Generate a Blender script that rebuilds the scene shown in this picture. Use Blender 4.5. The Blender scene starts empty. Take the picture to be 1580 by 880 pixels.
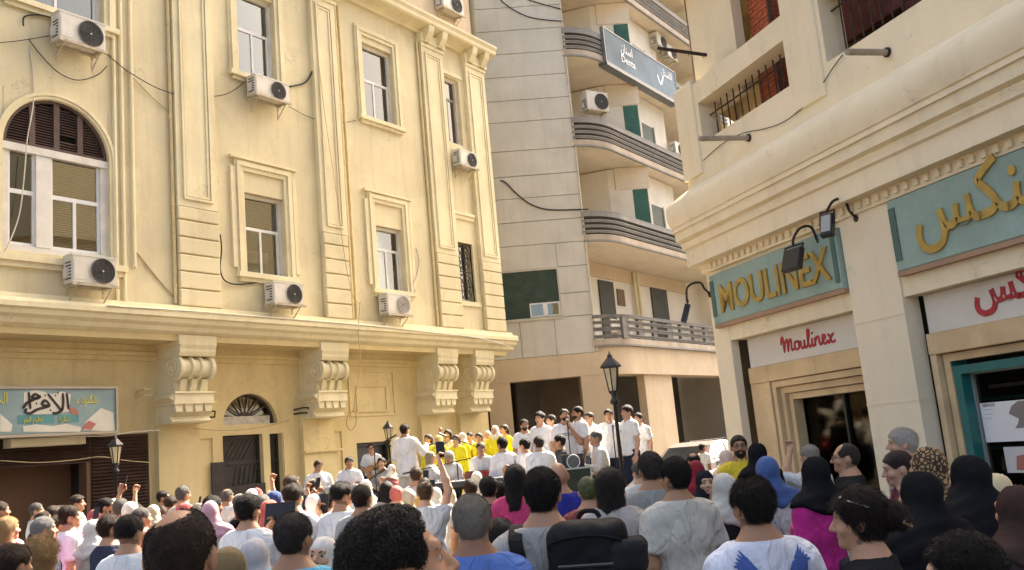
import bpy, bmesh, math, random
import numpy as np
from math import sin, cos, tan, radians, pi, sqrt, atan2, hypot, degrees
from mathutils import Vector, Matrix, Euler
rng = random.Random(7)
sc = bpy.context.scene
# ------------------------------------------------------------------ camera
CAM_F, CAM_P, CAM_R, CAM_H = 1420.0, radians(9.9), radians(5.23), 1.8
_fw = Vector((0, cos(CAM_P), sin(CAM_P))); _u0 = Vector((0, -sin(CAM_P), cos(CAM_P))); _r0 = Vector((1, 0, 0))
_rt = cos(CAM_R)*_r0 - sin(CAM_R)*_u0; _up = sin(CAM_R)*_r0 + cos(CAM_R)*_u0
CAM = Vector((0, 0, CAM_H))
cd = bpy.data.cameras.new('camera'); cd.sensor_width = 36; cd.lens = CAM_F/1580*36; cd.clip_start = .05; cd.clip_end = 500
co = bpy.data.objects.new('camera', cd); sc.collection.objects.link(co); sc.camera = co
co.matrix_world = Matrix(((_rt.x, _up.x, -_fw.x, 0), (_rt.y, _up.y, -_fw.y, 0), (_rt.z, _up.z, -_fw.z, CAM_H), (0, 0, 0, 1)))
# ------------------------------------------------------------------ sky, sun, exposure
SUN_AZ, SUN_EL = radians(31.5), radians(41)
w = bpy.data.worlds.new('World'); sc.world = w; w.use_nodes = True
nt = w.node_tree; sky = nt.nodes.new('ShaderNodeTexSky'); sky.sky_type = 'NISHITA'; sky.sun_disc = False
sky.sun_elevation = SUN_EL; sky.sun_rotation = SUN_AZ; sky.dust_density = 7.0; sky.air_density = .6; sky.ozone_density = 0.0
bg = nt.nodes['Background']; bg.inputs[1].default_value = .15; tint = nt.nodes.new('ShaderNodeMix'); tint.data_type = 'RGBA'; tint.blend_type = 'MULTIPLY'; tint.inputs[0].default_value = 1; tint.inputs[7].default_value = (1, .955, .86, 1)   # dusty city air
nt.links.new(sky.outputs[0], tint.inputs[6]); nt.links.new(tint.outputs[2], bg.inputs[0])
sl = bpy.data.lights.new('sun', 'SUN'); sl.energy = 5.0; sl.angle = radians(.6); sl.color = (1, .9, .74)
so = bpy.data.objects.new('sun', sl); sc.collection.objects.link(so)
sdir = Vector((sin(SUN_AZ)*cos(SUN_EL), cos(SUN_AZ)*cos(SUN_EL), sin(SUN_EL)))
so.rotation_euler = sdir.to_track_quat('Z', 'Y').to_euler(); so.location = sdir*60
sc.view_settings.view_transform = 'Standard'; sc.view_settings.look = 'None'; sc.view_settings.gamma = 1
sc.view_settings.exposure = 2.35; sc.view_settings.use_curve_mapping = False
sc.render.engine = 'CYCLES'; sc.cycles.max_bounces = 8; sc.cycles.diffuse_bounces = 4
# ------------------------------------------------------------------ helpers
COL = sc.collection
def ray(x, y): return _fw + (x-790)/CAM_F*_rt - (y-440)/CAM_F*_up
def at_depth(x, y, Y):
    r = ray(x, y); return CAM + r*(Y/r.y)
class Frame:
    """a facade: origin, x along the wall, y into the wall, z up"""
    def __init__(s, o, a):
        s.o = Vector((o[0], o[1], 0)); s.a = a; s.d = Vector((sin(a), cos(a), 0)); s.n = Vector((cos(a), -sin(a), 0)); s.rz = pi/2-a
    def at(s, x, y, off=0.0):
        """pixel -> (along, height) on the plane standing 'off' in front of the wall"""
        r = ray(x, y); t = (s.o + s.n*off - CAM).dot(s.n)/r.dot(s.n); p = CAM + r*t
        return (p-s.o).dot(s.d), p.z
    def w(s, x, y, z): return s.o + s.d*x - s.n*y + Vector((0, 0, z))
FL = Frame(at_depth(150, 479, 17), radians(34.6))
FR = Frame(at_depth(1100, 507, 15), radians(160.6))
FM = Frame(at_depth(905, 400, 31), radians(34.5))
FC = Frame(at_depth(905, 400, 31), radians(87.3))

def tag(o, label=None, cat=None, group=None, kind=None):
    if label: o['label'] = label
    if cat: o['category'] = cat
    if group: o['group'] = group
    if kind: o['kind'] = kind
    return o
def empty(name, loc=(0, 0, 0), rz=0.0, parent=None):
    o = bpy.data.objects.new(name, None); COL.objects.link(o); o.location = loc; o.rotation_euler = (0, 0, rz); o.empty_display_size = .1
    if parent: o.parent = parent
    return o
def link(name, me, parent=None, loc=None, rot=None):
    o = bpy.data.objects.new(name, me); COL.objects.link(o)
    if parent: o.parent = parent
    if loc is not None: o.location = loc
    if rot is not None: o.rotation_euler = rot
    return o
class MB:
    def __init__(s): s.v = []; s.f = []; s.m = []; s.mi = 0
    def add(s, vs, fs):
        b = len(s.v); s.v += [tuple(p) for p in vs]; s.f += [tuple(i+b for i in f) for f in fs]; s.m += [s.mi]*len(fs); return s
    def box(s, x0, x1, y0, y1, z0, z1):
        return s.add([(x0,y0,z0),(x1,y0,z0),(x1,y1,z0),(x0,y1,z0),(x0,y0,z1),(x1,y0,z1),(x1,y1,z1),(x0,y1,z1)],
                     [(3,2,1,0),(4,5,6,7),(0,1,5,4),(1,2,6,5),(2,3,7,6),(3,0,4,7)])
    def cbox(s, x0, x1, y0, y1, z0, z1, c=.01):
        """box with chamfered front (low y) edges"""
        vs = [(x0,y1,z0),(x1,y1,z0),(x1,y1,z1),(x0,y1,z1),(x0,y0+c,z0),(x1,y0+c,z0),(x1,y0+c,z1),(x0,y0+c,z1),
              (x0+c,y0,z0+c),(x1-c,y0,z0+c),(x1-c,y0,z1-c),(x0+c,y0,z1-c)]
        return s.add(vs, [(0,1,2,3),(0,4,5,1),(1,5,6,2),(2,6,7,3),(3,7,4,0),(4,8,9,5),(5,9,10,6),(6,10,11,7),(7,11,8,4),(8,11,10,9)])
    def prism_x(s, poly, x0, x1):
        """poly of (y,z) extruded along x"""
        n = len(poly); a = sum(poly[i][0]*poly[(i+1)%n][1]-poly[(i+1)%n][0]*poly[i][1] for i in range(n))
        if a < 0: poly = poly[::-1]
        vs = [(x0, p[0], p[1]) for p in poly]+[(x1, p[0], p[1]) for p in poly]
        return s.add(vs, [tuple(range(n-1,-1,-1)), tuple(range(n, 2*n))]+[(i, (i+1)%n, n+(i+1)%n, n+i) for i in range(n)])
    def prism_y(s, poly, y0, y1):
        """poly of (x,z) extruded along y"""
        n = len(poly); a = sum(poly[i][0]*poly[(i+1)%n][1]-poly[(i+1)%n][0]*poly[i][1] for i in range(n))
        if a < 0: poly = poly[::-1]
        vs = [(p[0], y0, p[1]) for p in poly]+[(p[0], y1, p[1]) for p in poly]
        return s.add(vs, [tuple(range(n)), tuple(range(2*n-1, n-1, -1))]+[(n+i, n+(i+1)%n, (i+1)%n, i) for i in range(n)])
    def prism_z(s, poly, z0, z1):
        n = len(poly); a = sum(poly[i][0]*poly[(i+1)%n][1]-poly[(i+1)%n][0]*poly[i][1] for i in range(n))
        if a < 0: poly = poly[::-1]
        vs = [(p[0], p[1], z0) for p in poly]+[(p[0], p[1], z1) for p in poly]
        return s.add(vs, [tuple(range(n-1,-1,-1)), tuple(range(n, 2*n))]+[(i, (i+1)%n, n+(i+1)%n, n+i) for i in range(n)])
    def strip_y(s, A, B, y0, y1):
        """two polylines A,B of (x,z) -> slab between them, y0 front"""
        n = len(A)
        for i in range(n-1):
            q = [A[i], A[i+1], B[i+1], B[i]]; s.prism_y(q, y0, y1)
        return s
    def tube(s, pts, r, n=6, cap=True):
        pts = [Vector(p) for p in pts]; m = len(pts); rs = r if isinstance(r, (list, tuple)) else [r]*m
        vs = []; up = None
        for i, p in enumerate(pts):
            t = (pts[min(i+1, m-1)]-pts[max(i-1, 0)])
            t = t.normalized() if t.length > 1e-9 else Vector((0, 0, 1))
            if up is None: up = Vector((0, 0, 1)) if abs(t.z) < .9 else Vector((1, 0, 0))
            a = t.cross(up)
            if a.length < 1e-4: a = t.cross(Vector((1, .3, 0)))
            a.normalize(); b = a.cross(t).normalized(); up = b
            for k in range(n):
                c = 2*pi*k/n; vs.append(p + a*(cos(c)*rs[i]) + b*(sin(c)*rs[i]))
        fs = [(i*n+k, i*n+(k+1)%n, (i+1)*n+(k+1)%n, (i+1)*n+k) for i in range(m-1) for k in range(n)]
        if cap: fs += [tuple(range(n-1,-1,-1)), tuple(range((m-1)*n, m*n))]
        return s.add(vs, fs)
    def lathe(s, prof, n=12, c=(0, 0, 0), ax='z'):
        vs = []; m = len(prof)
        for r, h in prof:
            for k in range(n):
                t = 2*pi*k/n; q = (r*cos(t), r*sin(t), h)
                if ax == 'x': q = (q[2], q[0], q[1])
                if ax == 'y': q = (q[1], q[2], q[0])
                vs.append((q[0]+c[0], q[1]+c[1], q[2]+c[2]))
        fs = [(i*n+k, i*n+(k+1)%n, (i+1)*n+(k+1)%n, (i+1)*n+k) for i in range(m-1) for k in range(n)]
        if prof[0][0] > 1e-5: fs.append(tuple(range(n-1,-1,-1)))
        if prof[-1][0] > 1e-5: fs.append(tuple(range((m-1)*n, m*n)))
        return s.add(vs, fs)
    def mesh(s, name, mats, smooth=False):
        me = bpy.data.meshes.new(name); me.from_pydata(s.v, [], s.f)
        for m in (mats if isinstance(mats, (list, tuple)) else [mats]): me.materials.append(m)
        if max(s.m, default=0): me.polygons.foreach_set('material_index', s.m)
        if smooth: me.polygons.foreach_set('use_smooth', [True]*len(s.f))
        me.update(); return me
    def build(s, name, mats, parent=None, smooth=False, bevel=0.0, loc=None, rot=None):
        o = link(name, s.mesh(name, mats, smooth), parent, loc, rot)
        if smooth == 'auto' or bevel: pass
        if bevel:
            b = o.modifiers.new('bevel', 'BEVEL'); b.width = bevel; b.segments = 2; b.limit_method = 'ANGLE'; b.angle_limit = radians(40)
        return o
def rect_holes(mb, s0, s1, h0, h1, holes, y0, y1):
    """wall slab front y0, back y1, with rectangular openings (s0,s1,h0,h1)"""
    xs = sorted({s0, s1, *[v for h in holes for v in h[:2] if s0 < v < s1]}); zs = sorted({h0, h1, *[v for h in holes for v in h[2:4] if h0 < v < h1]})
    solid = lambda i, j: (0 <= i < len(xs)-1 and 0 <= j < len(zs)-1 and
        not any(h[0] <= (xs[i]+xs[i+1])/2 <= h[1] and h[2] <= (zs[j]+zs[j+1])/2 <= h[3] for h in holes))
    for j in range(len(zs)-1):
        i = 0
        while i < len(xs)-1:
            if not solid(i, j): i += 1; continue
            k = i
            while solid(k+1, j): k += 1
            a, b, c, d = xs[i], xs[k+1], zs[j], zs[j+1]
            mb.add([(a,y0,c),(b,y0,c),(b,y0,d),(a,y0,d)], [(0,1,2,3)])
            mb.add([(a,y0,c),(a,y1,c),(a,y1,d),(a,y0,d)], [(3,2,1,0)]); mb.add([(b,y0,c),(b,y1,c),(b,y1,d),(b,y0,d)], [(0,1,2,3)])
            i = k+1
        for i in range(len(xs)-1):
            if solid(i, j):
                a, b = xs[i], xs[i+1]
                if not solid(i, j-1): mb.add([(a,y0,zs[j]),(b,y0,zs[j]),(b,y1,zs[j]),(a,y1,zs[j])], [(3,2,1,0)])
                if not solid(i, j+1): mb.add([(a,y0,zs[j+1]),(b,y0,zs[j+1]),(b,y1,zs[j+1]),(a,y1,zs[j+1])], [(0,1,2,3)])
    return mb
def sweep(mb, prof, path, closed=False):
    """profile of (out,h) swept along a 2D path, mitred; out is to the right of the travel direction"""
    n = len(prof); P = [Vector((p[0], p[1])) for p in path]; m = len(P); vs = []
    for i in range(m):
        d0 = (P[i]-P[i-1]).normalized() if i > 0 else (P[1]-P[0]).normalized()
        d1 = (P[i+1]-P[i]).normalized() if i < m-1 else d0
        n0 = Vector((d0.y, -d0.x)); n1 = Vector((d1.y, -d1.x)); b = (n0+n1).normalized(); k = 1/max(.3, b.dot(n1))
        for o, h in prof: q = P[i]+b*(o*k); vs.append((q.x, q.y, h))
    fs = [(i*n+k, (i+1)*n+k, (i+1)*n+(k+1)%n, i*n+(k+1)%n) for i in range(m-1) for k in range(n)]
    fs += [tuple(range(n)), tuple(range(m*n-1, (m-1)*n-1, -1))]
    return mb.add(vs, fs)
# ------------------------------------------------------------------ materials
_M = {}
def mat(name, col, rough=.8, var=.08, scale=1.5, bump=.0, bscale=60, stain=0, stain_col=None, spec=.3, metal=0, sheen=0, streak=0, coat=0, wrinkle=0, wear=0):
    if name in _M: return _M[name]
    m = bpy.data.materials.new(name); m.use_nodes = True; t = m.node_tree; N = t.nodes; K = t.links; b = N['Principled BSDF']
    b.inputs['Roughness'].default_value = rough; b.inputs['Metallic'].default_value = metal; b.inputs['Specular IOR Level'].default_value = spec
    if sheen: b.inputs['Sheen Weight'].default_value = sheen
    if coat: b.inputs['Coat Weight'].default_value = coat; b.inputs['Coat Roughness'].default_value = .08
    tc = N.new('ShaderNodeTexCoord')
    def noise(sca, det=4, ro=.55, vec=None):
        n = N.new('ShaderNodeTexNoise'); n.inputs['Scale'].default_value = sca; n.inputs['Detail'].default_value = det; n.inputs['Roughness'].default_value = ro
        K.new(vec or tc.outputs['Object'], n.inputs['Vector']); return n.outputs['Fac']
    def ramp(x, a, bb, lo, hi):
        r = N.new('ShaderNodeMapRange'); r.inputs[1].default_value = a; r.inputs[2].default_value = bb; r.inputs[3].default_value = lo; r.inputs[4].default_value = hi
        K.new(x, r.inputs[0]); return r.outputs[0]
    def mix(fac, A, B, mode='MIX'):
        x = N.new('ShaderNodeMix'); x.data_type = 'RGBA'; x.blend_type = mode
        for s_, v in ((x.inputs[0], fac), (x.inputs[6], A), (x.inputs[7], B)):
            if hasattr(v, 'links') or hasattr(v, 'is_linked'): K.new(v, s_)
            elif isinstance(v, (int, float)): s_.default_value = v
            else: s_.default_value = (*v, 1)
        return x.outputs[2]
    c = col
    if var:
        dark = tuple(x*(1-2*var) for x in col); lite = tuple(min(1, x*(1+var)) for x in col)
        c = mix(ramp(noise(scale), .3, .7, 0, 1), dark, lite)
        c = mix(ramp(noise(scale*9, 3), .35, .65, 0, .35), c, tuple(x*(1-1.6*var) for x in col))
    if streak:
        mp = N.new('ShaderNodeMapping'); mp.inputs['Scale'].default_value = (2.6, 2.6, .22); K.new(tc.outputs['Object'], mp.inputs[0])
        c = mix(ramp(noise(1.6, 5, .6, mp.outputs[0]), .5, .78, 0, streak), c, stain_col or tuple(x*.55 for x in col))
    if stain:
        c = mix(ramp(noise(.9, 6, .65), .52, .72, 0, stain), c, stain_col or tuple(x*.5 for x in col))
    if wear:
        c = mix(ramp(noise(.45, 3, .5), .56, .60, 0, .45*wear), c, tuple(min(.9, x*1.08+.01) for x in col))          # repainted patches
        v = N.new('ShaderNodeTexVoronoi'); v.feature = 'DISTANCE_TO_EDGE'; v.inputs['Scale'].default_value = .55
        dv = N.new('ShaderNodeVectorMath'); dv.operation = 'ADD'; nz = N.new('ShaderNodeTexNoise'); nz.inputs['Scale'].default_value = 3; nz.inputs['Detail'].default_value = 5; K.new(tc.outputs['Object'], nz.inputs['Vector'])
        K.new(tc.outputs['Object'], dv.inputs[0]); K.new(nz.outputs['Color'], dv.inputs[1]); K.new(dv.outputs[0], v.inputs['Vector'])
        cm = N.new('ShaderNodeMath'); cm.operation = 'MULTIPLY'; K.new(ramp(v.outputs['Distance'], 0, .006, .5*wear, 0), cm.inputs[0]); K.new(ramp(noise(.8, 2), .5, .6, 0, 1), cm.inputs[1])
        c = mix(cm.outputs[0], c, tuple(x*.45 for x in col))                                                          # hairline cracks
        c = mix(ramp(noise(7, 6, .7), .62, .74, 0, .4*wear), c, tuple(x*.62 for x in col))                            # grime specks
    if not isinstance(c, tuple): K.new(c, b.inputs['Base Color'])
    else: b.inputs['Base Color'].default_value = (*c, 1)
    if wrinkle:
        mp2 = N.new('ShaderNodeMapping'); mp2.inputs['Rotation'].default_value = (.4, .5, .3); mp2.inputs['Scale'].default_value = (1.0, 1.0, .55); K.new(tc.outputs['Object'], mp2.inputs[0])
        n1 = N.new('ShaderNodeTexNoise'); n1.inputs['Scale'].default_value = 9; n1.inputs['Detail'].default_value = 3; n1.inputs['Distortion'].default_value = 1.2; K.new(mp2.outputs[0], n1.inputs['Vector'])
        b1 = N.new('ShaderNodeBump'); b1.inputs['Strength'].default_value = wrinkle; b1.inputs['Distance'].default_value = .06; K.new(n1.outputs['Fac'], b1.inputs['Height'])
        b2 = N.new('ShaderNodeBump'); b2.inputs['Strength'].default_value = .15; b2.inputs['Distance'].default_value = .01; K.new(noise(bscale, 4), b2.inputs['Height']); K.new(b1.outputs[0], b2.inputs['Normal']); K.new(b2.outputs[0], b.inputs['Normal'])
    elif bump:
        bn = N.new('ShaderNodeBump'); bn.inputs['Strength'].default_value = bump; bn.inputs['Distance'].default_value = .02
        K.new(noise(bscale, 5), bn.inputs['Height']); K.new(bn.outputs[0], b.inputs['Normal'])
    _M[name] = m; return m
CREAM = mat('cream_plaster', (.655, .575, .365), .88, .06, .7, .3, 45, .36, (.47, .37, .22), streak=.55, wear=1.3)
CREAM2 = mat('cream_moulding', (.71, .63, .405), .85, .06, 1.1, .25, 45, .28, (.5, .4, .23), streak=.5, wear=1)
OCHRE = mat('ochre_plaster', (.64, .52, .27), .9, .07, .8, .3, 40, .3, (.42, .3, .15), streak=.35, wear=1)
STONE = mat('grey_panel_stone', (.59, .565, .49), .85, .07, 1.0, .25, 50, .3, (.46, .40, .31), streak=.5)
STONE2 = mat('tan_render', (.60, .475, .32), .88, .06, .8, .2, 40, .22, (.38, .3, .2), streak=.3)
WHITEW = mat('white_render', (.74, .69, .58), .88, .05, 1.2, .15, 40, .15)
SOFFIT = mat('cream_soffit', (.70, .61, .47), .9, .06, 1, stain=.3, wear=.8)
GREYR = mat('grey_concrete_rail', (.27, .26, .24), .85, .1, 2, .3, 50, .3, (.18, .165, .145), streak=.4)
PEACH = mat('peach_plaster', (.80, .69, .475), .85, .04, .6, .2, 40, .26, (.57, .47, .31), streak=.45, wear=1.1)
PEACH2 = mat('peach_column', (.79, .69, .50), .8, .04, .6, .15, 40, .18, (.58, .48, .33), streak=.26, wear=.7)
MARBLE = mat('tan_marble', (.64, .47, .26), .35, .12, 2.2, .1, 20, .5, (.38, .26, .13), spec=.5)
BRICK = mat('red_brick', (.52, .135, .055), .85, .22, 6, .5, 60)
BRICKD = mat('brown_brick', (.16, .055, .04), .9, .2, 6, .4, 60)
MORTAR = mat('mortar', (.20, .10, .07), .95, .15, 8)
WFRAME = mat('white_painted_wood', (.66, .63, .56), .6, .08, 3, .15, 40, .25, (.45, .38, .28))
ALU = mat('white_aluminium', (.70, .70, .68), .4, .04, 3)
BROWNW = mat('brown_louvre', (.10, .062, .05), .65, .18, 5, .2, 40)
DARKSH = mat('dark_brown_shutter', (.048, .024, .016), .5, .25, 3, .2, 30)
BLACKM = mat('black_metal', (.018, .018, .018), .45, .2, 6, .1, 60, spec=.5)
IRON = mat('rusty_iron', (.055, .036, .026), .7, .35, 14, .4, 80)
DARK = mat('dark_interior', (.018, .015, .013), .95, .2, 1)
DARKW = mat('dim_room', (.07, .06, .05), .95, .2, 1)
ACW = mat('ac_casing', (.62, .59, .51), .5, .07, 3, .05, 40, .35, (.34, .28, .2), streak=.4)
ACD = mat('ac_grille', (.045, .042, .038), .6, .2, 8)
ACM = mat('ac_steel', (.5, .44, .32), .6, .15, 6, stain=.4, stain_col=(.25, .14, .07))
GREEN = mat('green_shutter', (.05, .14, .105), .6, .12, 3, .1, 30)
GREEND = mat('dark_green_shutter', (.055, .085, .065), .65, .15, 3, .1, 30)
TEAL = mat('teal_signboard', (.29, .385, .325), .75, .1, 1.6, .1, 40, .35, (.20, .28, .23), streak=.3)
TEALF = mat('teal_frame', (.02, .15, .135), .35, .1, 3, spec=.5)
GOLD = mat('gold_letter', (.46, .30, .06), .6, .15, 8, .1, 60, .4, (.2, .11, .02), spec=.5)
WBOARD = mat('white_sign_board', (.64, .60, .52), .45, .03, 2, stain=.2, stain_col=(.5, .45, .36))
RED = mat('red_lettering', (.42, .035, .045), .5, .1, 8)
CABLE = mat('cable_black', (.03, .028, .026), .6, .2, 6)
CABLEW = mat('cable_pale', (.6, .55, .45), .6, .1, 6)
CABLEC = mat('cable_cream', (.46, .36, .2), .7, .1, 6)
PIPEC = mat('cream_pipe', (.68, .55, .28), .6, .08, 4, stain=.3)
ASPHALT = mat('asphalt', (.11, .10, .09), .95, .2, 1.5, .5, 60)
PAVE = mat('paving', (.27, .24, .20), .9, .12, 2, .4, 30)
BLIND = mat('grey_blind', (.34, .35, .31), .8, .08, 2)
CURT = mat('pale_curtain', (.42, .40, .34), .9, .1, 4)
def glassmat(name, tint, refl=.12, rough=.03, fres=.8):
    m = bpy.data.materials.new(name); m.use_nodes = True; t = m.node_tree; t.nodes.remove(t.nodes['Principled BSDF'])
    out = t.nodes['Material Output']; tr = t.nodes.new('ShaderNodeBsdfTransparent'); tr.inputs[0].default_value = (*tint, 1)
    gl = t.nodes.new('ShaderNodeBsdfGlossy'); gl.inputs['Roughness'].default_value = rough; gl.inputs[0].default_value = (.78, .74, .66, 1)
    fr = t.nodes.new('ShaderNodeLayerWeight'); fr.inputs[0].default_value = .25
    ad = t.nodes.new('ShaderNodeMath'); ad.operation = 'MULTIPLY_ADD'; ad.inputs[1].default_value = fres; ad.inputs[2].default_value = refl; t.links.new(fr.outputs['Fresnel'], ad.inputs[0])
    mx = t.nodes.new('ShaderNodeMixShader'); t.links.new(ad.outputs[0], mx.inputs[0]); t.links.new(tr.outputs[0], mx.inputs[1]); t.links.new(gl.outputs[0], mx.inputs[2])
    t.links.new(mx.outputs[0], out.inputs[0]); return m
GLASS = glassmat('window_glass', (.72, .76, .72), .17); SHOPG = glassmat('shop_glass', (.55, .54, .5), .008, .06, .1)
# ------------------------------------------------------------------ ground
g = MB(); g.add([(-260,-120,0),(260,-120,0),(260,320,0),(-260,320,0)], [(0,1,2,3)])
tag(g.build('ground', ASPHALT), kind='structure')
# pavements with kerbs at the foot of the buildings
def pavement(fr, s0, s1, y0, y1):
    o = MB().cbox(s0, s1, y0, y1, -.05, .13, .02).build('pavement', PAVE, None); o.location = fr.o; o.rotation_euler = (0, 0, fr.rz); return tag(o, kind='structure')
pavement(FL, -8, 13.2, -1.3, .78); pavement(FR, .3, 14, -1.2, .5); pavement(FM, 1.0, 16, -2.6, -.75)
# ================================================================== LEFT BUILDING (cream, classical)
LB = empty('cream_classical_building', FL.o, FL.rz)
tag(LB, 'cream yellow classical apartment building with pilasters, scroll consoles and an arched louvred window', 'building')
REC = .8   # ground floor recess
TOP = 19.0
wins = [('arch',-1.75,.28,5.98,8.98),('w',-1.55,.20,10.78,13.05),('w',3.5,4.66,6.08,7.95),('w',3.5,4.62,10.78,12.9),
        ('w',7.70,8.78,6.08,7.80),('w',7.62,8.84,10.74,12.9),('w',11.09,11.86,6.05,7.80),('w',11.0,11.85,10.86,12.95)]
niches = [(3.5,4.66,7.95,8.43),(7.70,8.78,7.80,8.40),(11.09,11.86,7.8,8.5),(7.62,8.84,12.9,13.1),(3.5,4.62,12.9,13.1)]
m = MB(); rect_holes(m, -8, 13.05, 4.62, 13.9, [x[1:] for x in wins], 0, .3)
# spandrels of the arched window
CX, CZ, RR = -.735, 7.95, 1.005
arc = [(CX+RR*cos(pi-pi*k/24), CZ+RR*sin(pi-pi*k/24)) for k in range(25)]
m.strip_y(arc, [(p[0], 8.985) for p in arc], 0, .3)
m.box(-8, 13.05, .32, .5, TOP-.01, TOP)
m.add([(13.05,0,4.62),(13.05,9,4.62),(13.05,9,TOP),(13.05,0,TOP)], [(0,1,2,3)])
m.build('wall', CREAM, LB)
a = MB(); rect_holes(a, -8, 12.9, 14.35, TOP, [(1.2,2.4,15.6,17.6),(7.5,8.7,15.6,17.6),(11.0,11.9,15.6,17.6)], .1, .4)
a.add([(12.9,.1,14.3),(12.9,9,14.3),(12.9,9,TOP),(12.9,.1,TOP)], [(0,1,2,3)]).add([(-8,.1,TOP),(12.9,.1,TOP),(12.9,9,TOP),(-8,9,TOP)], [(0,1,2,3)])
a.build('attic_wall', STONE2, LB)
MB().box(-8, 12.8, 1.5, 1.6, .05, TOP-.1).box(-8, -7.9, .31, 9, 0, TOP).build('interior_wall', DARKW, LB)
def window(par, s0, s1, h0, h1, y=.17, transom=None, mull=None, fm=ALU, blind=None, lining=True, blindh=1.0, bmat=None):
    t = .035
    f = MB()
    if lining:
        f.box(s0, s0+.07, y-.05, y+.1, h0, h1).box(s1-.07, s1, y-.05, y+.1, h0, h1).box(s0+.07, s1-.07, y-.05, y+.1, h1-.08, h1).box(s0+.07, s1-.07, y-.05, y+.1, h0, h0+.05)
    a0, a1, b0, b1 = s0+.07, s1-.07, h0+.05, h1-.08
    wo = f.build('window', WFRAME if lining else fm, par)
    s = MB(); tz = transom or b1
    if transom: s.box(a0, a1, y, y+.05, tz-t, tz+t)
    for q in (mull or []): s.box(q-t*.8, q+t*.8, y+.003, y+.047, b0+t, tz-t)
    s.box(a0, a0+t*1.3, y+.002, y+.05, b0+t, tz-t).box(a1-t*1.3, a1, y+.002, y+.05, b0+t, tz-t).box(a0, a1, y, y+.05, b0, b0+t)
    s.build('sash', fm, wo)
    xs = [a0]+list(mull or [])+[a1]
    for i in range(len(xs)-1): MB().box(xs[i]+.01, xs[i+1]-.01, y+.022, y+.028, b0+.01, tz-.01).build('pane', GLASS, wo)
    if transom: MB().box(a0, a1, y+.022, y+.028, tz+.01, b1).build('pane', GLASS, wo)
    if blind:
        bl = MB(); n = int((b1-b0)*blindh/.05)
        for k in range(n):
            z = b1-.05*(k+1); bl.add([(a0,y+.10,z+.012),(a1,y+.10,z+.012),(a1,y+.13,z+.045),(a0,y+.13,z+.045)], [(0,1,2,3)])
        bl.build('blind', bmat or BLIND, wo)
    return wo
window(LB, 3.5, 4.66, 6.08, 7.95, transom=7.16, mull=[4.08], blind=1, blindh=.35, bmat=BLIND)
MB().box(3.6, 4.56, .5, .52, 6.1, 6.75).build('curtain', CURT, LB)
window(LB, 3.5, 4.62, 10.78, 12.9, transom=12.0, mull=[4.08])
window(LB, 7.70, 8.78, 6.08, 7.80, transom=7.2, mull=[8.25])
window(LB, 7.62, 8.84, 10.74, 12.9, transom=11.9, mull=[8.2], blind=1, blindh=.9, bmat=mat('aqua_blind', (.30,.36,.36), .7))
window(LB, 11.0, 11.85, 10.86, 12.95, transom=12.3, mull=[11.42], fm=mat('brown_sash', (.32,.27,.22), .6), blind=1, bmat=mat('brown_blind', (.21,.17,.14), .8))
window(LB, -1.55, .20, 10.78, 13.05, transom=12.2, mull=[-.68])
# infill of blind heads above the windows (the cream panels) and heads
for s0, s1, z0, z1 in niches[:3]: pass
# arched window
aw = MB()
aw.box(-1.75,-1.62,.06,.2,5.98,7.86).box(.13,.28,.06,.2,5.98,7.86).box(-1.62,.13,.06,.2,5.98,6.1).box(-1.75,.28,.03,.2,7.84,7.98)
aw.box(-1.12,-.84,.05,.19,6.1,7.84)
aw = aw.build('arched_window', WFRAME, LB)
for a0, a1, mu in ((-1.62,-1.12,[]), (-.84,.13,[-.37])):
    f = MB().box(a0, a0+.05, .1, .16, 6.1, 7.84).box(a1-.05, a1, .1, .16, 6.1, 7.84).box(a0+.05, a1-.05, .1, .16, 7.06, 7.14).box(a0+.05, a1-.05, .1, .16, 6.1, 6.16)
    for q in mu: f.box(q-.03, q+.03, .1, .155, 6.16, 7.06)
    f.build('sash', ALU, aw)
    xs = [a0+.05]+mu+[a1-.05]
    for i in range(len(xs)-1): MB().box(xs[i], xs[i+1], .125, .131, 6.15, 7.08).build('pane', GLASS, aw)
    MB().box(a0+.05, a1-.05, .125, .131, 7.12, 7.82).build('pane', GLASS, aw)
bl = MB()
for k in range(38):
    z = 6.12+.045*k; bl.add([(-.79,.17,z),(.08,.17,z),(.08,.195,z+.036),(-.79,.195,z+.036)], [(0,1,2,3)])
bl.build('blind', BLIND, aw)
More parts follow.
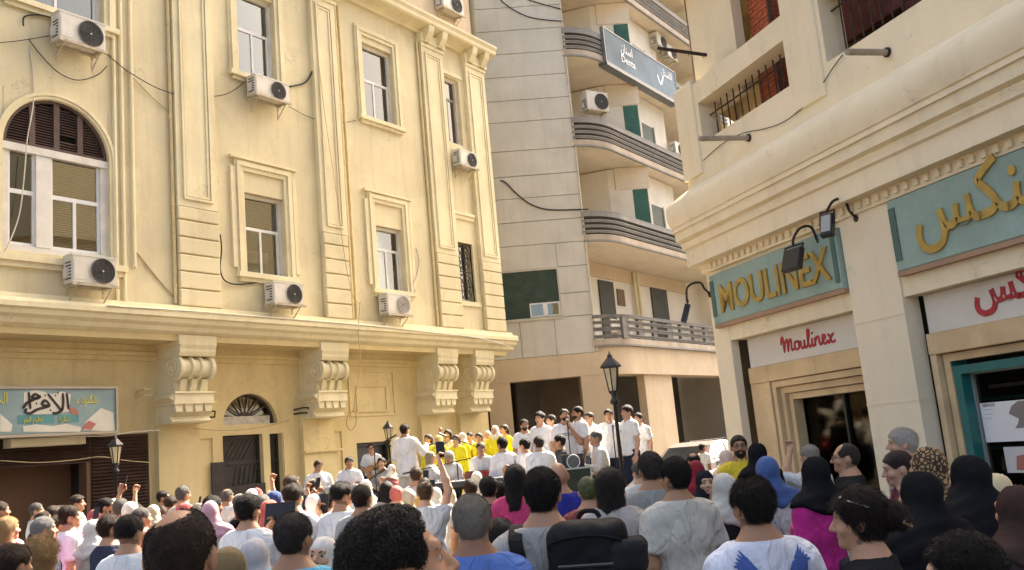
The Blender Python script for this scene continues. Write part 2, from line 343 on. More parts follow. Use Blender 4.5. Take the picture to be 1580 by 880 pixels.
# louvred half-round shutter: four leaves with single slats
fan = MB(); ri = RR-.07
fan.strip_y([(CX+RR*.998*cos(pi-pi*k/24), CZ+.02+RR*.99*sin(pi-pi*k/24)) for k in range(25)], [(CX+ri*cos(pi-pi*k/24), CZ+.02+ri*sin(pi-pi*k/24)) for k in range(25)], .04, .12)
ed = [CX-ri, CX-.46, CX, CX+.46, CX+ri]
for x in ed[1:4]: fan.box(x-.055, x+.055, .045, .115, CZ+.03, CZ+.02+sqrt(max(0, ri*ri-(abs(x-CX)+.05)**2))+.03)
fan.box(CX-ri, CX+ri, .042, .118, CZ+.0, CZ+.09)
fan = fan.build('louvre_shutter', BROWNW, aw)
MB().prism_y([(CX+ri*cos(pi-pi*k/24), CZ+.03+ri*sin(pi-pi*k/24)) for k in range(25)], .15, .16).build('backing', DARK, aw)
for q in range(4):
    z = CZ+.12
    while z < CZ+ri-.03:
        hw = sqrt(max(0, ri*ri-(z+.03-CZ)**2)); a0 = max(ed[q]+(.055 if q else 0), CX-hw); a1 = min(ed[q+1]-(.055 if q < 3 else 0), CX+hw)
        if a1-a0 > .05 and not (q == 2 and 8.22 < z < 8.3): MB().add([(a0,.06,z),(a1,.06,z),(a1,.10,z+.034),(a0,.10,z+.034),(a0,.052,z+.006),(a1,.052,z+.006),(a1,.092,z+.04),(a0,.092,z+.04)], [(0,1,2,3),(7,6,5,4),(0,4,5,1),(1,5,6,2),(2,6,7,3),(3,7,4,0)]).build('slat', BROWNW, fan)
        z += .052
# archivolt round the arch
av = MB()
for r0, r1, d in ((1.02, 1.08, .025), (1.08, 1.14, .045)):
    av.strip_y([(CX+r1*cos(pi-pi*k/28), CZ+r1*sin(pi-pi*k/28)) for k in range(29)], [(CX+r0*cos(pi-pi*k/28), CZ+r0*sin(pi-pi*k/28)) for k in range(29)], -d, .0)
for sd in (-1, 1):
    x = CX+sd*1.05; av.box(x-.03, x+.03, -.025, 0, 5.9, 7.95); x = CX+sd*1.11; av.box(x-.03, x+.03, -.045, 0, 5.9, 7.95)
av.box(-2.05,.58,-.12,0,5.78,5.9).box(-1.98,.5,-.07,0,5.68,5.78)
av.build('archivolt', CREAM2, LB)
# window surrounds
def surround(s0, s1, h0, h1, ears=.12, sill=True):
    f = MB()
    for o, wd, d in ((.0, .10, .05), (.10, .10, .085), (.20, .05, .05)):
        f.box(s0-o-wd, s0-o, -d, 0, h0, h1+o).box(s1+o, s1+o+wd, -d, 0, h0, h1+o).box(s0-o-wd, s1+o+wd, -d-.004, 0, h1+o, h1+o+wd)
    if ears:
        for x in (s0-.36, s1+.25): f.box(x, x+.11, -.06, 0, h0+.1, h1+.05)
        f.box(s0-.38, s1+.38, -.11, 0, h1+.25, h1+.31)
    if sill: f.box(s0-.28, s1+.28, -.13, 0, h0-.11, h0-.002).box(s0-.2, s1+.2, -.07, 0, h0-.2, h0-.11)
    return f.build('window_surround', CREAM2, LB)
surround(3.5, 4.66, 6.08, 8.43); surround(7.70, 8.78, 6.08, 8.40)
surround(3.5, 4.62, 10.78, 13.0, 0); surround(7.62, 8.84, 10.74, 13.08, 0); surround(-1.55, .2, 10.78, 13.05, 0)
MB().box(11.0,12.0,-.05,0,13.0,13.12).build('window_surround', CREAM2, LB); MB().box(11.0,12.0,-.05,0,8.5,8.62).build('window_surround', CREAM2, LB); MB().box(11.0,12.0,-.09,0,8.62,8.7).build('window_surround', CREAM2, LB); MB().box(11.0,12.0,-.06,0,5.9,6.03).build('sill', CREAM2, LB)
for s0, s1, z0, z1 in niches[:2]: MB().box(s0+.012, s1-.012, .09, .11, z0, z1).build('blind_panel', CREAM, LB)
# wrought iron grille in the narrow lower window
gw = window(LB, 11.09, 11.86, 6.05, 7.80, y=.2, mull=[], lining=False)
gr = MB().box(11.09,11.12,.06,.09,6.05,7.8).box(11.83,11.86,.06,.09,6.05,7.8).box(11.12,11.83,.06,.09,6.92,6.95).box(11.12,11.83,.06,.09,6.05,6.08).box(11.12,11.83,.06,.09,7.77,7.8)
for z in (6.5, 7.36):
    for rr in (.1, .2, .32): gr.tube([(11.475+rr*cos(t*pi/8), .075, z+rr*1.15*sin(t*pi/8)) for t in range(17)], .013, 4, False)
    for t in range(4): gr.tube([(11.475-.33*cos(t*pi/4), .075, z-.4*sin(t*pi/4)), (11.475+.33*cos(t*pi/4), .075, z+.4*sin(t*pi/4))], .012, 4)
gr.build('grille', IRON, gw)
# vertical fillets
for x, z0, z1 in ((.36, 5.2, 13.9), (.52, 5.2, 13.9), (.74, 5.9, 13.9), (-1.98, 9.3, 13.9)):
    MB().cbox(x, x+.07, -.06, 0, z0, z1, .02).build('vertical_moulding', CREAM2, LB)
# pilasters: rusticated blocks below, panelled shaft above
def pilaster(s0, s1, hb):
    p = MB().box(s0+.02, s1-.02, -.08, 0, 4.95, 13.5)
    p.box(s0, s1, -.13, 0, hb-.1, 13.5)
    p = p.build('pilaster', CREAM2, LB)
    z = 5.2
    while z < hb-.15:
        z1 = min(z+.365, hb-.1); MB().cbox(s0, s1, -.14, -.02, z+.012, z1-.012, .02).build('block', CREAM, p); z = z1
    i0, i1 = s0+.14, s1-.14
    fr = MB()
    for o, d in ((0, .165), (.07, .15)):
        fr.box(i0+o, i0+o+.05, -d, -.13, hb+.1+o, 13.3-o).box(i1-o-.05, i1-o, -d, -.13, hb+.1+o, 13.3-o).box(i0+o, i1-o, -d-.003, -.13, hb+.05+o, hb+.1+o).box(i0+o, i1-o, -d-.003, -.13, 13.3-o, 13.35-o)
    fr.build('panel_moulding', CREAM2, p)
    MB().box(s0-.03, s1+.03, -.17, 0, 13.5, 13.62).box(s0-.06, s1+.06, -.21, 0, 13.62, 13.9).build('capital', CREAM2, p)
    return p
for a0, a1 in ((1.72,2.72),(5.75,6.58),(10.02,11.0),(12.1,13.07)): pilaster(a0, a1, 7.42)
pilaster(-4.4, -3.4, 7.42)
# cornices
top = [(0,13.9),(-.1,13.9),(-.12,13.98),(-.2,14.02),(-.46,14.06),(-.50,14.1),(-.50,14.2),(-.56,14.28),(-.56,14.34),(0,14.44)]
MB().prism_x(top, -8, 13.3).build('cornice', CREAM2, LB)
for x0, x1 in ((1.72,2.72),(5.75,6.58),(10.02,11.0),(12.1,13.07)):
    for x in (x0+.06, x1-.30):
        MB().prism_x([(0,13.62),(-.22,13.62),(-.30,13.7),(-.42,13.86),(-.47,14.05),(0,14.05)], x, x+.22).build('modillion', CREAM2, LB)
low = [(0,5.2),(-.12,5.2),(-.14,5.12),(-.30,5.08),(-.33,5.02),(-.33,4.93),(-.27,4.9),(-.25,4.82),(-.16,4.76),(-.12,4.68),(-.04,4.64),(0,4.62)]
MB().prism_x(low, -8, 13.35).build('cornice', CREAM2, LB)
MB().box(-8, 13.1, 0.002, .9, 4.5, 4.618).build('soffit', OCHRE, LB)
# ground floor
gl = lambda x, y: FL.at(x, y, -REC)
m = MB(); rect_holes(m, -8, 13.0, 0, 4.5, [(-8,1.5,0,2.72),(3.33,4.42,0,2.59),(4.62,4.98,0,2.58),(7.38,8.62,.13,2.23),(3.36,4.86,2.82,3.52)], REC, REC+.35)
AX, AZ, AW, AH = 4.11, 2.82, .75, .68
earc = [(AX+AW*cos(pi-pi*k/20), AZ+AH*sin(pi-pi*k/20)) for k in range(21)]
m.strip_y(earc, [(p[0], 3.521) for p in earc], REC, REC+.35)
m.add([(13.0,0.9,0),(13.0,9,0),(13.0,9,4.62),(13.0,0.9,4.62)], [(0,1,2,3)])
m.build('ground_floor_wall', OCHRE, LB)
MB().box(-8, 12.9, REC-.10, REC, 4.28, 4.36).box(-8, 12.9, REC-.05, REC, 4.36, 4.5).box(-8,12.9,REC-.04,REC,4.18,4.28).build('frieze_moulding', OCHRE, LB)
fanl = MB()
for k in range(1, 9): t = pi*k/9; fanl.tube([(AX+.12*cos(t), REC+.14, AZ+.1+.1*sin(t)), (AX+AW*.97*cos(t), REC+.14, AZ+AH*.97*sin(t))], .018, 5)
fanl.tube([(AX+.18*cos(pi*k/12), REC+.14, AZ+.1+.16*sin(pi*k/12)) for k in range(13)], .02, 5); fanl.tube([(AX+AW*.97*cos(pi*k/20), REC+.13, AZ+AH*.97*sin(pi*k/20)) for k in range(21)], .03, 5)
fl = fanl.build('fanlight', BROWNW, LB); MB().box(AX-AW, AX+AW, REC+.2, REC+.21, AZ, AZ+AH).build('pane', GLASS, fl)
MB().box(AX-AW, AX+AW-.2, REC+.02, REC+.1, AZ, AZ+.18).build('lintel_band', mat('worn_white_plaster', (.5,.45,.36), .9, .2, 6), fl)
def iron_door(s0, s1, h1, y):
    d = MB().box(s0, s1, y+.03, y+.06, .02, h1).box(s0, s0+.07, y, y+.03, .02, h1).box(s1-.07, s1, y, y+.03, .02, h1).box(s0+.07, s1-.07, y, y+.03, h1-.08, h1).box(s0+.07, s1-.07, y, y+.03, 1.95, 2.02)
    d = d.build('door', mat('dark_bronze_door', (.03,.024,.02), .5, .2, 5), LB)
    k = s0+.12
    b = MB()
    while k < s1-.4:
        b.tube([(k, y+.01, .3), (k+.35, y+.01, 1.9)], .012, 4).tube([(k, y+.01, 2.05), (k+.3, y+.01, h1-.12)], .012, 4); k += .13
    b.build('grille', mat('bronze_bar', (.11,.085,.06), .4, .2, 5, metal=.4), d)
    return d
MB().box(2.98,3.32,REC-.06,REC-.03,.13,2.03).box(3.32,4.40,REC-.06,REC-.03,.13,1.5).build('door_screen', mat('dark_bronze_door', (.03,.024,.02), .5, .2, 5), LB); iron_door(3.33, 4.42, 2.59, REC+.12); iron_door(4.62, 4.98, 2.58, REC+.14)
MB().box(7.38, 8.62, REC+.2, REC+.24, .1, 2.23).box(7.38,7.46,REC+.1,REC+.2,.1,2.23).box(8.54,8.62,REC+.1,REC+.2,.1,2.23).box(7.46,8.54,REC+.1,REC+.2,2.15,2.23).build('door', BLACKM, LB)
# brown roller shutter bay at the left with a black doorway
bay = MB().box(-8, .25, REC-.05, REC+.05, 2.22, 2.72).box(.25, 1.5, REC-.05, REC+.05, 0, 2.72).build('shutter_bay', DARKSH, LB)
st = MB()
for k in range(40):
    z = .1+.065*k; st.prism_x([(REC-.05,z),(REC-.085,z+.03),(REC-.05,z+.06)], .3, 1.46)
    if z > 2.24: st.prism_x([(REC-.05,z),(REC-.085,z+.03),(REC-.05,z+.06)], -8, .24)
tag(st.build('shutter_curtain', DARKSH, bay), kind='stuff')
MB().box(.18,.25,REC-.07,REC+.2,0,2.22).box(-8,.25,REC+.6,REC+.62,0,2.3).build('doorway', mat('brown_jamb', (.14,.075,.04), .6), LB)
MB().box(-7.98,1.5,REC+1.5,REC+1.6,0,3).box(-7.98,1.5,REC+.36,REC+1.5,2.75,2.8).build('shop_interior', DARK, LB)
MB().cbox(-1.35,.02,.45,REC,2.56,2.72,.02).build('sign_ledge', CREAM2, LB)
# wall panels on the right part of the ground floor
def wallpanel(s0, s1, h0, h1, y=REC):
    f = MB(); b = .05
    f.box(s0,s0+b,y-.03,y,h0,h1).box(s1-b,s1,y-.03,y,h0,h1).box(s0+b,s1-b,y-.03,y,h0,h0+b).box(s0+b,s1-b,y-.03,y,h1-b,h1); return f.build('panel_moulding', OCHRE, LB)
wallpanel(7.2, 8.9, 2.9, 4.08); wallpanel(7.45, 8.6, 3.0, 3.7); wallpanel(1.52, 3.1, 1.0, 2.6); wallpanel(5.0, 6.9, .5, 2.6)
bx = MB().cbox(5.55, 6.3, REC-.12, REC, 2.18, 2.55, .02).box(6.05,6.09,REC-.125,REC,2.2,2.53).box(5.5,6.75,REC-.2,REC,2.08,2.13).build('meter_box', OCHRE, LB)
# scroll consoles
def console(sc_, w=.86):
    s0, s1 = sc_-w/2, sc_+w/2
    c = MB().box(s0-.02, s1+.02, -.06, REC, 4.42, 4.62).prism_x([(REC,4.2),(-.02,4.2),(-.05,4.28),(-.05,4.34),(-.08,4.42),(REC,4.42)], s0, s1)
    c.box(s0+.03, s1-.03, .22, REC, 3.5, 4.2)           # body
    c = c.build('console', CREAM2, LB)
    v = MB()
    for side in (0, 1):                                   # volute end discs with spiral
        x = s0 if side == 0 else s1-.1
        v.lathe([(.0, x), (.25, x), (.27, x+.02), (.27, x+.08), (.25, x+.1), (.0, x+.1)], 24, (0, .2, 3.97), 'x')
        xs = x-.008 if side == 0 else x+.108
        v.tube([(xs, .2+(.23-.2*t/40)*cos(t*.35), 3.97+(.23-.2*t/40)*sin(t*.35)) for t in range(41)], .018, 5)
    v.build('volute', CREAM2, c, smooth=False)
    MB().lathe([(.0, s0+.1), (.215, s0+.1), (.215, s1-.1), (.0, s1-.1)], 24, (0, .2, 3.97), 'x').build('scroll_drum', CREAM2, c)
    for k in range(2):
        x = s0+.1+(k+1)*(w-.2)/3-.035
        MB().lathe([(.0, x), (.23, x), (.262, x+.02), (.262, x+.06), (.23, x+.08), (.0, x+.08)], 24, (0, .2, 3.97), 'x').build('rib', CREAM2, c)
    for k in range(3):
        x = s0+.12+k*.25; MB().prism_x([(.25,3.78),(.1,3.74),(.14,3.6),(.2,3.47),(.25,3.47)], x, x+.14).build('flute', CREAM2, c)
    b = MB().box(s0-.04, s1+.02, .1, REC, 3.28, 3.47).box(s0-.06, s1+.04, .07, REC, 3.45, 3.49)
    b.prism_y([(s0-.16,3.37),(s0-.04,3.28),(s0-.04,3.46)], .12, REC)
    b.build('pedestal', CREAM2, c)
    l = MB().box(s0-.02, s1, .18, REC, 3.08, 3.26).box(s0-.06, s1+.05, .1, REC, 3.24, 3.28).prism_x([(REC,2.86),(.25,2.86),(.22,2.9),(.3,3.0),(.18,3.08),(REC,3.08)], s0-.04, s1+.03)
    l.build('bracket', CREAM2, c)
    for k in range(4):
        x = s0+k*(w-.02)/3.6; MB().prism_y([(x,3.08),(x+.14,3.08),(x+.17,3.24),(x-.03,3.24)], .13, .19).build('guttae', CREAM2, c)
    MB().box(s0-.06, s1+.06, REC-.14, REC, .13, 2.86).build('pier', OCHRE, c)
for x in (2.16, 6.0, 10.25, 11.95): console(x)
console(-3.9)
# drain pipes
for x, y0 in ((1.66, -.05), (6.66, -.06), (6.80, -.05), (9.93, -.05)):
    d = MB().tube([(x, y0, 5.25), (x+.005, y0, 8), (x, y0, 13.6)], .035, 8)
    for z in (5.6, 7.3, 9.2, 11.3, 13.0): d.lathe([(.047, z), (.047, z+.05)], 8, (x, y0, 0))
    d.build('drain_pipe', PIPEC, LB)

# ================================================================== MIDDLE BUILDING (chamfered corner, streamlined balconies)
MBD = empty('modernist_apartment_block', FC.o, FC.rz)
tag(MBD, 'grey stone panelled apartment block with a chamfered corner and curved ribbed balconies', 'building')
# chamfer wall, panels
joints = [4.66, 5.95, 6.75, 7.68, 8.52, 9.35, 10.2, 11.0, 11.92, 12.98, 13.78, 14.66, 15.53, 16.42, 17.3, 18.2, 19.1, 20, 20.9, 21.8, 22.7, 23.6, 24.5]
MB().box(-12, -.02, .06, .5, 4.66, 24.5).box(-12, -.05, .5, 10, 24.3, 24.5).build('wall', mat('joint_mortar', (.27,.24,.2), .95), MBD)
for j in range(len(joints)-1):
    z0, z1 = joints[j], joints[j+1]; cut = [-7.0, -2.5, -1.32, 0] if j == 0 else [-7.0, -3.5, -1.02, 0] if j < 4 else [-7.0, -3.4, 0]
    for i in range(len(cut)-1):
        a0, a1 = cut[i], cut[i+1]
        if 5.99 < (z0+z1)/2 < 7.7:
            if a1 > -3.2 and a0 < -1.05: 
                if a0 < -3.2: a1 = -3.22
                elif a1 > -1.02: a0 = -1.02
                else: continue
        y = rng.uniform(-.003, .003)
        MB().cbox(a0+.006, a1-.006, y, .07, z0+.01, z1-.01, .008).build('stone_panel', STONE, MBD)
# wide green shuttered window
wv = MB().box(-3.25,-.98,-.06,.05,5.9,5.99).box(-3.25,-3.18,.0,.1,6.0,7.7).box(-1.07,-1.0,.0,.1,6.0,7.7).box(-3.18,-1.07,.0,.1,7.62,7.7).build('shuttered_window', mat('pale_sill', (.5,.46,.38), .8), MBD)
MB().box(-3.18,-2.1,.04,.06,6.0,7.62).box(-2.1,-1.07,.04,.06,6.5,7.62).build('shutter', GREEND, wv)
sl_ = MB()
for k in range(36): z = 6.03+k*.044; sl_.prism_x([(.04,z),(.026,z+.018),(.04,z+.036)], -3.17, -2.11 if z < 6.5 else -1.08)
tag(sl_.build('shutter_slats', GREEND, wv), kind='stuff')
MB().box(-2.1,-2.05,.02,.07,6.02,6.5).box(-1.65,-1.5,.02,.07,6.02,6.5).box(-1.12,-1.07,.02,.07,6.02,6.5).box(-2.05,-1.12,.02,.07,6.02,6.06).box(-2.05,-1.12,.02,.07,6.45,6.5).build('sash', ALU, wv)
MB().box(-2.05,-1.12,.045,.05,6.05,6.46).build('pane', GLASS, wv)
MB().box(-3.2,-1.0,.3,.32,6.0,7.7).build('backing', DARK, wv)
# corner strip + pipe
MB().tube([(.02,-.03,4.7),(.02,-.03,24.4)], .03, 6).build('drain_pipe', CABLEW, MBD)
# local helper: M2 (balcony side) expressed in the chamfer frame
_dm = radians(52.8)
def m2(s, off, z=0.0):
    """balcony-side coordinates (s along, off outwards) -> chamfer-frame xy"""
    p = FM.o + FM.d*s + FM.n*off - FC.o; return (p.dot(FC.d), -p.dot(FC.n), z)
def m2poly(mb, pts, z0, z1): return mb.prism_z([m2(*p)[:2] for p in pts], z0, z1)
def balcony_path(grow=0.0):
    """outline of a balcony front: leaves the corner along the chamfer wall, then curves into the side"""
    pts = []; A = Vector((-.02, -.06-grow)); pts.append(A)
    ro = .7+grow; q0 = Vector(m2(1.9, ro)[:2]); c1 = Vector((.95+grow*.4, -.06-grow))
    for k in range(1, 13):
        t = k/12; pts.append(A*(1-t)**2 + c1*2*t*(1-t) + q0*t*t)
    pts.append(Vector(m2(13.5, ro)[:2])); return pts
def ribbon(mb, path, z0, z1, th):
    """vertical band following a path, thickness th inwards (to the left of travel = into the building)"""
    sweep(mb, [(0, z0), (0, z1), (-th, z1), (-th, z0)], [(p.x, p.y) for p in path])
floors = [4.86, 8.5, 11.92, 15.3, 18.7, 22.1]
for fi, z in enumerate(floors):
    bal = empty('balcony', parent=MBD)
    slab = MB(); path = balcony_path(); poly = [(p.x, p.y) for p in path]+[m2(13.5, -1.9)[:2], m2(-.3, -1.9)[:2]]
    slab.prism_z(poly, z+.02, z+.2); slab.build('slab', SOFFIT, bal)
    e = MB(); ribbon(e, balcony_path(.02), z, z+.22, .1); e.build('slab_edge', mat('balcony_edge', (.46,.38,.29), .85, .1, 2, .2, 40, .3, streak=.4), bal)
    e = MB(); ribbon(e, balcony_path(.035), z-.03, z+.03, .1); e.build('drip_edge', GREYR, bal)
    rails = [(.28,.37),(.47,.56),(.66,.75),(.86,1.05)] if fi else [(.25,.36),(.5,.62),(.74,.84),(.94,1.05)]
    for a0, a1 in rails:
        r_ = MB(); ribbon(r_, balcony_path(.0 if a1 < 1 else .03), z+a0, z+a1, .09); r_.build('rail', GREYR if fi else mat('sun_offset_slat', (.19,.18,.165), .85, .15, 3, .2, 40), bal)  # lowest rails get a darker copy of the grey to offset sun on them
        r2 = MB(); ribbon(r2, balcony_path(.035), z+a1-.035, z+a1-.002, .03); r2.build('rail_lip', GREYR if fi else mat('sun_offset_slat', (.19,.18,.165), .85, .15, 3, .2, 40), bal)
    if fi: 
        bk = MB(); ribbon(bk, balcony_path(-.08), z+.2, z+1.0, .05); bk.build('parapet_back', mat('rail_gap_painted_shade', (.07,.065,.06), .9), bal)  # back strip coloured dark, painting in the shade between the rails
    else:
        for k in range(10):
            s = .8+k*1.15; p = m2(s, .62); wdt = rng.choice((.12,.3,.45))
            q = MB(); q.prism_z([m2(s,.69)[:2], m2(s+wdt,.69)[:2], m2(s+wdt,.58)[:2], m2(s,.58)[:2]], z+.2, z+.96); q.build('rail_post', mat('sun_offset_slat', (.19,.18,.165), .85, .15, 3, .2, 40), bal)
# recessed walls behind the balconies (a saw-tooth bay steps forward)
BAY = (4.3, .56); BAYD = .86
wl = MB(); m2poly(wl, [(-.05,-.2),(-.05,-2.2),(15,-2.2),(15,-1.85),(.3,-1.85)], 4.86, 24.5)
m2poly(wl, [(13.5,.6),(13.5,-9),(42,-9),(42,.6)], 0, 24.5); wl.build('side_wall_and_sun_block', WHITEW, MBD)  # second block is unseen, added to shut sun out of the arcade end
for fi, z in enumerate(floors[:-1]):
    H = floors[fi+1]-z
    if fi:
        sR, oR = BAY; sL, oL = sR-.72, oR-.95; sLL, oLL = sR-.9, oR-1.19
        b = MB(); m2poly(b, [(sLL-.3,-1.84),(sLL,oLL),(sR,oR),(sR+.22,oR-.5),(sR+3.7,oR-.62),(sR+3.9,-1.84)], z+.2, z+H-.02); b.build('bay_wall', WHITEW, MBD)
        dp = MB(); m2poly(dp, [(sL-.06,oL+.0),(sR+.02,oR+.08),(sR+.06,oR-.2),(sL+.1,oL-.25)], z+H-BAYD, z+H); dp.build('bay_lintel', SOFFIT, MBD)
        def panel(s0, o0, s1, o1, z0, z1, mt, nm, th=.05):
            q = MB(); q.prism_z([m2(s0,o0)[:2], m2(s1,o1)[:2], m2(s1,o1-th)[:2], m2(s0,o0-th)[:2]], z0, z1); return q.build(nm, mt, MBD)
        mx, my = (sL+sR)/2, (oL+oR)/2
        panel(mx,my+.03,sR-.03,oR-.01,z+.2,z+H-BAYD-.03,GREEN,'shutter'); panel(1.2,-1.78,2.3,-1.78,z+.2,z+2.3,GREEND,'shutter')
        panel(1.0,-1.74,1.2,-1.74,z+.2,z+2.4,WHITEW,'shutter_jamb'); panel(.3,-1.82,sL,-1.82,z+H-.85,z+H,SOFFIT,'wall_band')
        panel(sR+1.15,oR-.52,sR+2.35,oR-.55,z+1.0,z+2.25,GREEND,'shutter'); panel(sR+1.05,oR-.48,sR+1.15,oR-.48,z+.95,z+2.3,WHITEW,'window_jamb'); panel(sR+2.35,oR-.5,sR+2.45,oR-.5,z+.95,z+2.3,WHITEW,'window_jamb')
        panel(9.6,-1.3,10.2,-1.3,z+.2,z+H-.02,WHITEW,'pier', .5)
    else:
        for s0, s1, a0, a1 in ((2.55,3.1,7.05,7.72),(5.35,5.95,6.95,7.62)):
            q = MB(); q.prism_z([m2(s0,-1.8)[:2], m2(s1,-1.8)[:2], m2(s1,-1.84)[:2], m2(s0,-1.84)[:2]], a0, a1); q.build('vent_opening', mat('tan_recess', (.2,.14,.09), .9), MBD)
        for s0, s1, a1 in ((3.9,5.05,7.85),(8.4,9.9,7.95)):
            q = MB(); q.prism_z([m2(s0,-1.78)[:2], m2(s1,-1.78)[:2], m2(s1,-1.84)[:2], m2(s0,-1.84)[:2]], 5.06, a1); q.build('balcony_door', mat('grey_shutter_door', (.07,.07,.06), .7), MBD)
        for s in (6.75, 7.05): MB().tube([m2(s,-1.7,5.1), m2(s,-1.7,8.4)], .07, 8).build('drain_pipe', CREAM2, MBD)
        q = MB(); q.prism_z([m2(1.0,-1.78)[:2], m2(12.,-1.78)[:2], m2(12.,-1.83)[:2], m2(1.0,-1.83)[:2]], 7.95, 8.5); q.build('upper_wall_band', STONE2, MBD)
# ground-floor arcade
ar = MB(); ar.box(-12, .1, -.04, .55, 3.9, 4.655)
poly = [(p.x, p.y) for p in balcony_path(-.12)]+[m2(13.4,-.1)[:2], m2(.3,-.1)[:2]]
ar.prism_z(poly, 3.88, 4.83); ar.build('arcade_beam', STONE2, MBD)
MB().prism_z([(-12,.3),(0,.3),m2(13.4,-.3)[:2],m2(13.4,-8)[:2],(-12,9)], 4.3, 4.4).build('arcade_ceiling', STONE2, MBD)
for x0, x1 in ((-3.75,-3.0),(-.62,.42),(-8,-7)): MB().box(x0, x1, -.02, .7, 0, 3.9).build('pier', STONE2, MBD)
for s0, s1 in ((FM.at(996,600,.4)[0],FM.at(1038,600,.4)[0]),(10.6,12.4)):
    q = MB(); q.prism_z([m2(s0,.4)[:2], m2(s1,.4)[:2], m2(s1,.1)[:2], m2(s0,.1)[:2]], 0, 3.9); q.build('pier', STONE2, MBD)
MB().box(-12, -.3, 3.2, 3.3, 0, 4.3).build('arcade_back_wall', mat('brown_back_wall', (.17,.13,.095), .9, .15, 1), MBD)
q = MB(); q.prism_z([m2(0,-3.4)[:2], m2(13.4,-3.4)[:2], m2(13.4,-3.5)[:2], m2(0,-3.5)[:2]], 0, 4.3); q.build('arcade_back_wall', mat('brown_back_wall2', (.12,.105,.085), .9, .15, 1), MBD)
# low railing of the arcade
for s0, s1 in ((1.6,4.25),(6.25,10.55)):
    r_ = MB(); a, b = m2(s0,.1), m2(s1,.1)
    for z in (.25,.75,1.35): r_.tube([(a[0],a[1],z),(b[0],b[1],z)], .03, 6)
    n = int((s1-s0)/.18)
    for k in range(n+1): p = m2(s0+(s1-s0)*k/n,.1); r_.tube([(p[0],p[1],0),(p[0],p[1],1.4)], .014, 4)
    r_.build('railing', mat('grey_railing', (.16,.15,.13), .6, .2, 8), MBD)

# ================================================================== RIGHT BUILDING (corner shop)
RB = empty('peach_shop_building', FR.o, FR.rz)
tag(RB, 'peach plastered corner shop building with a heavy rounded ledge and barred red brick loggia', 'building')
SA = radians(34.6)-FR.a        # side street direction in the facade frame
def rside(t): d = Vector((sin(radians(34.6)), cos(radians(34.6)), 0)); p = d*t; return (p.dot(FR.d), -p.dot(FR.n))
LEN = 15.0
path = [rside(12), (0, 0), (LEN, 0)]
ledge = [(-.3,5.77),(.08,5.77),(.42,5.53),(.455,5.48),(.47,5.40),(.47,5.29),(.45,5.2),(.42,5.12),(.395,5.11),(.395,5.075),(.42,5.07),(.42,5.035),(.38,5.03),(.375,4.89),(.30,4.86),(.32,4.83),(.30,4.79),(.30,4.74),(.25,4.72),(.25,4.45),(.06,4.45),(.06,4.3),(-.3,4.3)]
lm = MB(); sweep(lm, ledge, path); lo = lm.build('ledge', PEACH, RB)
lo.data.polygons.foreach_set('use_smooth', [True]*len(lo.data.polygons))
md = lo.modifiers.new('es', 'EDGE_SPLIT'); md.split_angle = radians(28)
# dentils
d0 = MB().box(0, .07, -.10, -.06, 4.34, 4.42).mesh('dentil', PEACH)
for k in range(44): link('dentil', d0, RB, (.25+k*.165, 0, 0))
# core: floor slab, upper storeys
core = MB(); core.prism_z([(.06,.3),(LEN,.3),(LEN,9),rside(12)], 4.3, 5.75); core.build('core_slab', PEACH, RB)
# parapet of the loggia with barred openings
holes = [(.56,2.92,6.38,7.06),(3.74,7.2,6.36,7.3),(8.2,11.5,6.36,7.3)]
m = MB(); rect_holes(m, -.06, LEN, 5.765, 7.42, holes, -.08, .30); m.add([(-.06,-.08,7.42),(LEN,-.08,7.42),(LEN,.3,7.42),(-.06,.3,7.42)], [(0,1,2,3)])
sx = rside(12); m.add([(-.06,-.08,5.765),(-.06,-.08,7.42),(sx[0]-.06,sx[1],7.42),(sx[0]-.06,sx[1],5.765)], [(0,1,2,3)])
m.build('parapet', PEACH, RB)
MB().cbox(-.1,.46,-.13,.34,5.9,7.5,.015).build('pier', PEACH, RB); MB().cbox(2.98,3.66,-.12,-.08,5.95,8.6,.015).build('pier', PEACH, RB)
MB().box(2.98,3.66,-.08,.3,7.42,8.6).build('pier', PEACH, RB)
for h0, h1, z0, z1 in holes:
    gr = empty('grille', parent=RB)
    MB().tube([(h0,.12,z0+.1),(h1,.12,z0+.1)], .014, 5).build('rail', IRON, gr); MB().tube([(h0,.12,z1-.2),(h1,.12,z1-.2)], .014, 5).build('rail', IRON, gr)
    n = int((h1-h0)/.17); bar = MB().tube([(0,.12,z0),(0,.12,z1-.04 if z1 < 7.2 else z1)], .012, 5).mesh('bar', IRON)
    for k in range(1, n): link('bar', bar, gr, (h0+(h1-h0)*k/n, 0, 0))
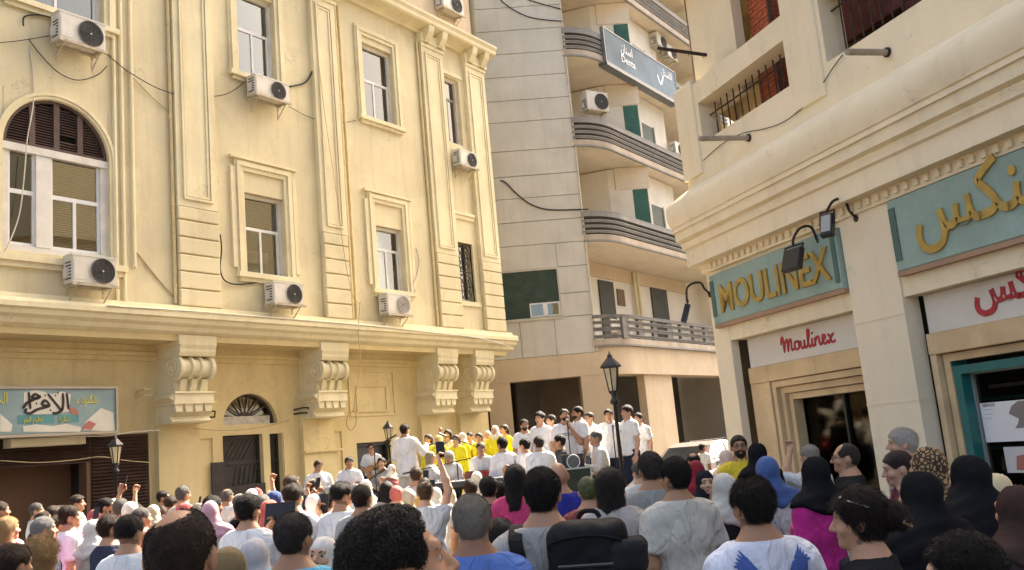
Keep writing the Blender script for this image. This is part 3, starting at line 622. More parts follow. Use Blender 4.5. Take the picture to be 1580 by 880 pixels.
# loggia back wall, ceiling, brick columns
bw = MB(); rect_holes(bw, -1.3, LEN, 5.76, 9.4, [(1.9,3.2,5.8,8.2),(5.6,7.0,5.8,8.2)], 1.9, 2.2); bw.build('loggia_wall', PEACH, RB)
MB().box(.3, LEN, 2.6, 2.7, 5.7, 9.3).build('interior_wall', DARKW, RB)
up = MB(); up.prism_z([(.0,.0),(LEN,.0),(LEN,9),rside(12)], 9.3, 16.0); up.build('upper_storeys', PEACH, RB)
MB().box(-.05,1.26,.32,.5,7.0,9.3).build('loggia_end_wall', PEACH, RB)
q = MB(); q.add([(-.06,.3,7.42),(sx[0]-.06,sx[1],7.42),(sx[0]-.06,sx[1],9.3),(-.06,.3,9.3)], [(0,1,2,3),]); q.build('side_street_wall', PEACH, RB)  # added above the parapet side to keep sun out of the loggia
def brick_column(x0, x1, y0, y1, z0, z1, zb):
    c = MB().box(x0+.012, x1-.012, y0+.012, y1, zb, 9.3).build('brick_column', MORTAR, RB)
    hgt, L_, k = .075, .24, 0; z = z0
    fb = MB().box(0, L_-.012, 0, .1, 0, hgt-.012).mesh('brick', BRICK); fh = MB().box(0, L_/2-.012, 0, .1, 0, hgt-.012).mesh('brick', BRICK)
    sb = MB().box(0, .1, 0, L_-.012, 0, hgt-.012).mesh('brick', BRICK)
    while z < z1:
        off = 0 if k % 2 else L_/2; x = x0
        if off: link('brick', fh, c, (x, y0+rng.uniform(-.003,.003), z)); x += L_/2
        while x+L_ <= x1+.02: link('brick', fb, c, (x, y0+rng.uniform(-.004,.004), z)); x += L_
        if x+L_/2 <= x1+.02: link('brick', fh, c, (x, y0, z))
        y = y0+.115
        while y+L_ <= y1: link('brick', sb, c, (x0+rng.uniform(-.004,.003), y, z)); link('brick', sb, c, (x1-.1, y, z)); y += L_
        z += hgt; k += 1
brick_column(1.28, 1.78, .62, 1.35, 6.35, 9.3, 5.76); brick_column(5.05, 5.65, .62, 1.1, 6.0, 7.9, 5.76)
bb = MB().box(1.80, 5.0, 1.2, 1.3, 7.2, 9.3).build('brick_wall', BRICKD, RB)
MB().box(3.9, 4.6, 1.2, 1.3, 5.76, 7.6).build('brick_pier', BRICKD, RB)
# street level
MB().box(.0,.47,0,.14,0,4.3).build('column', PEACH2, RB)
pb = MB().box(3.42,4.32,-.02,.22,0,4.3)
pb = pb.build('column', PEACH2, RB)
for z in (1.9, 2.93): MB().box(3.415,4.325,-.026,.2,z,z+.02).build('groove_band', PEACH2, pb)
MB().box(8.0,8.9,-.02,.55,0,4.3).build('column', PEACH2, RB); MB().box(12,12.9,-.02,.55,0,4.3).build('column', PEACH2, RB)
for x0, x1 in ((.47,3.42),(4.32,8.0),(8.9,12)):
    MB().box(x0, x1, .01, .5, 3.13, 4.3).build('beam', PEACH, RB)
def shopbay(x0, x1, name, d0, d1, lint, fm):
    s = empty('shopfront', parent=RB)
    MB().box(x0+.16, x1, .2, .24, 2.665, 3.12).build('sign_panel', WBOARD, s)
    MB().box(x0-.45, x0+.16, .32, .42, 0, 3.4).build('side_gap', mat('brown_gap', (.06,.045,.03), .8), s)
    MB().cbox(x0+.13, d0+.0, .16, .5, 2.41, 2.66, .01).cbox(d0, (d0+x1)/2, .16, .5, 2.41, 2.66, .008).cbox((d0+x1)/2, x1, .16, .5, 2.41, 2.66, .008).build('marble_lintel', MARBLE, s)
    MB().cbox(x0+.13, d0-.02, .17, .5, 0, 2.41, .01).build('marble_jamb', MARBLE, s)
    f = MB()
    for o, y in (((0,.2),(.1,.27),(.2,.33)) if name == 'a' else ((.0,.26),)):
        f.box(d0+o, d0+o+.09, y, .5, 0, 2.4-o).box(d0+o+.09, x1, y, .5, 2.31-o, 2.4-o)
    f.build('frame', fm, s)
    return s
s1 = shopbay(.47, 3.42, 'a', 1.12, 3.42, 2.3, MARBLE)
MB().box(1.42, 3.42, .52, .53, 0, 2.15).build('pane', SHOPG, s1); MB().box(2.33,2.37,.48,.55,0,2.15).box(1.42,3.42,.5,.56,2.1,2.16).build('door_frame', BLACKM, s1)
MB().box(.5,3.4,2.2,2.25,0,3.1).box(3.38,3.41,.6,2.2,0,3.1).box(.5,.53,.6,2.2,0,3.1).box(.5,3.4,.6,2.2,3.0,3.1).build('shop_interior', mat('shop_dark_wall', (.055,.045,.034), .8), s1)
for k in range(4):
    z = .5+k*.42; sh = MB().box(1.5,3.3,1.85,2.15,z,z+.03).build('shelf', mat('shelf_wood', (.16,.1,.06), .6), s1)
    for j in range(7):
        x = 1.6+j*.24; MB().lathe([(.0,z+.03),(.05,z+.03),(.06,z+.12),(.035,z+.2),(.0,z+.21)], 10, (x,1.98,0)).build('appliance', rng.choice([WBOARD, BLACKM, ALU, MARBLE]), s1, smooth=True)
s2 = shopbay(4.26, 8.0, 'b', 4.50, 8.0, 2.3, MARBLE)
MB().box(4.59,4.60,.27,.5,2.25,2.31).box(4.60,4.70,.28,.52,0,2.25).box(4.70,8,.28,.52,2.15,2.25).build('teal_frame', TEALF, s2)
MB().box(4.70,4.72,.42,.5,0,2.15).box(4.72,8,.42,.5,2.135,2.15).build('inner_frame', mat('dull_aluminium', (.32,.31,.29), .4), s2)
MB().box(4.71,8,.46,.465,0,2.14).build('pane', SHOPG, s2)
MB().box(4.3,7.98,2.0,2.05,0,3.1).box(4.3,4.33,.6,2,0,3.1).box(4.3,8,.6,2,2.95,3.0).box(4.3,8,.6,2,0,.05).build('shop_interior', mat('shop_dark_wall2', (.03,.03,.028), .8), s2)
MB().box(4.75,8,.6,.64,1.96,2.0).build('ceiling_rail', mat('dull_aluminium', (.32,.31,.29), .4), s2)
MB().box(4.63,4.66,.53,.56,.2,1.86).box(4.66,7.6,.53,.56,1.82,1.86).box(4.66,7.6,.53,.56,1.27,1.31).build('display_frame', TEALF, s2)
# ================================================================== text helpers
_AR = {'ا':(0xFE8D,0xFE8E),'أ':(0xFE83,0xFE84),'د':(0xFEA9,0xFEAA),'ر':(0xFEAD,0xFEAE),'ز':(0xFEAF,0xFEB0),'و':(0xFEED,0xFEEE),'ة':(0xFE93,0xFE94)}
for ch, b in (('ب',0xFE8F),('ت',0xFE95),('ج',0xFE9D),('ح',0xFEA1),('س',0xFEB1),('ع',0xFEC9),('ك',0xFED9),('ل',0xFEDD),('م',0xFEE1),('ن',0xFEE5),('ه',0xFEE9),('ي',0xFEF1)):
    _AR[ch] = (b, b+1, b+2, b+3)
def arabic(t):
    out = []
    for i, c in enumerate(t):
        if c not in _AR: out.append(c); continue
        prev = i > 0 and t[i-1] in _AR and len(_AR[t[i-1]]) == 4; nxt = i+1 < len(t) and t[i+1] in _AR; f = _AR[c]
        k = (3 if prev and nxt else 1 if prev else 2 if nxt else 0) if len(f) == 4 else (1 if prev else 0)
        out.append(chr(f[k]))
    return ''.join(reversed(out))
def textmesh(body, size, depth, mt, offset=0.0, shear=0.0, width=None):
    """mesh of flat lettering: x along, z up, front face at y=-depth"""
    c = bpy.data.curves.new('lettering', 'FONT'); c.body = body; c.size = size; c.extrude = depth/2; c.offset = offset; c.shear = shear; c.resolution_u = 3
    o = bpy.data.objects.new('lettering', c); COL.objects.link(o); bpy.context.view_layer.update()
    me = bpy.data.meshes.new_from_object(o.evaluated_get(bpy.context.evaluated_depsgraph_get())); bpy.data.objects.remove(o)
    x0 = min(v.co.x for v in me.vertices); x1 = max(v.co.x for v in me.vertices); k = width/(x1-x0) if width else 1
    for v in me.vertices: v.co = Vector(((v.co.x-x0)*k, -v.co.z-depth/2, v.co.y))
    me.flip_normals(); me.materials.clear(); me.materials.append(mt); me.update(); return me
def smooth_line(pts, n=5):
    P = [Vector(p) for p in pts]; out = []
    for i in range(len(P)-1):
        a, b, c, d = P[max(i-1,0)], P[i], P[i+1], P[min(i+2,len(P)-1)]
        for k in range(n):
            t = k/n; out.append(.5*((2*b)+(c-a)*t+(2*a-5*b+4*c-d)*t*t+(3*b-a-3*c+d)*t**3))
    out.append(P[-1]); return out
def stroke(mb, pts, w, y0, y1, nib=.55, closed=False):
    P = smooth_line([(p[0], p[1]) for p in pts]); A = []; B = []
    for i, p in enumerate(P):
        t = P[min(i+1,len(P)-1)]-P[max(i-1,0)]; t = t.normalized() if t.length > 1e-9 else Vector((1,0)); n = Vector((-t.y, t.x))
        e = min(1, .45+min(i, len(P)-1-i)*.35); ww = w*e*(1-nib*.5*abs(t.x*.7-t.y*.7))/2
        A.append(tuple(p+n*ww)); B.append(tuple(p-n*ww))
    n = len(A); b = len(mb.v)
    vs = [(p[0], y0, p[1]) for p in A]+[(p[0], y0, p[1]) for p in B]+[(p[0], y1, p[1]) for p in A]+[(p[0], y1, p[1]) for p in B]
    fs = []
    for i in range(n-1):
        fs += [(i+1, i, n+i, n+i+1), (2*n+i, 2*n+i+1, 3*n+i+1, 3*n+i), (i, i+1, 2*n+i+1, 2*n+i), (n+i+1, n+i, 3*n+i, 3*n+i+1)]
    fs += [(0, 2*n, 3*n, n), (n-1, 2*n-1, 4*n-1, 3*n-1)]
    mb.add(vs, fs)
def place(o, fr): o.location = fr.o; o.rotation_euler = (0, 0, fr.rz); return o

# ================================================================== the board over the brown shutter
sg = place(empty('painted_signboard'), FL); SO = .52     # stands SO in front of the recessed wall
sy = REC-SO; so_ = -sy
b0 = FL.at(0, 672, so_); b1 = FL.at(178, 600, so_)
S0, S1, H0, H1 = -4.3, b1[0], b0[1], b1[1]
MB().cbox(S0, S1, sy, REC, H0, H1, .01).build('board', mat('sign_blue', (.25,.34,.335), .6, .16, 1.2), sg)
f = MB().box(S0-.03,S1+.04,sy-.025,sy+.05,H1,H1+.045).box(S0-.03,S1+.04,sy-.025,sy+.05,H0-.05,H0).box(S1,S1+.045,sy-.024,sy+.05,H0,H1).build('frame', mat('sign_frame', (.42,.36,.27), .6), sg)
def pxs(pts, dx=0, dy=580, k=5.267): return [FL.at(x/k+dx, y/k+dy, so_) for x, y in pts]
wh = mat('sign_white', (.62,.58,.48), .6, .06, 3); ye = mat('sign_yellow', (.62,.56,.10), .6); bk = mat('sign_black', (.035,.025,.02), .6)
h = MB()
for poly in ([(195,135),(300,118),(420,150),(500,128),(575,150),(560,290),(450,310),(230,315),(190,260)], [(700,370),(820,262),(920,300),(935,455),(680,440)], [(185,410),(290,395),(420,410),(540,390),(660,420),(650,455),(190,455)], [(0,310),(60,360),(100,400),(90,455),(0,455)]):
    h.prism_y(pxs(poly), sy-.004, sy+.0)
h.build('white_print', wh, sg)
h = MB()
for poly in ([(560,255),(620,270),(640,320),(580,310)], [(660,430),(720,365),(780,390),(740,440)]): h.prism_y(pxs(poly), sy-.007, sy-.001)
h.build('red_print', mat('sign_red', (.45,.16,.12), .6), sg)
h = MB(); h.prism_y(pxs([(470,320),(640,318),(640,375),(470,385)]), sy-.003, sy+.001); h.prism_y(pxs([(140,320),(440,318),(440,385),(140,395)]), sy-.003, sy+.001); h.build('teal_print', mat('sign_teal', (.10,.27,.27), .6), sg)
h = MB()
for pts in ([(540,140),(548,200),(556,275)], [(508,140),(512,220),(500,280),(450,306),(425,298)], [(385,145),(430,200),(480,262),(500,285)], [(395,245),(340,235),(365,200),(400,240),(360,258),(300,275),(245,305),(205,295),(215,265)], [(232,130),(238,200),(246,272)], [(320,170),(285,150),(260,178),(300,185),(325,165),(270,195),(220,220),(185,265)]):
    stroke(h, pxs(pts), .055, sy-.012, sy-.003)
for x, y in ((365,160),(450,160),(470,140),(295,225),(410,280)): q = pxs([(x,y)])[0]; h.prism_y([(q[0]-.015,q[1]),(q[0],q[1]+.02),(q[0]+.015,q[1]),(q[0],q[1]-.02)], sy-.012, sy-.003)
h.build('calligraphy', bk, sg)
def put(par, body, x, z, size, y, mt, depth=.008, width=None, off=0.0, name='lettering', shear=0.0):
    return link(name, textmesh(body, size, depth, mt, off, shear, width), par, (x, y, z))
q0 = pxs([(620,225)])[0]; put(sg, arabic('هكتوب'), q0[0], q0[1], .24, sy-.002, ye, width=.40)
q0 = pxs([(-60,225)])[0]; put(sg, arabic('الت'), q0[0], q0[1], .26, sy-.002, ye, width=.24)
q0 = pxs([(480,372)])[0]; put(sg, arabic('تجارة'), q0[0], q0[1], .13, sy-.004, ye, width=.2)
q0 = pxs([(190,375)])[0]; put(sg, arabic('تعليم المو'), q0[0], q0[1], .13, sy-.004, ye, width=.34)
tag(sg, 'blue painted signboard with black Arabic calligraphy and white paper shapes above brown shutter', 'sign')

# ================================================================== signs of the shop building
def teal_sign(x0, x1, z0, z1, label):
    s = place(empty('teal_signboard'), FR)
    MB().cbox(x0, x1, -.10, .0, z0, z1, .012).build('board', TEAL, s)
    for f in (MB().box(x0+.02,x0+.12,-.115,-.1,z0+.12,z1-.1), MB().box(x1-.10,x1-.02,-.115,-.1,z0+.08,z1-.1)): f.build('end_strip', mat('teal_dark', (.09,.15,.125), .7), s)
    MB().box(x0-.01,x1+.01,-.09,.0,z0-.06,z0-.002).build('drip_board', mat('sign_edge', (.38,.24,.15), .8), s)
    tag(s, label, 'sign'); return s
t1 = teal_sign(.23, 3.40, 3.42, 4.22, 'teal signboard with raised gold Latin capitals over the shop door')
put(t1, 'MOULINEX', .52, 3.58, .62, -.102, GOLD, .03, 2.72, .008)
t2 = teal_sign(4.40, 7.95, 3.42, 4.28, 'teal signboard with raised gold Arabic lettering over the display window')
put(t2, arabic('مولينكس'), 4.82, 3.72, .86, -.102, GOLD, .03, 2.7, .01)
MSC = [[(0,.9),(.15,1.5),(.35,1.7),(.42,1.2),(.38,0)],[(.38,0),(.6,.9),(.95,1.35),(1.05,1.1),(.98,0)],[(.98,0),(1.2,.9),(1.5,1.3),(1.62,1.05),(1.55,.25),(1.75,.1),(1.95,.3)],
 [(2.5,.95),(2.15,.85),(2.05,.4),(2.3,.08),(2.65,.25),(2.7,.7),(2.5,.95),(2.75,.85),(3,.75)],[(3,.95),(2.98,.4),(3.15,.08),(3.45,.3),(3.55,.95)],[(3.55,.95),(3.52,.3),(3.7,.08),(3.95,.35)],
 [(3.95,.35),(4.3,1.3),(4.35,1.8),(4.15,1.85),(4.08,1.2),(4.1,.3),(4.3,.08),(4.55,.35)],[(4.65,.95),(4.62,.3),(4.8,.08),(5,.3)],[(4.72,1.35),(4.8,1.45),(4.86,1.38)],[(5.05,.95),(5.05,.05)],
 [(5.05,.4),(5.3,.9),(5.6,.9),(5.62,.3),(5.8,.08),(6,.3)],[(6,.35),(6.4,.6),(6.5,.9),(6.25,1),(6.1,.5),(6.3,.08),(6.65,.2),(6.85,.4)],[(6.85,.9),(7.05,.85),(7.3,.15),(7.6,.1),(7.75,.3)],[(7.7,.95),(7.4,.75),(7,.15),(6.8,.1)]]
h = MB()
for st_ in MSC: stroke(h, [(1.50+x*.158, 2.79+z*.135) for x, z in st_], .034, .188, .2, .3)
h.build('red_script', RED, s1)
put(s2, arabic('مولينكس'), 5.16, 2.86, .5, .198, RED, .012, 1.75, .012, 'red_script')
# poster in the window
po = place(empty('appliance_poster'), FR)
p0 = FR.at(1514, 626, -.5); p1 = FR.at(1524, 686, -.5)
MB().box(5.42, 6.25, .50, .512, 1.36, 1.80).build('sheet', mat('poster_paper', (.78,.76,.72), .5, .03), po)
put(po, 'KENWOOD', 5.46, 1.755, .05, .499, mat('grey_print', (.16,.15,.15), .5), .001, .17, .001)
h = MB(); h.prism_y([(5.85,1.5),(6.2,1.5),(6.2,1.55),(6.1,1.57),(6.1,1.7),(6.2,1.72),(6.2,1.79),(5.95,1.79),(5.85,1.74),(5.8,1.66),(5.92,1.6),(5.9,1.55)], .497, .5)
h.build('mixer_print', mat('mixer_grey', (.25,.21,.19), .5), po)
h = MB()
for k in range(3): h.box(5.47, 5.60-.02*k, .498, .5, 1.72-k*.05, 1.727-k*.05)
h.build('small_print', mat('pale_print', (.45,.44,.44), .6), po)
po.location = FR.o+FR.d*-.68+FR.n*.06; tag(po, 'white appliance poster with grey food mixer on the teal framed window', 'poster')
po = place(empty('small_poster'), FR); MB().box(5.62,6.0,.50,.512,1.02,1.30).build('sheet', mat('poster_paper2', (.6,.58,.55), .5, .05), po); h = MB().prism_y([(5.75,1.05),(5.95,1.05),(5.97,1.16),(5.9,1.22),(5.78,1.2)], .497, .5); h.build('red_print', mat('poster_red', (.42,.16,.12), .5), po)
po.location = FR.o+FR.d*-.66+FR.n*.06; tag(po, 'smaller poster with red picture under the mixer poster', 'poster')

# ================================================================== clinic banner on the balcony
BX0, BZ0 = FM.at(936, 94, .84); BX1 = FM.at(1046, 158, .84)[0]; BZ1 = FM.at(932, 44, .84)[1]
cb = empty('clinic_banner', FM.o, FM.rz); q = MB().cbox(BX0, BX1, -.84, -.74, BZ0, BZ1, .01).build('board', mat('blue_grey_banner', (.15,.22,.28), .7, .25, .45, spec=.15), cb)
MB().box(BX0-.05,BX0,-.86,-.72,BZ0-.05,BZ1+.05).box(BX1,BX1+.05,-.86,-.72,BZ0-.05,BZ1+.05).box(BX0,BX1,-.855,-.72,BZ1,BZ1+.05).box(BX0,BX1,-.855,-.5,BZ0-.14,BZ0).build('frame', mat('grey_banner_frame', (.14,.15,.16), .5), cb)
wl_ = mat('banner_white', (.75,.75,.75), .5)
put(cb, arabic('اسنان'), BX0+1.25, BZ0+.78, .5, -.842, wl_, .006, .95); put(cb, 'Denta', BX0+1.25, BZ0+.36, .42, -.842, wl_, .006, 1.1); put(cb, arabic('الاسنان'), BX1-1.35, BZ0+.85, .45, -.842, wl_, .006, 1.0)
h = MB(); stroke(h, [(BX1-1.75,BZ0+.72),(BX1-1.6,BZ0+.45),(BX1-1.45,BZ0+.42),(BX1-1.2,BZ0+.8)], .11, -.848, -.842); h.build('tick_logo', wl_, cb)
tag(cb, 'long blue grey clinic banner with white lettering fixed along a curved balcony', 'banner')

# ================================================================== air conditioners
def ac(loc, rz, label, w=.82, h=.56, d=.32, fan=ACD, group=None):
    """front (fan side) faces local -y; loc is the middle of the back bottom edge"""
    o = empty('air_conditioner', loc, rz)
    b = MB().cbox(-w/2, w/2, -d, -.02, .03, h, .012); b.box(-w/2-.012, w/2+.012, -d-.008, -.015, h-.03, h+.005)
    b = b.build('casing', ACW, o)
    MB().box(-w/2+.03, -w/2+.27, -d-.006, -d, .09, h-.1).build('front_panel', ACW, b)
    cx, cz, r = w*.17, h*.5, h*.41
    gr = MB().lathe([(0, -d-.012), (r*.93, -d-.012), (r, -d-.004), (r, -d+.02)], 28, (cx, 0, cz), 'y'); gr.build('fan_disc', fan, o)
    g2 = MB()
    for q in (.2, .4, .6, .8, 1.0): g2.tube([(cx+r*q*cos(t*pi/12), -d-.02, cz+r*q*sin(t*pi/12)) for t in range(25)], .0045 if q < 1 else .012, 4, False)
    for t in range(8): g2.tube([(cx, -d-.02, cz), (cx+r*cos(t*pi/4), -d-.02, cz+r*sin(t*pi/4))], .004, 4)
    g2.build('fan_guard', mat('ac_guard', (.10,.095,.085), .6) if fan is ACD else ACW, o)
    MB().lathe([(0,-d-.026),(.016,-d-.026),(.02,-d-.018)], 10, (cx,0,cz), 'y').build('hub', ACW if fan is ACD else ACD, o)
    s = MB()
    for k in range(6): s.box(-w/2-.004, -w/2+.01, -d+.05, -.08, .1+k*.06, .125+k*.06)
    s.build('side_vents', ACD, o)
    v = MB().box(-w/2-.05, -w/2, -.2, -.08, .12, .3); v.build('valve_cover', ACW, o)
    br = MB()
    for x in (-w/2+.1, w/2-.1): br.box(x-.02, x+.02, -d-.05, .0, -.02, .03).tube([(x,-.01,-.28),(x,-d+.02,-.01)], .015, 5).box(x-.02,x+.02,-.02,.0,-.32,.03)
    br.box(-w/2-.02, w/2+.02, -d-.05, -d-.01, -.025, .025).box(-w/2-.02, w/2+.02, -.06, -.02, -.022, .022)
    br.build('bracket', ACM, o)
    tag(o, label, 'air conditioner', group or 'air conditioners on the facades'); return o
def ac_px(fr, xl, xr, yb, off, label, **k):
    """front bottom edge runs from pixel xl to xr at about height pixel yb"""
    s0, z0 = fr.at(xl, yb[0], off); s1, z1 = fr.at(xr, yb[1], off); d = k.get('d', .32); back = off-d
    p = fr.w((s0+s1)/2, -back, (z0+z1)/2-.02); k['w'] = max(.6, s1-s0); return ac(p, fr.rz, label, **k)
ac_px(FL, 92, 163, (60,80), .42, 'dusty air conditioner under the top window beside looping cables', h=.60)
ac_px(FL, 395, 447, (145,159), .42, 'white air conditioner with dark fan under the upper window, thick black hose beside it', h=.50)
ac_px(FL, 112, 181, (436,442), .42, 'stained cream air conditioner under the arched window', h=.56)
ac_px(FL, 423, 470, (466,473), .40, 'cream air conditioner under the lower window with curtain', h=.52)
ac_px(FL, 599, 635, (484,487), .40, 'white air conditioner with pale grey fan above the cornice', h=.56, fan=mat('ac_pale_grille', (.30,.28,.26), .6))
ac_px(FL, 711, 738, (253,262), .40, 'grey white air conditioner between two narrow pilasters', h=.50)
ac_px(FL, 684, 716, (12,24), .22, 'air conditioner on the attic wall above the roof cornice', h=.6)
p = at_depth(914, 177, 31.9); a_ = ac(p, FC.rz+.5, 'white air conditioner in the corner of a curved balcony beside the stone edge', .95, .72, .4)
for k, (x, y, nb) in enumerate(((1018,72,'nearer the green shutter'),(1034,90,'nearer the iron bracket'))):
    s, z = FM.at(x, y, .2); ac(FM.w(s, .07, z-.1), FM.rz, 'air conditioner above the clinic banner, the one '+nb, .9, .6, .4, group='pair of air conditioners above the banner')
s, z = FM.at(1048, 233, .2); ac(FM.w(s, .1, z-.2), FM.rz, 'air conditioner on a balcony half hidden by the peach building', .8, .55)

# ================================================================== lamp posts
LAMPG = mat('lamp_glass', (.86,.78,.58), .4, .05, 3)
_n = LAMPG.node_tree; _t = _n.nodes.new('ShaderNodeBsdfTranslucent'); _t.inputs[0].default_value = (.9,.82,.6,1); _x = _n.nodes.new('ShaderNodeMixShader'); _x.inputs[0].default_value = .65; _n.links.new(_n.nodes['Principled BSDF'].outputs[0], _x.inputs[1]); _n.links.new(_t.outputs[0], _x.inputs[2]); _n.links.new(_x.outputs[0], _n.nodes['Material Output'].inputs[0])
def lamp_post(loc, H, label, sc_=1.0):
    o = empty('lamp_post', loc); k = sc_
    MB().lathe([(.12*k,0),(.12*k,.08),(.09*k,.12),(.085*k,.5),(.05*k,.58),(.03*k,.7),(.023*k,H-.62),(.055*k,H-.6),(.055*k,H-.57),(.035*k,H-.55),(.03*k,H-.5),(.06*k,H-.47),(.02*k,H-.45)], 12).build('post', BLACKM, o, smooth=True)
    z0, z1, r0, r1 = H-.46, H-.17, .055*k, .10*k
    ln = MB(); c6 = [(cos(t*pi/3+.3), sin(t*pi/3+.3)) for t in range(6)]
    for x, y in c6: ln.tube([(x*r0,y*r0,z0),(x*r1,y*r1,z1)], .009*k, 4)
    for z, r in ((z0,r0),(z1,r1)): ln.tube([(x*r,y*r,z) for x, y in c6+c6[:1]], .011*k, 4, False)
    ln.lathe([(r0,z0-.02),(r0*.8,z0+.01),(0,z0+.012)], 6); ln = ln.build('lantern', BLACKM, o)
    for t in range(6):
        a, b = c6[t], c6[(t+1)%6]; q = .97
        MB().add([(a[0]*r0*q,a[1]*r0*q,z0+.01),(b[0]*r0*q,b[1]*r0*q,z0+.01),(b[0]*r1*q,b[1]*r1*q,z1-.01),(a[0]*r1*q,a[1]*r1*q,z1-.01)], [(0,1,2,3)]).build('pane', LAMPG, ln)
    MB().lathe([(.135*k,z1),(.135*k,z1+.02),(.10*k,z1+.06),(.05*k,z1+.11),(.03*k,z1+.13),(.035*k,z1+.145),(.012*k,z1+.17),(.0,z1+.21)], 6).build('roof', BLACKM, ln)
    MB().lathe([(0,z0+.02),(.02,z0+.03),(.03,z0+.13),(.0,z0+.18)], 8).build('bulb', mat('bulb_white', (.85,.82,.74), .4), ln, smooth=True)
    return tag(o, label, 'street lamp', 'black lantern lamp posts')
def lamp_px(x, y, Y, label, k=1.0): p = at_depth(x, y, Y); return lamp_post((p.x, p.y, 0), p.z, label, k)
lamp_px(940, 546, 11.2, 'black lantern lamp post standing in front of the white shirted singers', .94)
lamp_px(178, 673, 15.6, 'black lantern lamp post in front of the brown roller shutter', 1.0)
lamp_px(598, 650, 22.3, 'small black lantern lamp post beside the white suited conductor', 1.0)

# ================================================================== floodlights on the shop building
def flood(base, tip_drop, out, zt, label, tilt=0.0, hs=(.22,.05,.30), back=True):
    o = place(empty('floodlight'), FR); x, z = base
    pts = [(x,0,z),(x,-.1,z+.10),(x+.0,-out*.35,z+zt),(x,-out*.7,z+zt*.95),(x,-out*.95,z+zt*.5),(x,-out,z+tip_drop)]
    MB().tube(smooth_line(pts, 4), .018, 8).build('arm', IRON, o); MB().lathe([(.05,-.02),(.05,.02)], 10, (x,0,z), 'y').build('flange', IRON, o)
    b = MB().cbox(-hs[0]/2,hs[0]/2,-.04,.05,-hs[2],0,.01); hb = b.build('housing', BLACKM, o, loc=(x,-out,z+tip_drop-.03), rot=(radians(-20),0,tilt))
    MB().box(-hs[0]/2+.02,hs[0]/2-.02,*((.05,.056) if back else (-.046,-.04)),-hs[2]+.04,-.03).build('lens', mat('flood_lens', (.35,.33,.28), .25, spec=.6), hb)
    MB().box(-hs[0]/2-.02,-hs[0]/2,-.01,.01,-.15,.06).box(hs[0]/2,hs[0]/2+.02,-.01,.01,-.15,.06).box(-hs[0]/2,hs[0]/2,-.01,.01,.04,.06).build('yoke', IRON, hb)
    return tag(o, label, 'floodlight')
flood((3.75,4.25), .08, .45, .25, 'small black floodlight on a hooked arm in front of the wide plain column', .5, (.16,.05,.30), False)
flood((3.05,4.02), .03, .5, .3, 'large black floodlight hanging in front of the gold capitals', .15, (.30,.06,.30))
flood((.06,3.95), -.12, .45, .2, 'black floodlight on a curled arm at the building corner', -.5, (.17,.05,.30))

# ================================================================== pipes and rods on the shop building
def spout(px, ln, label, r=.04):
    s, z = FR.at(px[0], px[1], .08); o = place(empty('drain_spout'), FR)
    MB().tube([(s,-.08,z),(s,-.08-ln,z-.03)], r, 10).build('pipe', mat('grey_tan_pipe', (.36,.30,.22), .7, .15, 8), o); MB().lathe([(r*1.5,-.11),(r*1.5,-.08)], 10, (s,0,z), 'y').build('flange', IRON, o)
    return tag(o, label, 'pipe')
spout((1156,213), .85, 'grey drain spout sticking out under the first barred opening'); spout((1370,81), .6, 'grey drain spout sticking out under the wide barred opening')
o = place(empty('clothes_line_bracket'), FR); MB().tube([(.42,.8,7.95),(.30,-.55,8.12)], .03, 6).tube([(.42,.8,7.95),(.42,.6,7.6)], .02, 6).build('bar', IRON, o)
for k in range(5): MB().tube([(.40-.025*k,.5-.25*k,7.99+.03*k),(.40-.025*k,.5-.25*k,7.92+.03*k)], .008, 4).build('hook', IRON, o)
tag(o, 'rusty iron clothes line bracket jutting from the upper loggia wall', 'bracket')

# ================================================================== cables
def cable_px(fr, off, pts, r, mt, label, n=5):
    w_ = [fr.w(*(lambda a: (a[0], -off, a[1]))(fr.at(x, y, off))) for x, y in pts]
    o = MB().tube(smooth_line(w_, n), r, 5).build('cable', mt, None, smooth=True); return tag(o, label, 'cable')
cable_px(FL, .10, [(163,82),(200,112),(255,141),(310,149),(350,145),(380,125)], .010, CABLE, 'thin black cable sagging from the top air conditioner to the next window')
cable_px(FL, .05, [(44,60),(62,84),(90,112),(120,124),(150,116),(165,102)], .010, CABLE, 'black cable hanging in a loop below the top air conditioner')
cable_px(FL, .05, [(0,66),(30,63),(80,55)], .008, CABLE, 'short black cable running off left of the top air conditioner')
cable_px(FL, .06, [(36,40),(38,26),(60,23),(82,28)], .016, CABLE, 'black hose bent into the top air conditioner')
cable_px(FL, .05, [(447,134),(470,128),(481,112),(488,90)], .022, CABLE, 'thick black hose rising from the white air conditioner')
cable_px(FL, .05, [(445,164),(480,182),(520,190),(550,186)], .008, CABLE, 'thin dark cable strung between two upper windows')
cable_px(FL, .20, [(482,0),(491,90),(503,190),(518,290),(528,370),(542,450),(556,470)], .008, CABLEC, 'long cream cable dropping down past the second pilaster')
cable_px(FL, .30, [(556,465),(553,510),(556,560),(550,600),(545,636)], .010, CABLEC, 'cream cable dropping from the cornice to a coil on the wall')
cable_px(FL, -.66, [(545,634),(537,642),(535,655),(541,664),(549,655),(549,640),(545,634)], .014, CABLEC, 'coil of cream cable hung on the ground floor wall')
cable_px(FL, .05, [(340,362),(342,385),(340,415),(347,433),(365,439),(390,437),(415,432)], .016, CABLE, 'black hose looping to the air conditioner under the curtain window')
cable_px(FL, .06, [(642,382),(647,405),(643,425),(638,440),(640,452)], .026, CABLEW, 'white wrapped hose above the pale fan air conditioner')
cable_px(FL, .06, [(670,158),(676,185),(685,210),(690,226),(700,230)], .022, CABLEW, 'white hose running to the air conditioner between pilasters')
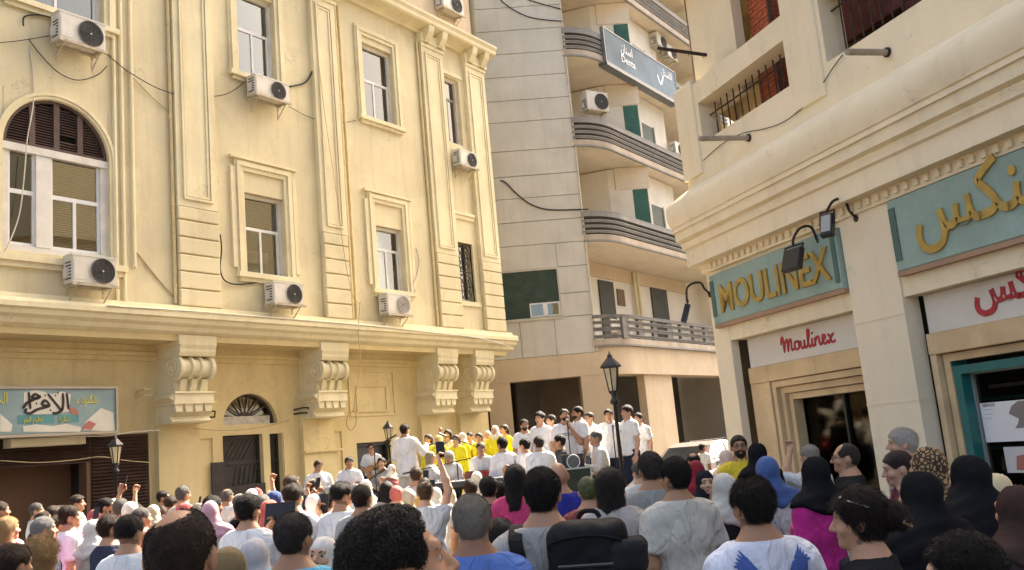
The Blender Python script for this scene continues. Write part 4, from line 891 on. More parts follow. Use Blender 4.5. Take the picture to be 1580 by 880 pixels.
cable_px(FL, .34, [(165,472),(300,481),(450,493),(560,502),(680,515),(740,522),(786,535)], .016, CABLEW, 'pale conduit lying along the top of the lower cornice')
cable_px(FL, .02, [(212,390),(235,420),(262,452),(272,462)], .016, CABLEC, 'cream conduit slanting down to the first pilaster')
cable_px(FL, .03, [(165,80),(205,120),(240,155),(262,172)], .010, CABLEC, 'cream conduit slanting across the wall beside the top air conditioner')
cable_px(FL, .02, [(47,74),(52,150),(42,215),(38,265),(30,330),(12,380),(0,400)], .012, CABLEW, 'pale cord hanging across the arched window')
cable_px(FL, -.3, [(0,673),(90,673),(160,673),(205,667),(245,664)], .010, CABLEW, 'pale cable sagging along the bottom of the painted signboard')
cable_px(FL, -.3, [(0,711),(60,714),(115,710),(155,705),(195,711),(232,714)], .008, CABLEC, 'thin cable sagging across the brown shutter')
cable_px(FL, -.6, [(300,661),(340,664),(380,663),(420,656),(447,648)], .010, CABLEC, 'thin cable sagging below the fanlight')
cable_px(FC, .04, [(772,279),(780,282),(798,300),(820,316),(850,324),(908,323)], .025, CABLE, 'dark cable drooping across the grey stone panels')
cable_px(FC, .04, [(772,0),(790,14),(815,26),(842,31),(869,33)], .02, CABLE, 'cable drooping near the top of the grey stone wall')
cable_px(FC, .04, [(815,0),(835,6),(868,15)], .02, CABLE, 'short upper cable on the grey stone wall')
cable_px(FR, .11, [(1085,248),(1115,222),(1146,206),(1180,199),(1210,188),(1240,165),(1262,140),(1285,105),(1300,85)], .007, CABLE, 'thin wire wandering over the peach parapet')
# lantern brackets and hooks on the ground floor
def wall_hook(px, label):
    s, z = FL.at(px[0], px[1], -REC+.1); o = place(empty('wall_bracket'), FL)
    MB().tube([(s,REC,z),(s,REC-.3,z+.02),(s+.16,REC-.32,z+.02),(s+.16,REC-.3,z-.1),(s,REC-.28,z-.1),(s,REC,z-.1)], .022, 6).build('loop', IRON if px[0] > 230 else PIPEC, o); return tag(o, label, 'bracket')
wall_hook((312,638), 'dark iron loop bracket beside the fanlight'); wall_hook((458,632), 'dark iron loop bracket under the second console'); wall_hook((214,604), 'cream metal bracket beside the painted signboard')
# plastic chair and clothes rack on the lowest balcony
def rack(s, label):
    o = empty('balcony_chair', FM.w(s, .3, 5.06), FM.rz)
    MB().box(-.24,.24,-.24,.24,.42,.46).build('seat', CABLEW, o); MB().box(-.24,.24,.2,.25,.46,.95).build('backrest', CABLEW, o)
    for x in (-.21,.21):
        for y in (-.21,.21): MB().tube([(x,y,0),(x,y,.42)], .02, 6).build('leg', CABLEW, o)
    return tag(o, label, 'chair')
rack(2.4, 'pale plastic chair on the lowest balcony beside the grey door')

def drying_rack(s, off, z, label):
    o = empty('drying_rack', FM.w(s, -off, z), FM.rz); f = MB()
    for y in (0,-.45): f.tube([(-.7,y,0),(.7,y,0)], .012, 5)
    for x in (-.7,.7): f.tube([(x,0,0),(x,-.45,0)], .012, 5).tube([(x,0,-.35),(x,-.45,0)], .01, 5).tube([(x,0,0),(x,0,-.4)], .01, 5)
    f.build('frame', CABLEW, o)
    for k in range(6): MB().tube([(-.7,-.06-.07*k,.005),(.7,-.06-.07*k,.005)], .004, 4).build('line', CABLEW, o)
    return tag(o, label, 'drying rack')
s_, z_ = FM.at(1066, 42, .8); drying_rack(s_, .72, z_, 'white wire drying rack hanging outside the top balcony')
# ================================================================== stage and equipment
SH = .62
stg = empty('stage_platform', (0,0,0))
MB().box(-4.9, 3.0, 13.3, 20.6, SH-.1, SH).build('deck', mat('stage_carpet', (.10,.085,.07), .95, .15, 3, .3, 60), stg)
MB().box(-4.86, 2.96, 13.34, 20.56, 0, SH-.1).build('skirt', mat('stage_skirt', (.02,.02,.02), .9, .1, 3), stg)
tag(stg, 'low dark stage platform carrying the band and choir', 'stage')
def stage_px(x, y, Y): p = at_depth(x, y, Y); return Vector((p.x, p.y, SH)), p.z
def keyboard(x, y, Y, rz, label, w=1.25, case=BLACKM):
    p, z = stage_px(x, y, Y); h = z-SH; o = empty('keyboard', p, rz)
    MB().cbox(-w/2,w/2,-.17,.17,h-.1,h,.015).build('case', case, o)
    MB().box(-w/2+.05,w/2-.05,-.15,.0,h,h+.012).build('white_keys', mat('ivory', (.75,.73,.68), .4), o)
    k = MB()
    for i in range(36):
        if i % 7 not in (2,6): k.box(-w/2+.06+i*(w-.1)/36+.012,-w/2+.06+i*(w-.1)/36+.03,-.08,.0,h+.012,h+.022)
    k.build('black_keys', BLACKM, o)
    MB().box(-.2,.2,.04,.14,h,h+.01).build('display', DARK, o)
    MB().tube([(-.45,-.2,.02),(.45,.15,h-.1)], .02, 6).tube([(.45,-.2,.02),(-.45,.15,h-.1)], .02, 6).tube([(-.5,-.2,.02),(.5,-.2,.02)], .02, 6).tube([(-.5,.15,h-.12),(.5,.15,h-.12)], .02, 6).build('stand', BLACKM, o)
    return tag(o, label, 'keyboard')
keyboard(500, 752, 16.6, .25, 'silver keyboard played by the seated man in glasses and white shirt', 1.2, mat('silver_case', (.45,.44,.42), .4))
keyboard(716, 742, 15.0, -.1, 'long black keyboard on a stand in front of the yellow clad choir', 1.45)
def mic_stand(x, y, Y, label, boom=None, ground=SH):
    p = at_depth(x, y, Y); o = empty('microphone_stand', (p.x, p.y, ground)); h = p.z-ground
    MB().tube([(0,0,.02),(0,0,h)], .011, 6).build('pole', BLACKM, o)
    for t in range(3):
        a = t*2.1; MB().tube([(0,0,.12),(.28*cos(a),.28*sin(a),.01)], .011, 5).build('foot', BLACKM, o)
    e = Vector((0,0,h))
    if boom: e = Vector((boom[0], 0, h+boom[1])); MB().tube([(-boom[0]*.3,0,h-boom[1]*.3), tuple(e)], .009, 6).build('boom', BLACKM, o)
    d = Vector((boom[0], 0, boom[1])).normalized() if boom else Vector((0,-.6,.8))
    MB().tube([tuple(e), tuple(e+d*.12)], [.012,.017], 8).build('microphone', BLACKM, o); MB().tube([tuple(e+d*.115), tuple(e+d*.14), tuple(e+d*.17)], [.018,.028,.015], 8).build('mic_head', mat('mic_mesh', (.2,.2,.2), .4, metal=.7), o)
    return tag(o, label, 'microphone stand')
mic_stand(577, 690, 17.2, 'tall microphone stand in front of the guitarist by the black door', (.28,.12))
mic_stand(876, 660, 15.6, 'microphone stand held by the bearded singer')
mic_stand(946, 668, 15.9, 'microphone stand behind the lantern lamp post')
mic_stand(705, 712, 15.6, 'low microphone boom over the seated white clad women', (-.75,-.1))
mic_stand(736, 690, 17.4, 'microphone boom in front of the yellow choir row', (-.55,.25))
mic_stand(685, 684, 18.2, 'short microphone stand before the choir women holding papers', (-.16,.0))
# speaker / flight case at the front of the stage
p, z = stage_px(882, 722, 14.2); o = empty('flight_case', p, .25)
MB().cbox(-.24,.24,-.2,.2,0,z-SH,.015).build('body', mat('case_green_black', (.035,.045,.03), .6, .2, 4), o)
e = MB()
for x in (-.245,.225): e.box(x,x+.02,-.21,-.19,0,z-SH).box(x,x+.02,.19,.21,0,z-SH)
e.box(-.245,.245,-.21,-.19,z-SH-.02,z-SH+.005).box(.225,.245,-.19,.19,z-SH-.015,z-SH+.006); e.build('metal_edge', mat('case_aluminium', (.65,.64,.55), .35, metal=.5), o)
tag(o, 'dark flight case with bright metal edges at the front of the stage', 'case')
o = empty('stage_monitor', (p.x, p.y, z+.003), .2); MB().prism_x([(-.14,0),(.14,0),(.14,.12),(.02,.2),(-.1,.2),(-.14,.12)], -.17, .17).build('cabinet', BLACKM, o); MB().lathe([(0,-.15),(.09,-.15),(.1,-.14)], 16, (-.0,0,.09), 'y').build('cone', mat('grey_cone', (.12,.12,.12), .5), o); MB().tube([(.1*cos(t*pi/8),-.15,.09+.1*sin(t*pi/8)) for t in range(17)], .008, 5, False).build('ring', ALU, o)
tag(o, 'small black monitor speaker on top of the flight case', 'speaker')
# drums beside the guitarist, music stands
o = empty('drum', (at_depth(740,735,16.8).x, 16.8, SH)); MB().lathe([(.0,.35),(.26,.35),(.27,.37),(.27,.78),(.26,.8),(.0,.8)], 20).build('shell', mat('drum_red', (.28,.03,.03), .35, coat=.5), o); MB().lathe([(0,.803),(.255,.803)], 20).build('head', WBOARD, o)
for t in range(3): MB().tube([(.24*cos(t*2.1),.24*sin(t*2.1),.5),(.3*cos(t*2.1),.3*sin(t*2.1),0)], .014, 5).build('leg', BLACKM, o)
tag(o, 'red drum standing among the seated musicians', 'drum')
o = empty('loudspeaker', (at_depth(760,740,17.0).x, 17.0, SH), -.2); MB().cbox(-.28,.28,-.22,.22,0,.62,.02).build('cabinet', BLACKM, o); MB().lathe([(0,-.225),(.2,-.225),(.22,-.215)], 18, (0,0,.3), 'y').build('cone', ACD, o)
tag(o, 'black loudspeaker cabinet beside the red drum', 'speaker')
def music_stand(x, y, Y, label):
    p, z = stage_px(x, y, Y); o = empty('music_stand', p, rng.uniform(-.3,.3)); h = z-SH
    MB().tube([(0,0,.02),(0,0,h-.1)], .012, 6).build('pole', BLACKM, o); b = MB().box(-.22,.22,-.01,.01,0,.3).build('desk', BLACKM, o, loc=(0,0,h-.25), rot=(-.4,0,0))
    for t in range(3): MB().tube([(0,0,.2),(.25*cos(t*2.1),.25*sin(t*2.1),.01)], .01, 5).build('foot', BLACKM, o)
    MB().box(-.18,.18,-.016,-.011,.03,.28).build('sheet_music', WBOARD, b); return tag(o, label, 'music stand')
music_stand(618, 735, 18.6, 'black music stand in front of the conductor')
def guitar(loc, rot, label, sc_=1.0):
    o = empty('guitar', loc); o.rotation_euler = rot; o.scale = (sc_,)*3
    body = [(0,-.19),(.12,-.17),(.17,-.07),(.13,.03),(.105,.08),(.125,.15),(.09,.22),(0,.24)]; pl = [(x,z) for x, z in smooth_line(body,4)]+[(-x,z) for x, z in reversed(smooth_line(body,4))][1:-1]
    wd = mat('guitar_wood', (.32,.15,.05), .3, .15, 4, coat=.4)
    MB().prism_y(pl, -.045, .045).build('body', wd, o); MB().lathe([(0,-.047),(.05,-.047)], 16, (0,0,.05), 'y').build('sound_hole', DARK, o)
    MB().box(-.025,.025,-.06,-.035,.2,.72).build('neck', mat('neck_wood', (.10,.05,.025), .4), o); MB().box(-.035,.035,-.05,-.03,.72,.88).build('headstock', mat('neck_wood', (.10,.05,.025), .4), o)
    MB().box(-.06,.06,-.055,-.045,-.1,-.08).build('bridge', BLACKM, o)
    return tag(o, label, 'guitar')
# ================================================================== cars
def car(loc, rz, col, label, H=1.46, L_=4.3, W=1.74):
    paint = mat('car_paint_%02x' % int(col[0]*255), col, .3, .03, 2, spec=.5, coat=.6); o = empty('parked_car', loc, rz)
    prof = [(-L_/2,.30),(-L_/2-.02,.55),(-L_/2+.05,.86),(-L_/2+.75,.93),(-L_/2+1.25,.97),(L_/2-.95,.98),(L_/2-.1,.93),(L_/2+.02,.6),(L_/2,.30)]
    b = MB(); secs = []
    for yy, k in ((-W/2,.94),(-W/2+.08,1.0),(W/2-.08,1.0),(W/2,.94)):
        secs.append([(x*(.985 if k < 1 else 1), yy, .3+(z-.3)*k) for x, z in prof])
    n = len(prof); vs = [p for s_ in secs for p in s_]
    b.add(vs, [(j*n+i, (j+1)*n+i, (j+1)*n+i+1, j*n+i+1) for j in range(3) for i in range(n-1)]+[tuple(range(n)), tuple(range(4*n-1,3*n-1,-1))]+[(j*n, j*n+n-1, (j+1)*n+n-1, (j+1)*n) for j in range(3)])
    b.build('body', paint, o, bevel=.03)
    cab = [(-L_/2+1.15,.96),(-L_/2+1.85,H-.05),(-L_/2+2.3,H),(L_/2-1.5,H-.01),(L_/2-1.1,H-.1),(L_/2-.5,.97)]
    c = MB(); m_ = len(cab); vs = []
    for yy, ins in ((-1,0),(1,0)):
        for x, z in cab: vs.append((x, yy*(W/2-.06-.16*(z-.96)/(H-.96)), z))
    c.add(vs, [(i, m_+i, m_+i+1, i+1) for i in range(m_-1)]+[tuple(range(m_)), tuple(range(2*m_-1,m_-1,-1)), (0, m_-1, 2*m_-1, m_)])
    c.build('cabin', paint, o, bevel=.03)
    gm = mat('car_glass', (.02,.025,.028), .06, .05, 1, spec=.8)
    for sd in (-1,1):
        for q in ([(-L_/2+1.35,1.0),(-L_/2+1.9,H-.12),(-L_/2+2.4,H-.08),(-L_/2+2.4,1.0)], [(-L_/2+2.48,1.0),(-L_/2+2.48,H-.08),(L_/2-1.45,H-.1),(L_/2-.85,1.0)]):
            vs = [(x, sd*(W/2-.045-.16*(z-.96)/(H-.96)), z) for x, z in q]; vs += [(x, y-sd*.03, z) for x, y, z in vs]
            MB().add(vs, [(0,1,2,3),(7,6,5,4),(0,4,5,1),(1,5,6,2),(2,6,7,3),(3,7,4,0)]).build('side_window', gm, o)
    for (xa,za),(xb,zb),nm in (((-L_/2+1.2,1.0),(-L_/2+1.8,H-.1),'windscreen'),((L_/2-.55,1.0),(L_/2-1.06,H-.13),'rear_window')):
        sg_ = -1 if nm == 'windscreen' else 1; y0, y1 = W/2-.2, W/2-.3
        MB().add([(xa+sg_*.03,-y0,za+.02),(xa+sg_*.03,y0,za+.02),(xb+sg_*.03,y1,zb+.02),(xb+sg_*.03,-y1,zb+.02)], [(0,1,2,3)]).build(nm, gm, o)
    for x in (-L_/2+.8, L_/2-.8):
        for sd in (-1,1):
            wv_ = MB().lathe([(.16,-.1),(.29,-.1),(.31,-.07),(.31,.07),(.29,.1),(.16,.1)], 20, (x,sd*(W/2-.1),.31), 'y').build('tyre', mat('rubber', (.02,.02,.02), .9), o)
            MB().lathe([(0,-.09),(.19,-.085),(.2,.085),(0,.09)], 12, (x,sd*(W/2-.1),.31), 'y').build('rim', mat('alloy', (.4,.4,.4), .3, metal=.8), wv_)
    for sd in (-1,1):
        MB().box(-L_/2-.02,-L_/2+.08,sd*.6-.15,sd*.6+.15,.66,.8).build('headlight', ALU, o); MB().box(L_/2-.08,L_/2+.02,sd*.62-.14,sd*.62+.14,.68,.86).build('taillight', RED, o)
        MB().box(-L_/2+1.4,-L_/2+1.52,sd*W/2-.02 if sd < 0 else W/2-.1,sd*W/2+.1 if sd < 0 else W/2+.02,1.0,1.1).build('mirror', paint, o)
    return tag(o, label, 'car', None)
p = at_depth(1052, 684, 26.5); car((p.x+.7, 26.9, 0), pi/2-radians(34.5)+pi, (.25,.18,.165), 'dull reddish grey parked car in front of the grey arcade')
p = at_depth(1112, 700, 19.0); car((p.x+1.25, 20.2, 0), pi/2-radians(34.5), (.26,.26,.25), 'silver parked car half hidden at the corner of the peach building', 1.42)
# ================================================================== people
f4 = np.float32; HSC = .91
def cap(P, a, b, ra, rb, sy=1.0):
    ax, ay, az = a; bx, by, bz = b[0]-ax, (b[1]-ay)*sy, b[2]-az
    x = P[0]-ax; y = (P[1]-ay)*sy; z = P[2]-az; L2 = bx*bx+by*by+bz*bz+1e-9
    t = np.clip((x*bx+y*by+z*bz)/L2, 0, 1); x = x-t*bx; y = y-t*by; z = z-t*bz
    return np.sqrt(x*x+y*y+z*z)-(ra+t*(rb-ra))
def ell(P, c, r):
    x = (P[0]-c[0])/r[0]; y = (P[1]-c[1])/r[1]; z = (P[2]-c[2])/r[2]; k0 = np.sqrt(x*x+y*y+z*z)
    k1 = np.sqrt((x/r[0])**2+(y/r[1])**2+(z/r[2])**2)+1e-9; return k0*(k0-1)/k1
def smin(a, b, k):
    h = np.clip(.5+.5*(b-a)/k, 0, 1); return b+(a-b)*h-k*h*(1-h)
def smax(a, b, k): return -smin(-a, -b, k)
def wob(P, fr, ph): return np.sin(P[0]*fr*1.0+ph+1.3*np.sin(P[2]*fr*.7+ph))*np.sin(P[1]*fr*1.1+ph*1.7+1.1*np.sin(P[0]*fr*.6))*np.sin(P[2]*fr*.9+ph*.6+1.2*np.sin(P[1]*fr*.8))
def nets(fun, xs, ys, zs, newton=2):
    X, Y, Z = np.meshgrid(xs.astype(f4), ys.astype(f4), zs.astype(f4), indexing='ij'); sh = X.shape
    F = fun((X.ravel(), Y.ravel(), Z.ravel())).reshape(sh); S = F < 0
    n = tuple(k-1 for k in sh); acc = np.zeros(n+(3,), f4); cnt = np.zeros(n, f4); ax = (xs, ys, zs); G = (X, Y, Z); quads = []
    idx = None; cr = []
    for a in range(3):
        lo = [slice(None)]*3; hi = [slice(None)]*3; lo[a] = slice(0, -1); hi[a] = slice(1, None); lo, hi = tuple(lo), tuple(hi)
        c = S[lo] != S[hi]; cr.append((c, S[lo])); F0, F1 = F[lo], F[hi]; t = np.where(c, F0/np.where(c, F0-F1, 1), 0)
        pos = np.stack([G[q][lo]+(t*(G[q][hi]-G[q][lo]) if q == a else 0) for q in range(3)], -1)*c[..., None]
        o1, o2 = [q for q in range(3) if q != a]
        for i in (0, 1):
            for j in (0, 1):
                s = [slice(None)]*3; s[o1] = slice(i, i+n[o1]); s[o2] = slice(j, j+n[o2]); acc += pos[tuple(s)]; cnt += c[tuple(s)]
    act = cnt > 0; idx = np.full(n, -1, np.int64); idx[act] = np.arange(act.sum()); V = acc[act]/cnt[act][:, None]
    for a in range(3):
        c, s0 = cr[a]; b1, b2 = (a+1) % 3, (a+2) % 3
        I = np.argwhere(c); ok = (I[:, b1] >= 1) & (I[:, b1] < n[b1]) & (I[:, b2] >= 1) & (I[:, b2] < n[b2]); I = I[ok]
        if not len(I): continue
        sg_ = s0[tuple(I.T)]
        def cell(d1, d2): J = I.copy(); J[:, b1] -= d1; J[:, b2] -= d2; return idx[tuple(J.T)]
        q = np.stack([cell(1,1), cell(0,1), cell(0,0), cell(1,0)], 1); q[~sg_] = q[~sg_][:, ::-1]; quads.append(q)
    Q = np.concatenate(quads); V = V.astype(f4)
    for _ in range(newton):
        e = f4(.0015); p = [V[:, 0], V[:, 1], V[:, 2]]; f0 = fun(p); g_ = []
        for q in range(3): pp = list(p); pp[q] = p[q]+e; g_.append((fun(pp)-f0)/e)
        g_ = np.stack(g_, 1); V = V-np.clip(f0/np.maximum((g_**2).sum(1), .15), -.012, .012)[:, None]*g_
    return V, Q
def axis(lo, hi, st, fine=None):
    """grid line positions, with a finer stretch"""
    if not fine: return np.arange(lo, hi+st, st)
    a, b, fs = fine; out = [lo]
    while out[-1] < hi: out.append(out[-1]+(fs if a <= out[-1] < b else min(st, max(fs, a-out[-1])) if out[-1] < a else st))
    return np.array(out)
def fastmesh(name, V, Q, mats, mi=None, tris=None):
    me = bpy.data.meshes.new(name); nq = len(Q); nt_ = 0 if tris is None else len(tris)
    me.vertices.add(len(V)); me.vertices.foreach_set('co', np.asarray(V, f4).ravel())
    li = np.concatenate([Q.ravel()]+([tris.ravel()] if nt_ else [])).astype(np.int32); me.loops.add(len(li)); me.loops.foreach_set('vertex_index', li)
    me.polygons.add(nq+nt_); st = np.concatenate([np.arange(nq)*4, nq*4+np.arange(nt_)*3]).astype(np.int32); me.polygons.foreach_set('loop_start', st)
    if mi is not None: me.polygons.foreach_set('material_index', np.asarray(mi, np.int32))
    me.polygons.foreach_set('use_smooth', np.ones(nq+nt_, bool))
    for m_ in mats: me.materials.append(m_)
    me.update(calc_edges=True); return me
# ---- hand (wrist at origin, fingers along +z, palm towards -y, thumb on +x)
def hand_geo(curl, vox):
    def fun(P):
        d = cap(P, (-.026,0,.03), (-.022,0,.082), .015, .013); d = smin(d, cap(P, (.0,0,.01), (.002,0,.085), .02, .014), .012); d = smin(d, cap(P, (.026,0,.035), (.024,0,.084), .015, .013), .012)
        d = smin(d, cap(P, (0,0,-.03), (0,0,.02), .026, .022), .02)
        for x, l in ((.027,.072),(.009,.082),(-.01,.076),(-.027,.06)):
            a = (x,0,.085); t1 = curl*.7; b = (x*1.08, -sin(t1)*l*.45, .085+cos(t1)*l*.45); t2 = curl*1.7; c = (x*1.05, b[1]-sin(t2)*l*.55, b[2]+cos(t2)*l*.55)
            d = smin(d, smin(cap(P, a, b, .0092, .0085), cap(P, b, c, .0085, .007), .004), .005)
        t = smin(cap(P, (.025,-.004,.025), (.052,-.016,.06), .015, .011), cap(P, (.052,-.016,.06), (.05-.012*curl,-.026-.014*curl,.09), .011, .008), .005)
        return smin(d, t, .01)
    return nets(fun, axis(-.06,.085,vox), axis(-.11,.05,vox), axis(-.05,.2,vox), 1)
HANDS = {('relax',0): hand_geo(.45,.0065), ('grip',0): hand_geo(1.25,.0065)}
ARMS = {'down':((.215,-.03,1.12),(.23,.05,.86)), 'hold':((.23,.0,1.13),(.08,.22,1.07)), 'phone':((.21,.17,1.17),(.075,.34,1.42)), 'up':((.27,.10,1.50),(.20,.17,1.76)), 'high':((.23,.05,1.62),(.16,.10,1.88)),
        'mic':((.22,.12,1.12),(.03,.19,1.43)), 'mouth':((.17,.19,1.2),(.05,.15,1.47)), 'conduct':((.27,.14,1.17),(.2,.37,1.28)), 'keys':((.23,.05,1.10),(.17,.33,1.06)), 'gneck':((.25,.10,1.14),(.30,.30,1.2)), 'gstrum':((.25,.0,1.13),(.05,.22,1.04)),
        'shade':((.25,.12,1.42),(.12,.13,1.66)), 'chest':((.22,.05,1.13),(.05,.19,1.25)), 'fwd':((.23,.13,1.15),(.16,.36,1.22))}
def make_sdf(S):
    """joints and the sdf pieces of one figure (1.72 m tall)"""
    zo = -.43 if S.get('sit') else 0.0; fem = S.get('fem', 0); wd = S.get('wd', 1.0)*(.92 if fem else 1.0); ln = S.get('lean', 0.0)
    def U(p): return (p[0], p[1]+ln*max(0, p[2]-.95), p[2]+zo)
    sw = .168*wd; yaw, pit, rol = [radians(v) for v in S.get('head', (0,0,0))]
    R = np.array((Matrix.Rotation(yaw, 3, 'Z') @ Matrix.Rotation(pit, 3, 'X') @ Matrix.Rotation(rol, 3, 'Y')), f4); pv = np.array(U((0,-.005,1.50)), f4)
    def H(P):   # to head space (local coordinates of an unturned 1.72 head)
        x, y, z = (P[0]-pv[0])/HSC, (P[1]-pv[1])/HSC, (P[2]-pv[2])/HSC
        return (R[0,0]*x+R[1,0]*y+R[2,0]*z, R[0,1]*x+R[1,1]*y+R[2,1]*z-.005, R[0,2]*x+R[1,2]*y+R[2,2]*z+1.50)
    arms = []
    for side, nm in ((1, S.get('ra','down')), (-1, S.get('la','down'))):
        e, w_ = ARMS[nm]; fx = lambda p: U((side*p[0]*(1+(wd-1)*.8), p[1], p[2])); arms.append((U((side*sw, -.008, 1.368)), fx(e), fx(w_), side, nm))
    if S.get('sit'): legs = [((s_*.09,0,.50),(s_*.14,.42,.49),(s_*.14,.40,.09),(s_*.14,.53,.04)) for s_ in (1,-1)]
    else: legs = [((s_*.09,0,.92),(s_*.10,.01,.5),(s_*.105,-.02,.09),(s_*.12,.12,.04)) for s_ in (1,-1)]
    bel = S.get('belly', 0.0); hid = S.get('hair') in ('hijab','khimar')
    def torso(P, e=0.0):
        d = cap(P, U((0,0,.94)), U((0,.0,1.08)), .155*wd+e, .138*wd+e+bel*.04, 1.35-bel*.25); d = smin(d, cap(P, U((0,0,1.08)), U((0,-.005,1.28)), .138*wd+e+bel*.03, .165*wd+e, 1.42), .05)
        d = smin(d, cap(P, U((0,-.005,1.28)), U((0,-.012,1.385)), .165*wd+e, .125*wd+e, 1.4), .05)
        d = smin(d, cap(P, U((-sw*.82,-.012,1.368)), U((sw*.82,-.012,1.368)), .056+e, .056+e), .05)
        for s_ in (1,-1): d = smin(d, cap(P, U((0,-.024,1.462)), U((s_*sw*.85,-.014,1.378)), .04+e*.8, .046+e), .05)
        if fem:
            for s_ in (1,-1): d = smin(d, ell(P, U((s_*.07,.09,1.25)), (.07+e,.065+e,.07+e)), .05)
        return d
    def neck(P): return cap(P, U((0,-.02,1.40)), tuple(pv+np.array((0,.008,.05))), .06*(.9 if fem else 1), .052*(.9 if fem else 1))
    def head(P):
        h = H(P); d = ell(h, (0,-.008,1.626), (.076,.097,.098)); d = smin(d, ell(h, (0,.03,1.567), (.056,.066,.072)), .04); d = smin(d, ell(h, (0,.078,1.524), (.026,.022,.018)), .03)
        d = smin(d, cap(h, (-.036,.078,1.642), (.036,.078,1.642), .014, .014), .02)
        for s_ in (1,-1):
            d = smax(d, -ell(h, (s_*.033,.101,1.619), (.019,.013,.011)), .012); d = smin(d, ell(h, (s_*.045,.066,1.585), (.022,.02,.02)), .02)
            if not hid: d = smin(d, ell((h[0]-s_*.079, h[1]+.012+(h[2]-1.6)*.15, h[2]-1.603), (0,0,0), (.011,.021,.033)), .006)
        d = smin(d, cap(h, (0,.089,1.627), (0,.116,1.588), .009, .013), .01)
        for s_ in (1,-1): d = smin(d, ell(h, (s_*.013,.102,1.583), (.010,.011,.008)), .006)
        d = smin(d, ell(h, (0,.092,1.556), (.024,.012,.006)), .006); d = smin(d, ell(h, (0,.089,1.543), (.021,.012,.007)), .006)
        return d
    def armf(P, e=0.0, t1=1.0, fore=True, cutp=None):
        d = None
        for a, b, c, s_, nm in arms:
            bb = tuple(a[i]+(b[i]-a[i])*t1 for i in range(3)); q = cap(P, a, bb if cutp is None else b, .052*wd+e, (.052*wd+e+( .041*wd-.052*wd)*t1) if cutp is None else .05*wd+e*1.3)
            if cutp is not None:
                n_ = np.array(b)-np.array(a); L0 = np.linalg.norm(n_); n_ = n_/L0; q = smax(q, (P[0]-a[0])*n_[0]+(P[1]-a[1])*n_[1]+(P[2]-a[2])*n_[2]-L0*cutp, .006)
            if fore: q = smin(q, smin(cap(P, b, tuple(b[i]+(c[i]-b[i])*.35 for i in range(3)), .041*wd+e, .041*wd+e), cap(P, tuple(b[i]+(c[i]-b[i])*.35 for i in range(3)), c, .041*wd+e, .026+e), .02), .02)
            d = q if d is None else np.minimum(d, q)
        return d
    def legf(P, e=0.0):
        d = None
        for h_, k_, a_, t_ in legs:
            q = smin(cap(P, h_, k_, .088+e, .058+e), cap(P, k_, a_, .058+e, .042+e), .03); d = q if d is None else np.minimum(d, q)
        return d
    def feet(P):
        d = None
        for h_, k_, a_, t_ in legs:
            q = cap(P, (a_[0],a_[1]-.02,.05), t_, .045, .038); q = smax(q, .0-P[2], .01); d = q if d is None else np.minimum(d, q)
        return d
    return dict(U=U, H=H, R=R, pv=pv, torso=torso, neck=neck, head=head, arm=armf, leg=legf, feet=feet, arms=arms, zo=zo, sw=sw, wd=wd, legs=legs)
def head_to_body(S_, p):
    v = np.array(p)-np.array((0,-.005,1.50)); return S_['R'] @ v.astype(f4)*f4(HSC)+S_['pv']
_cache = {}
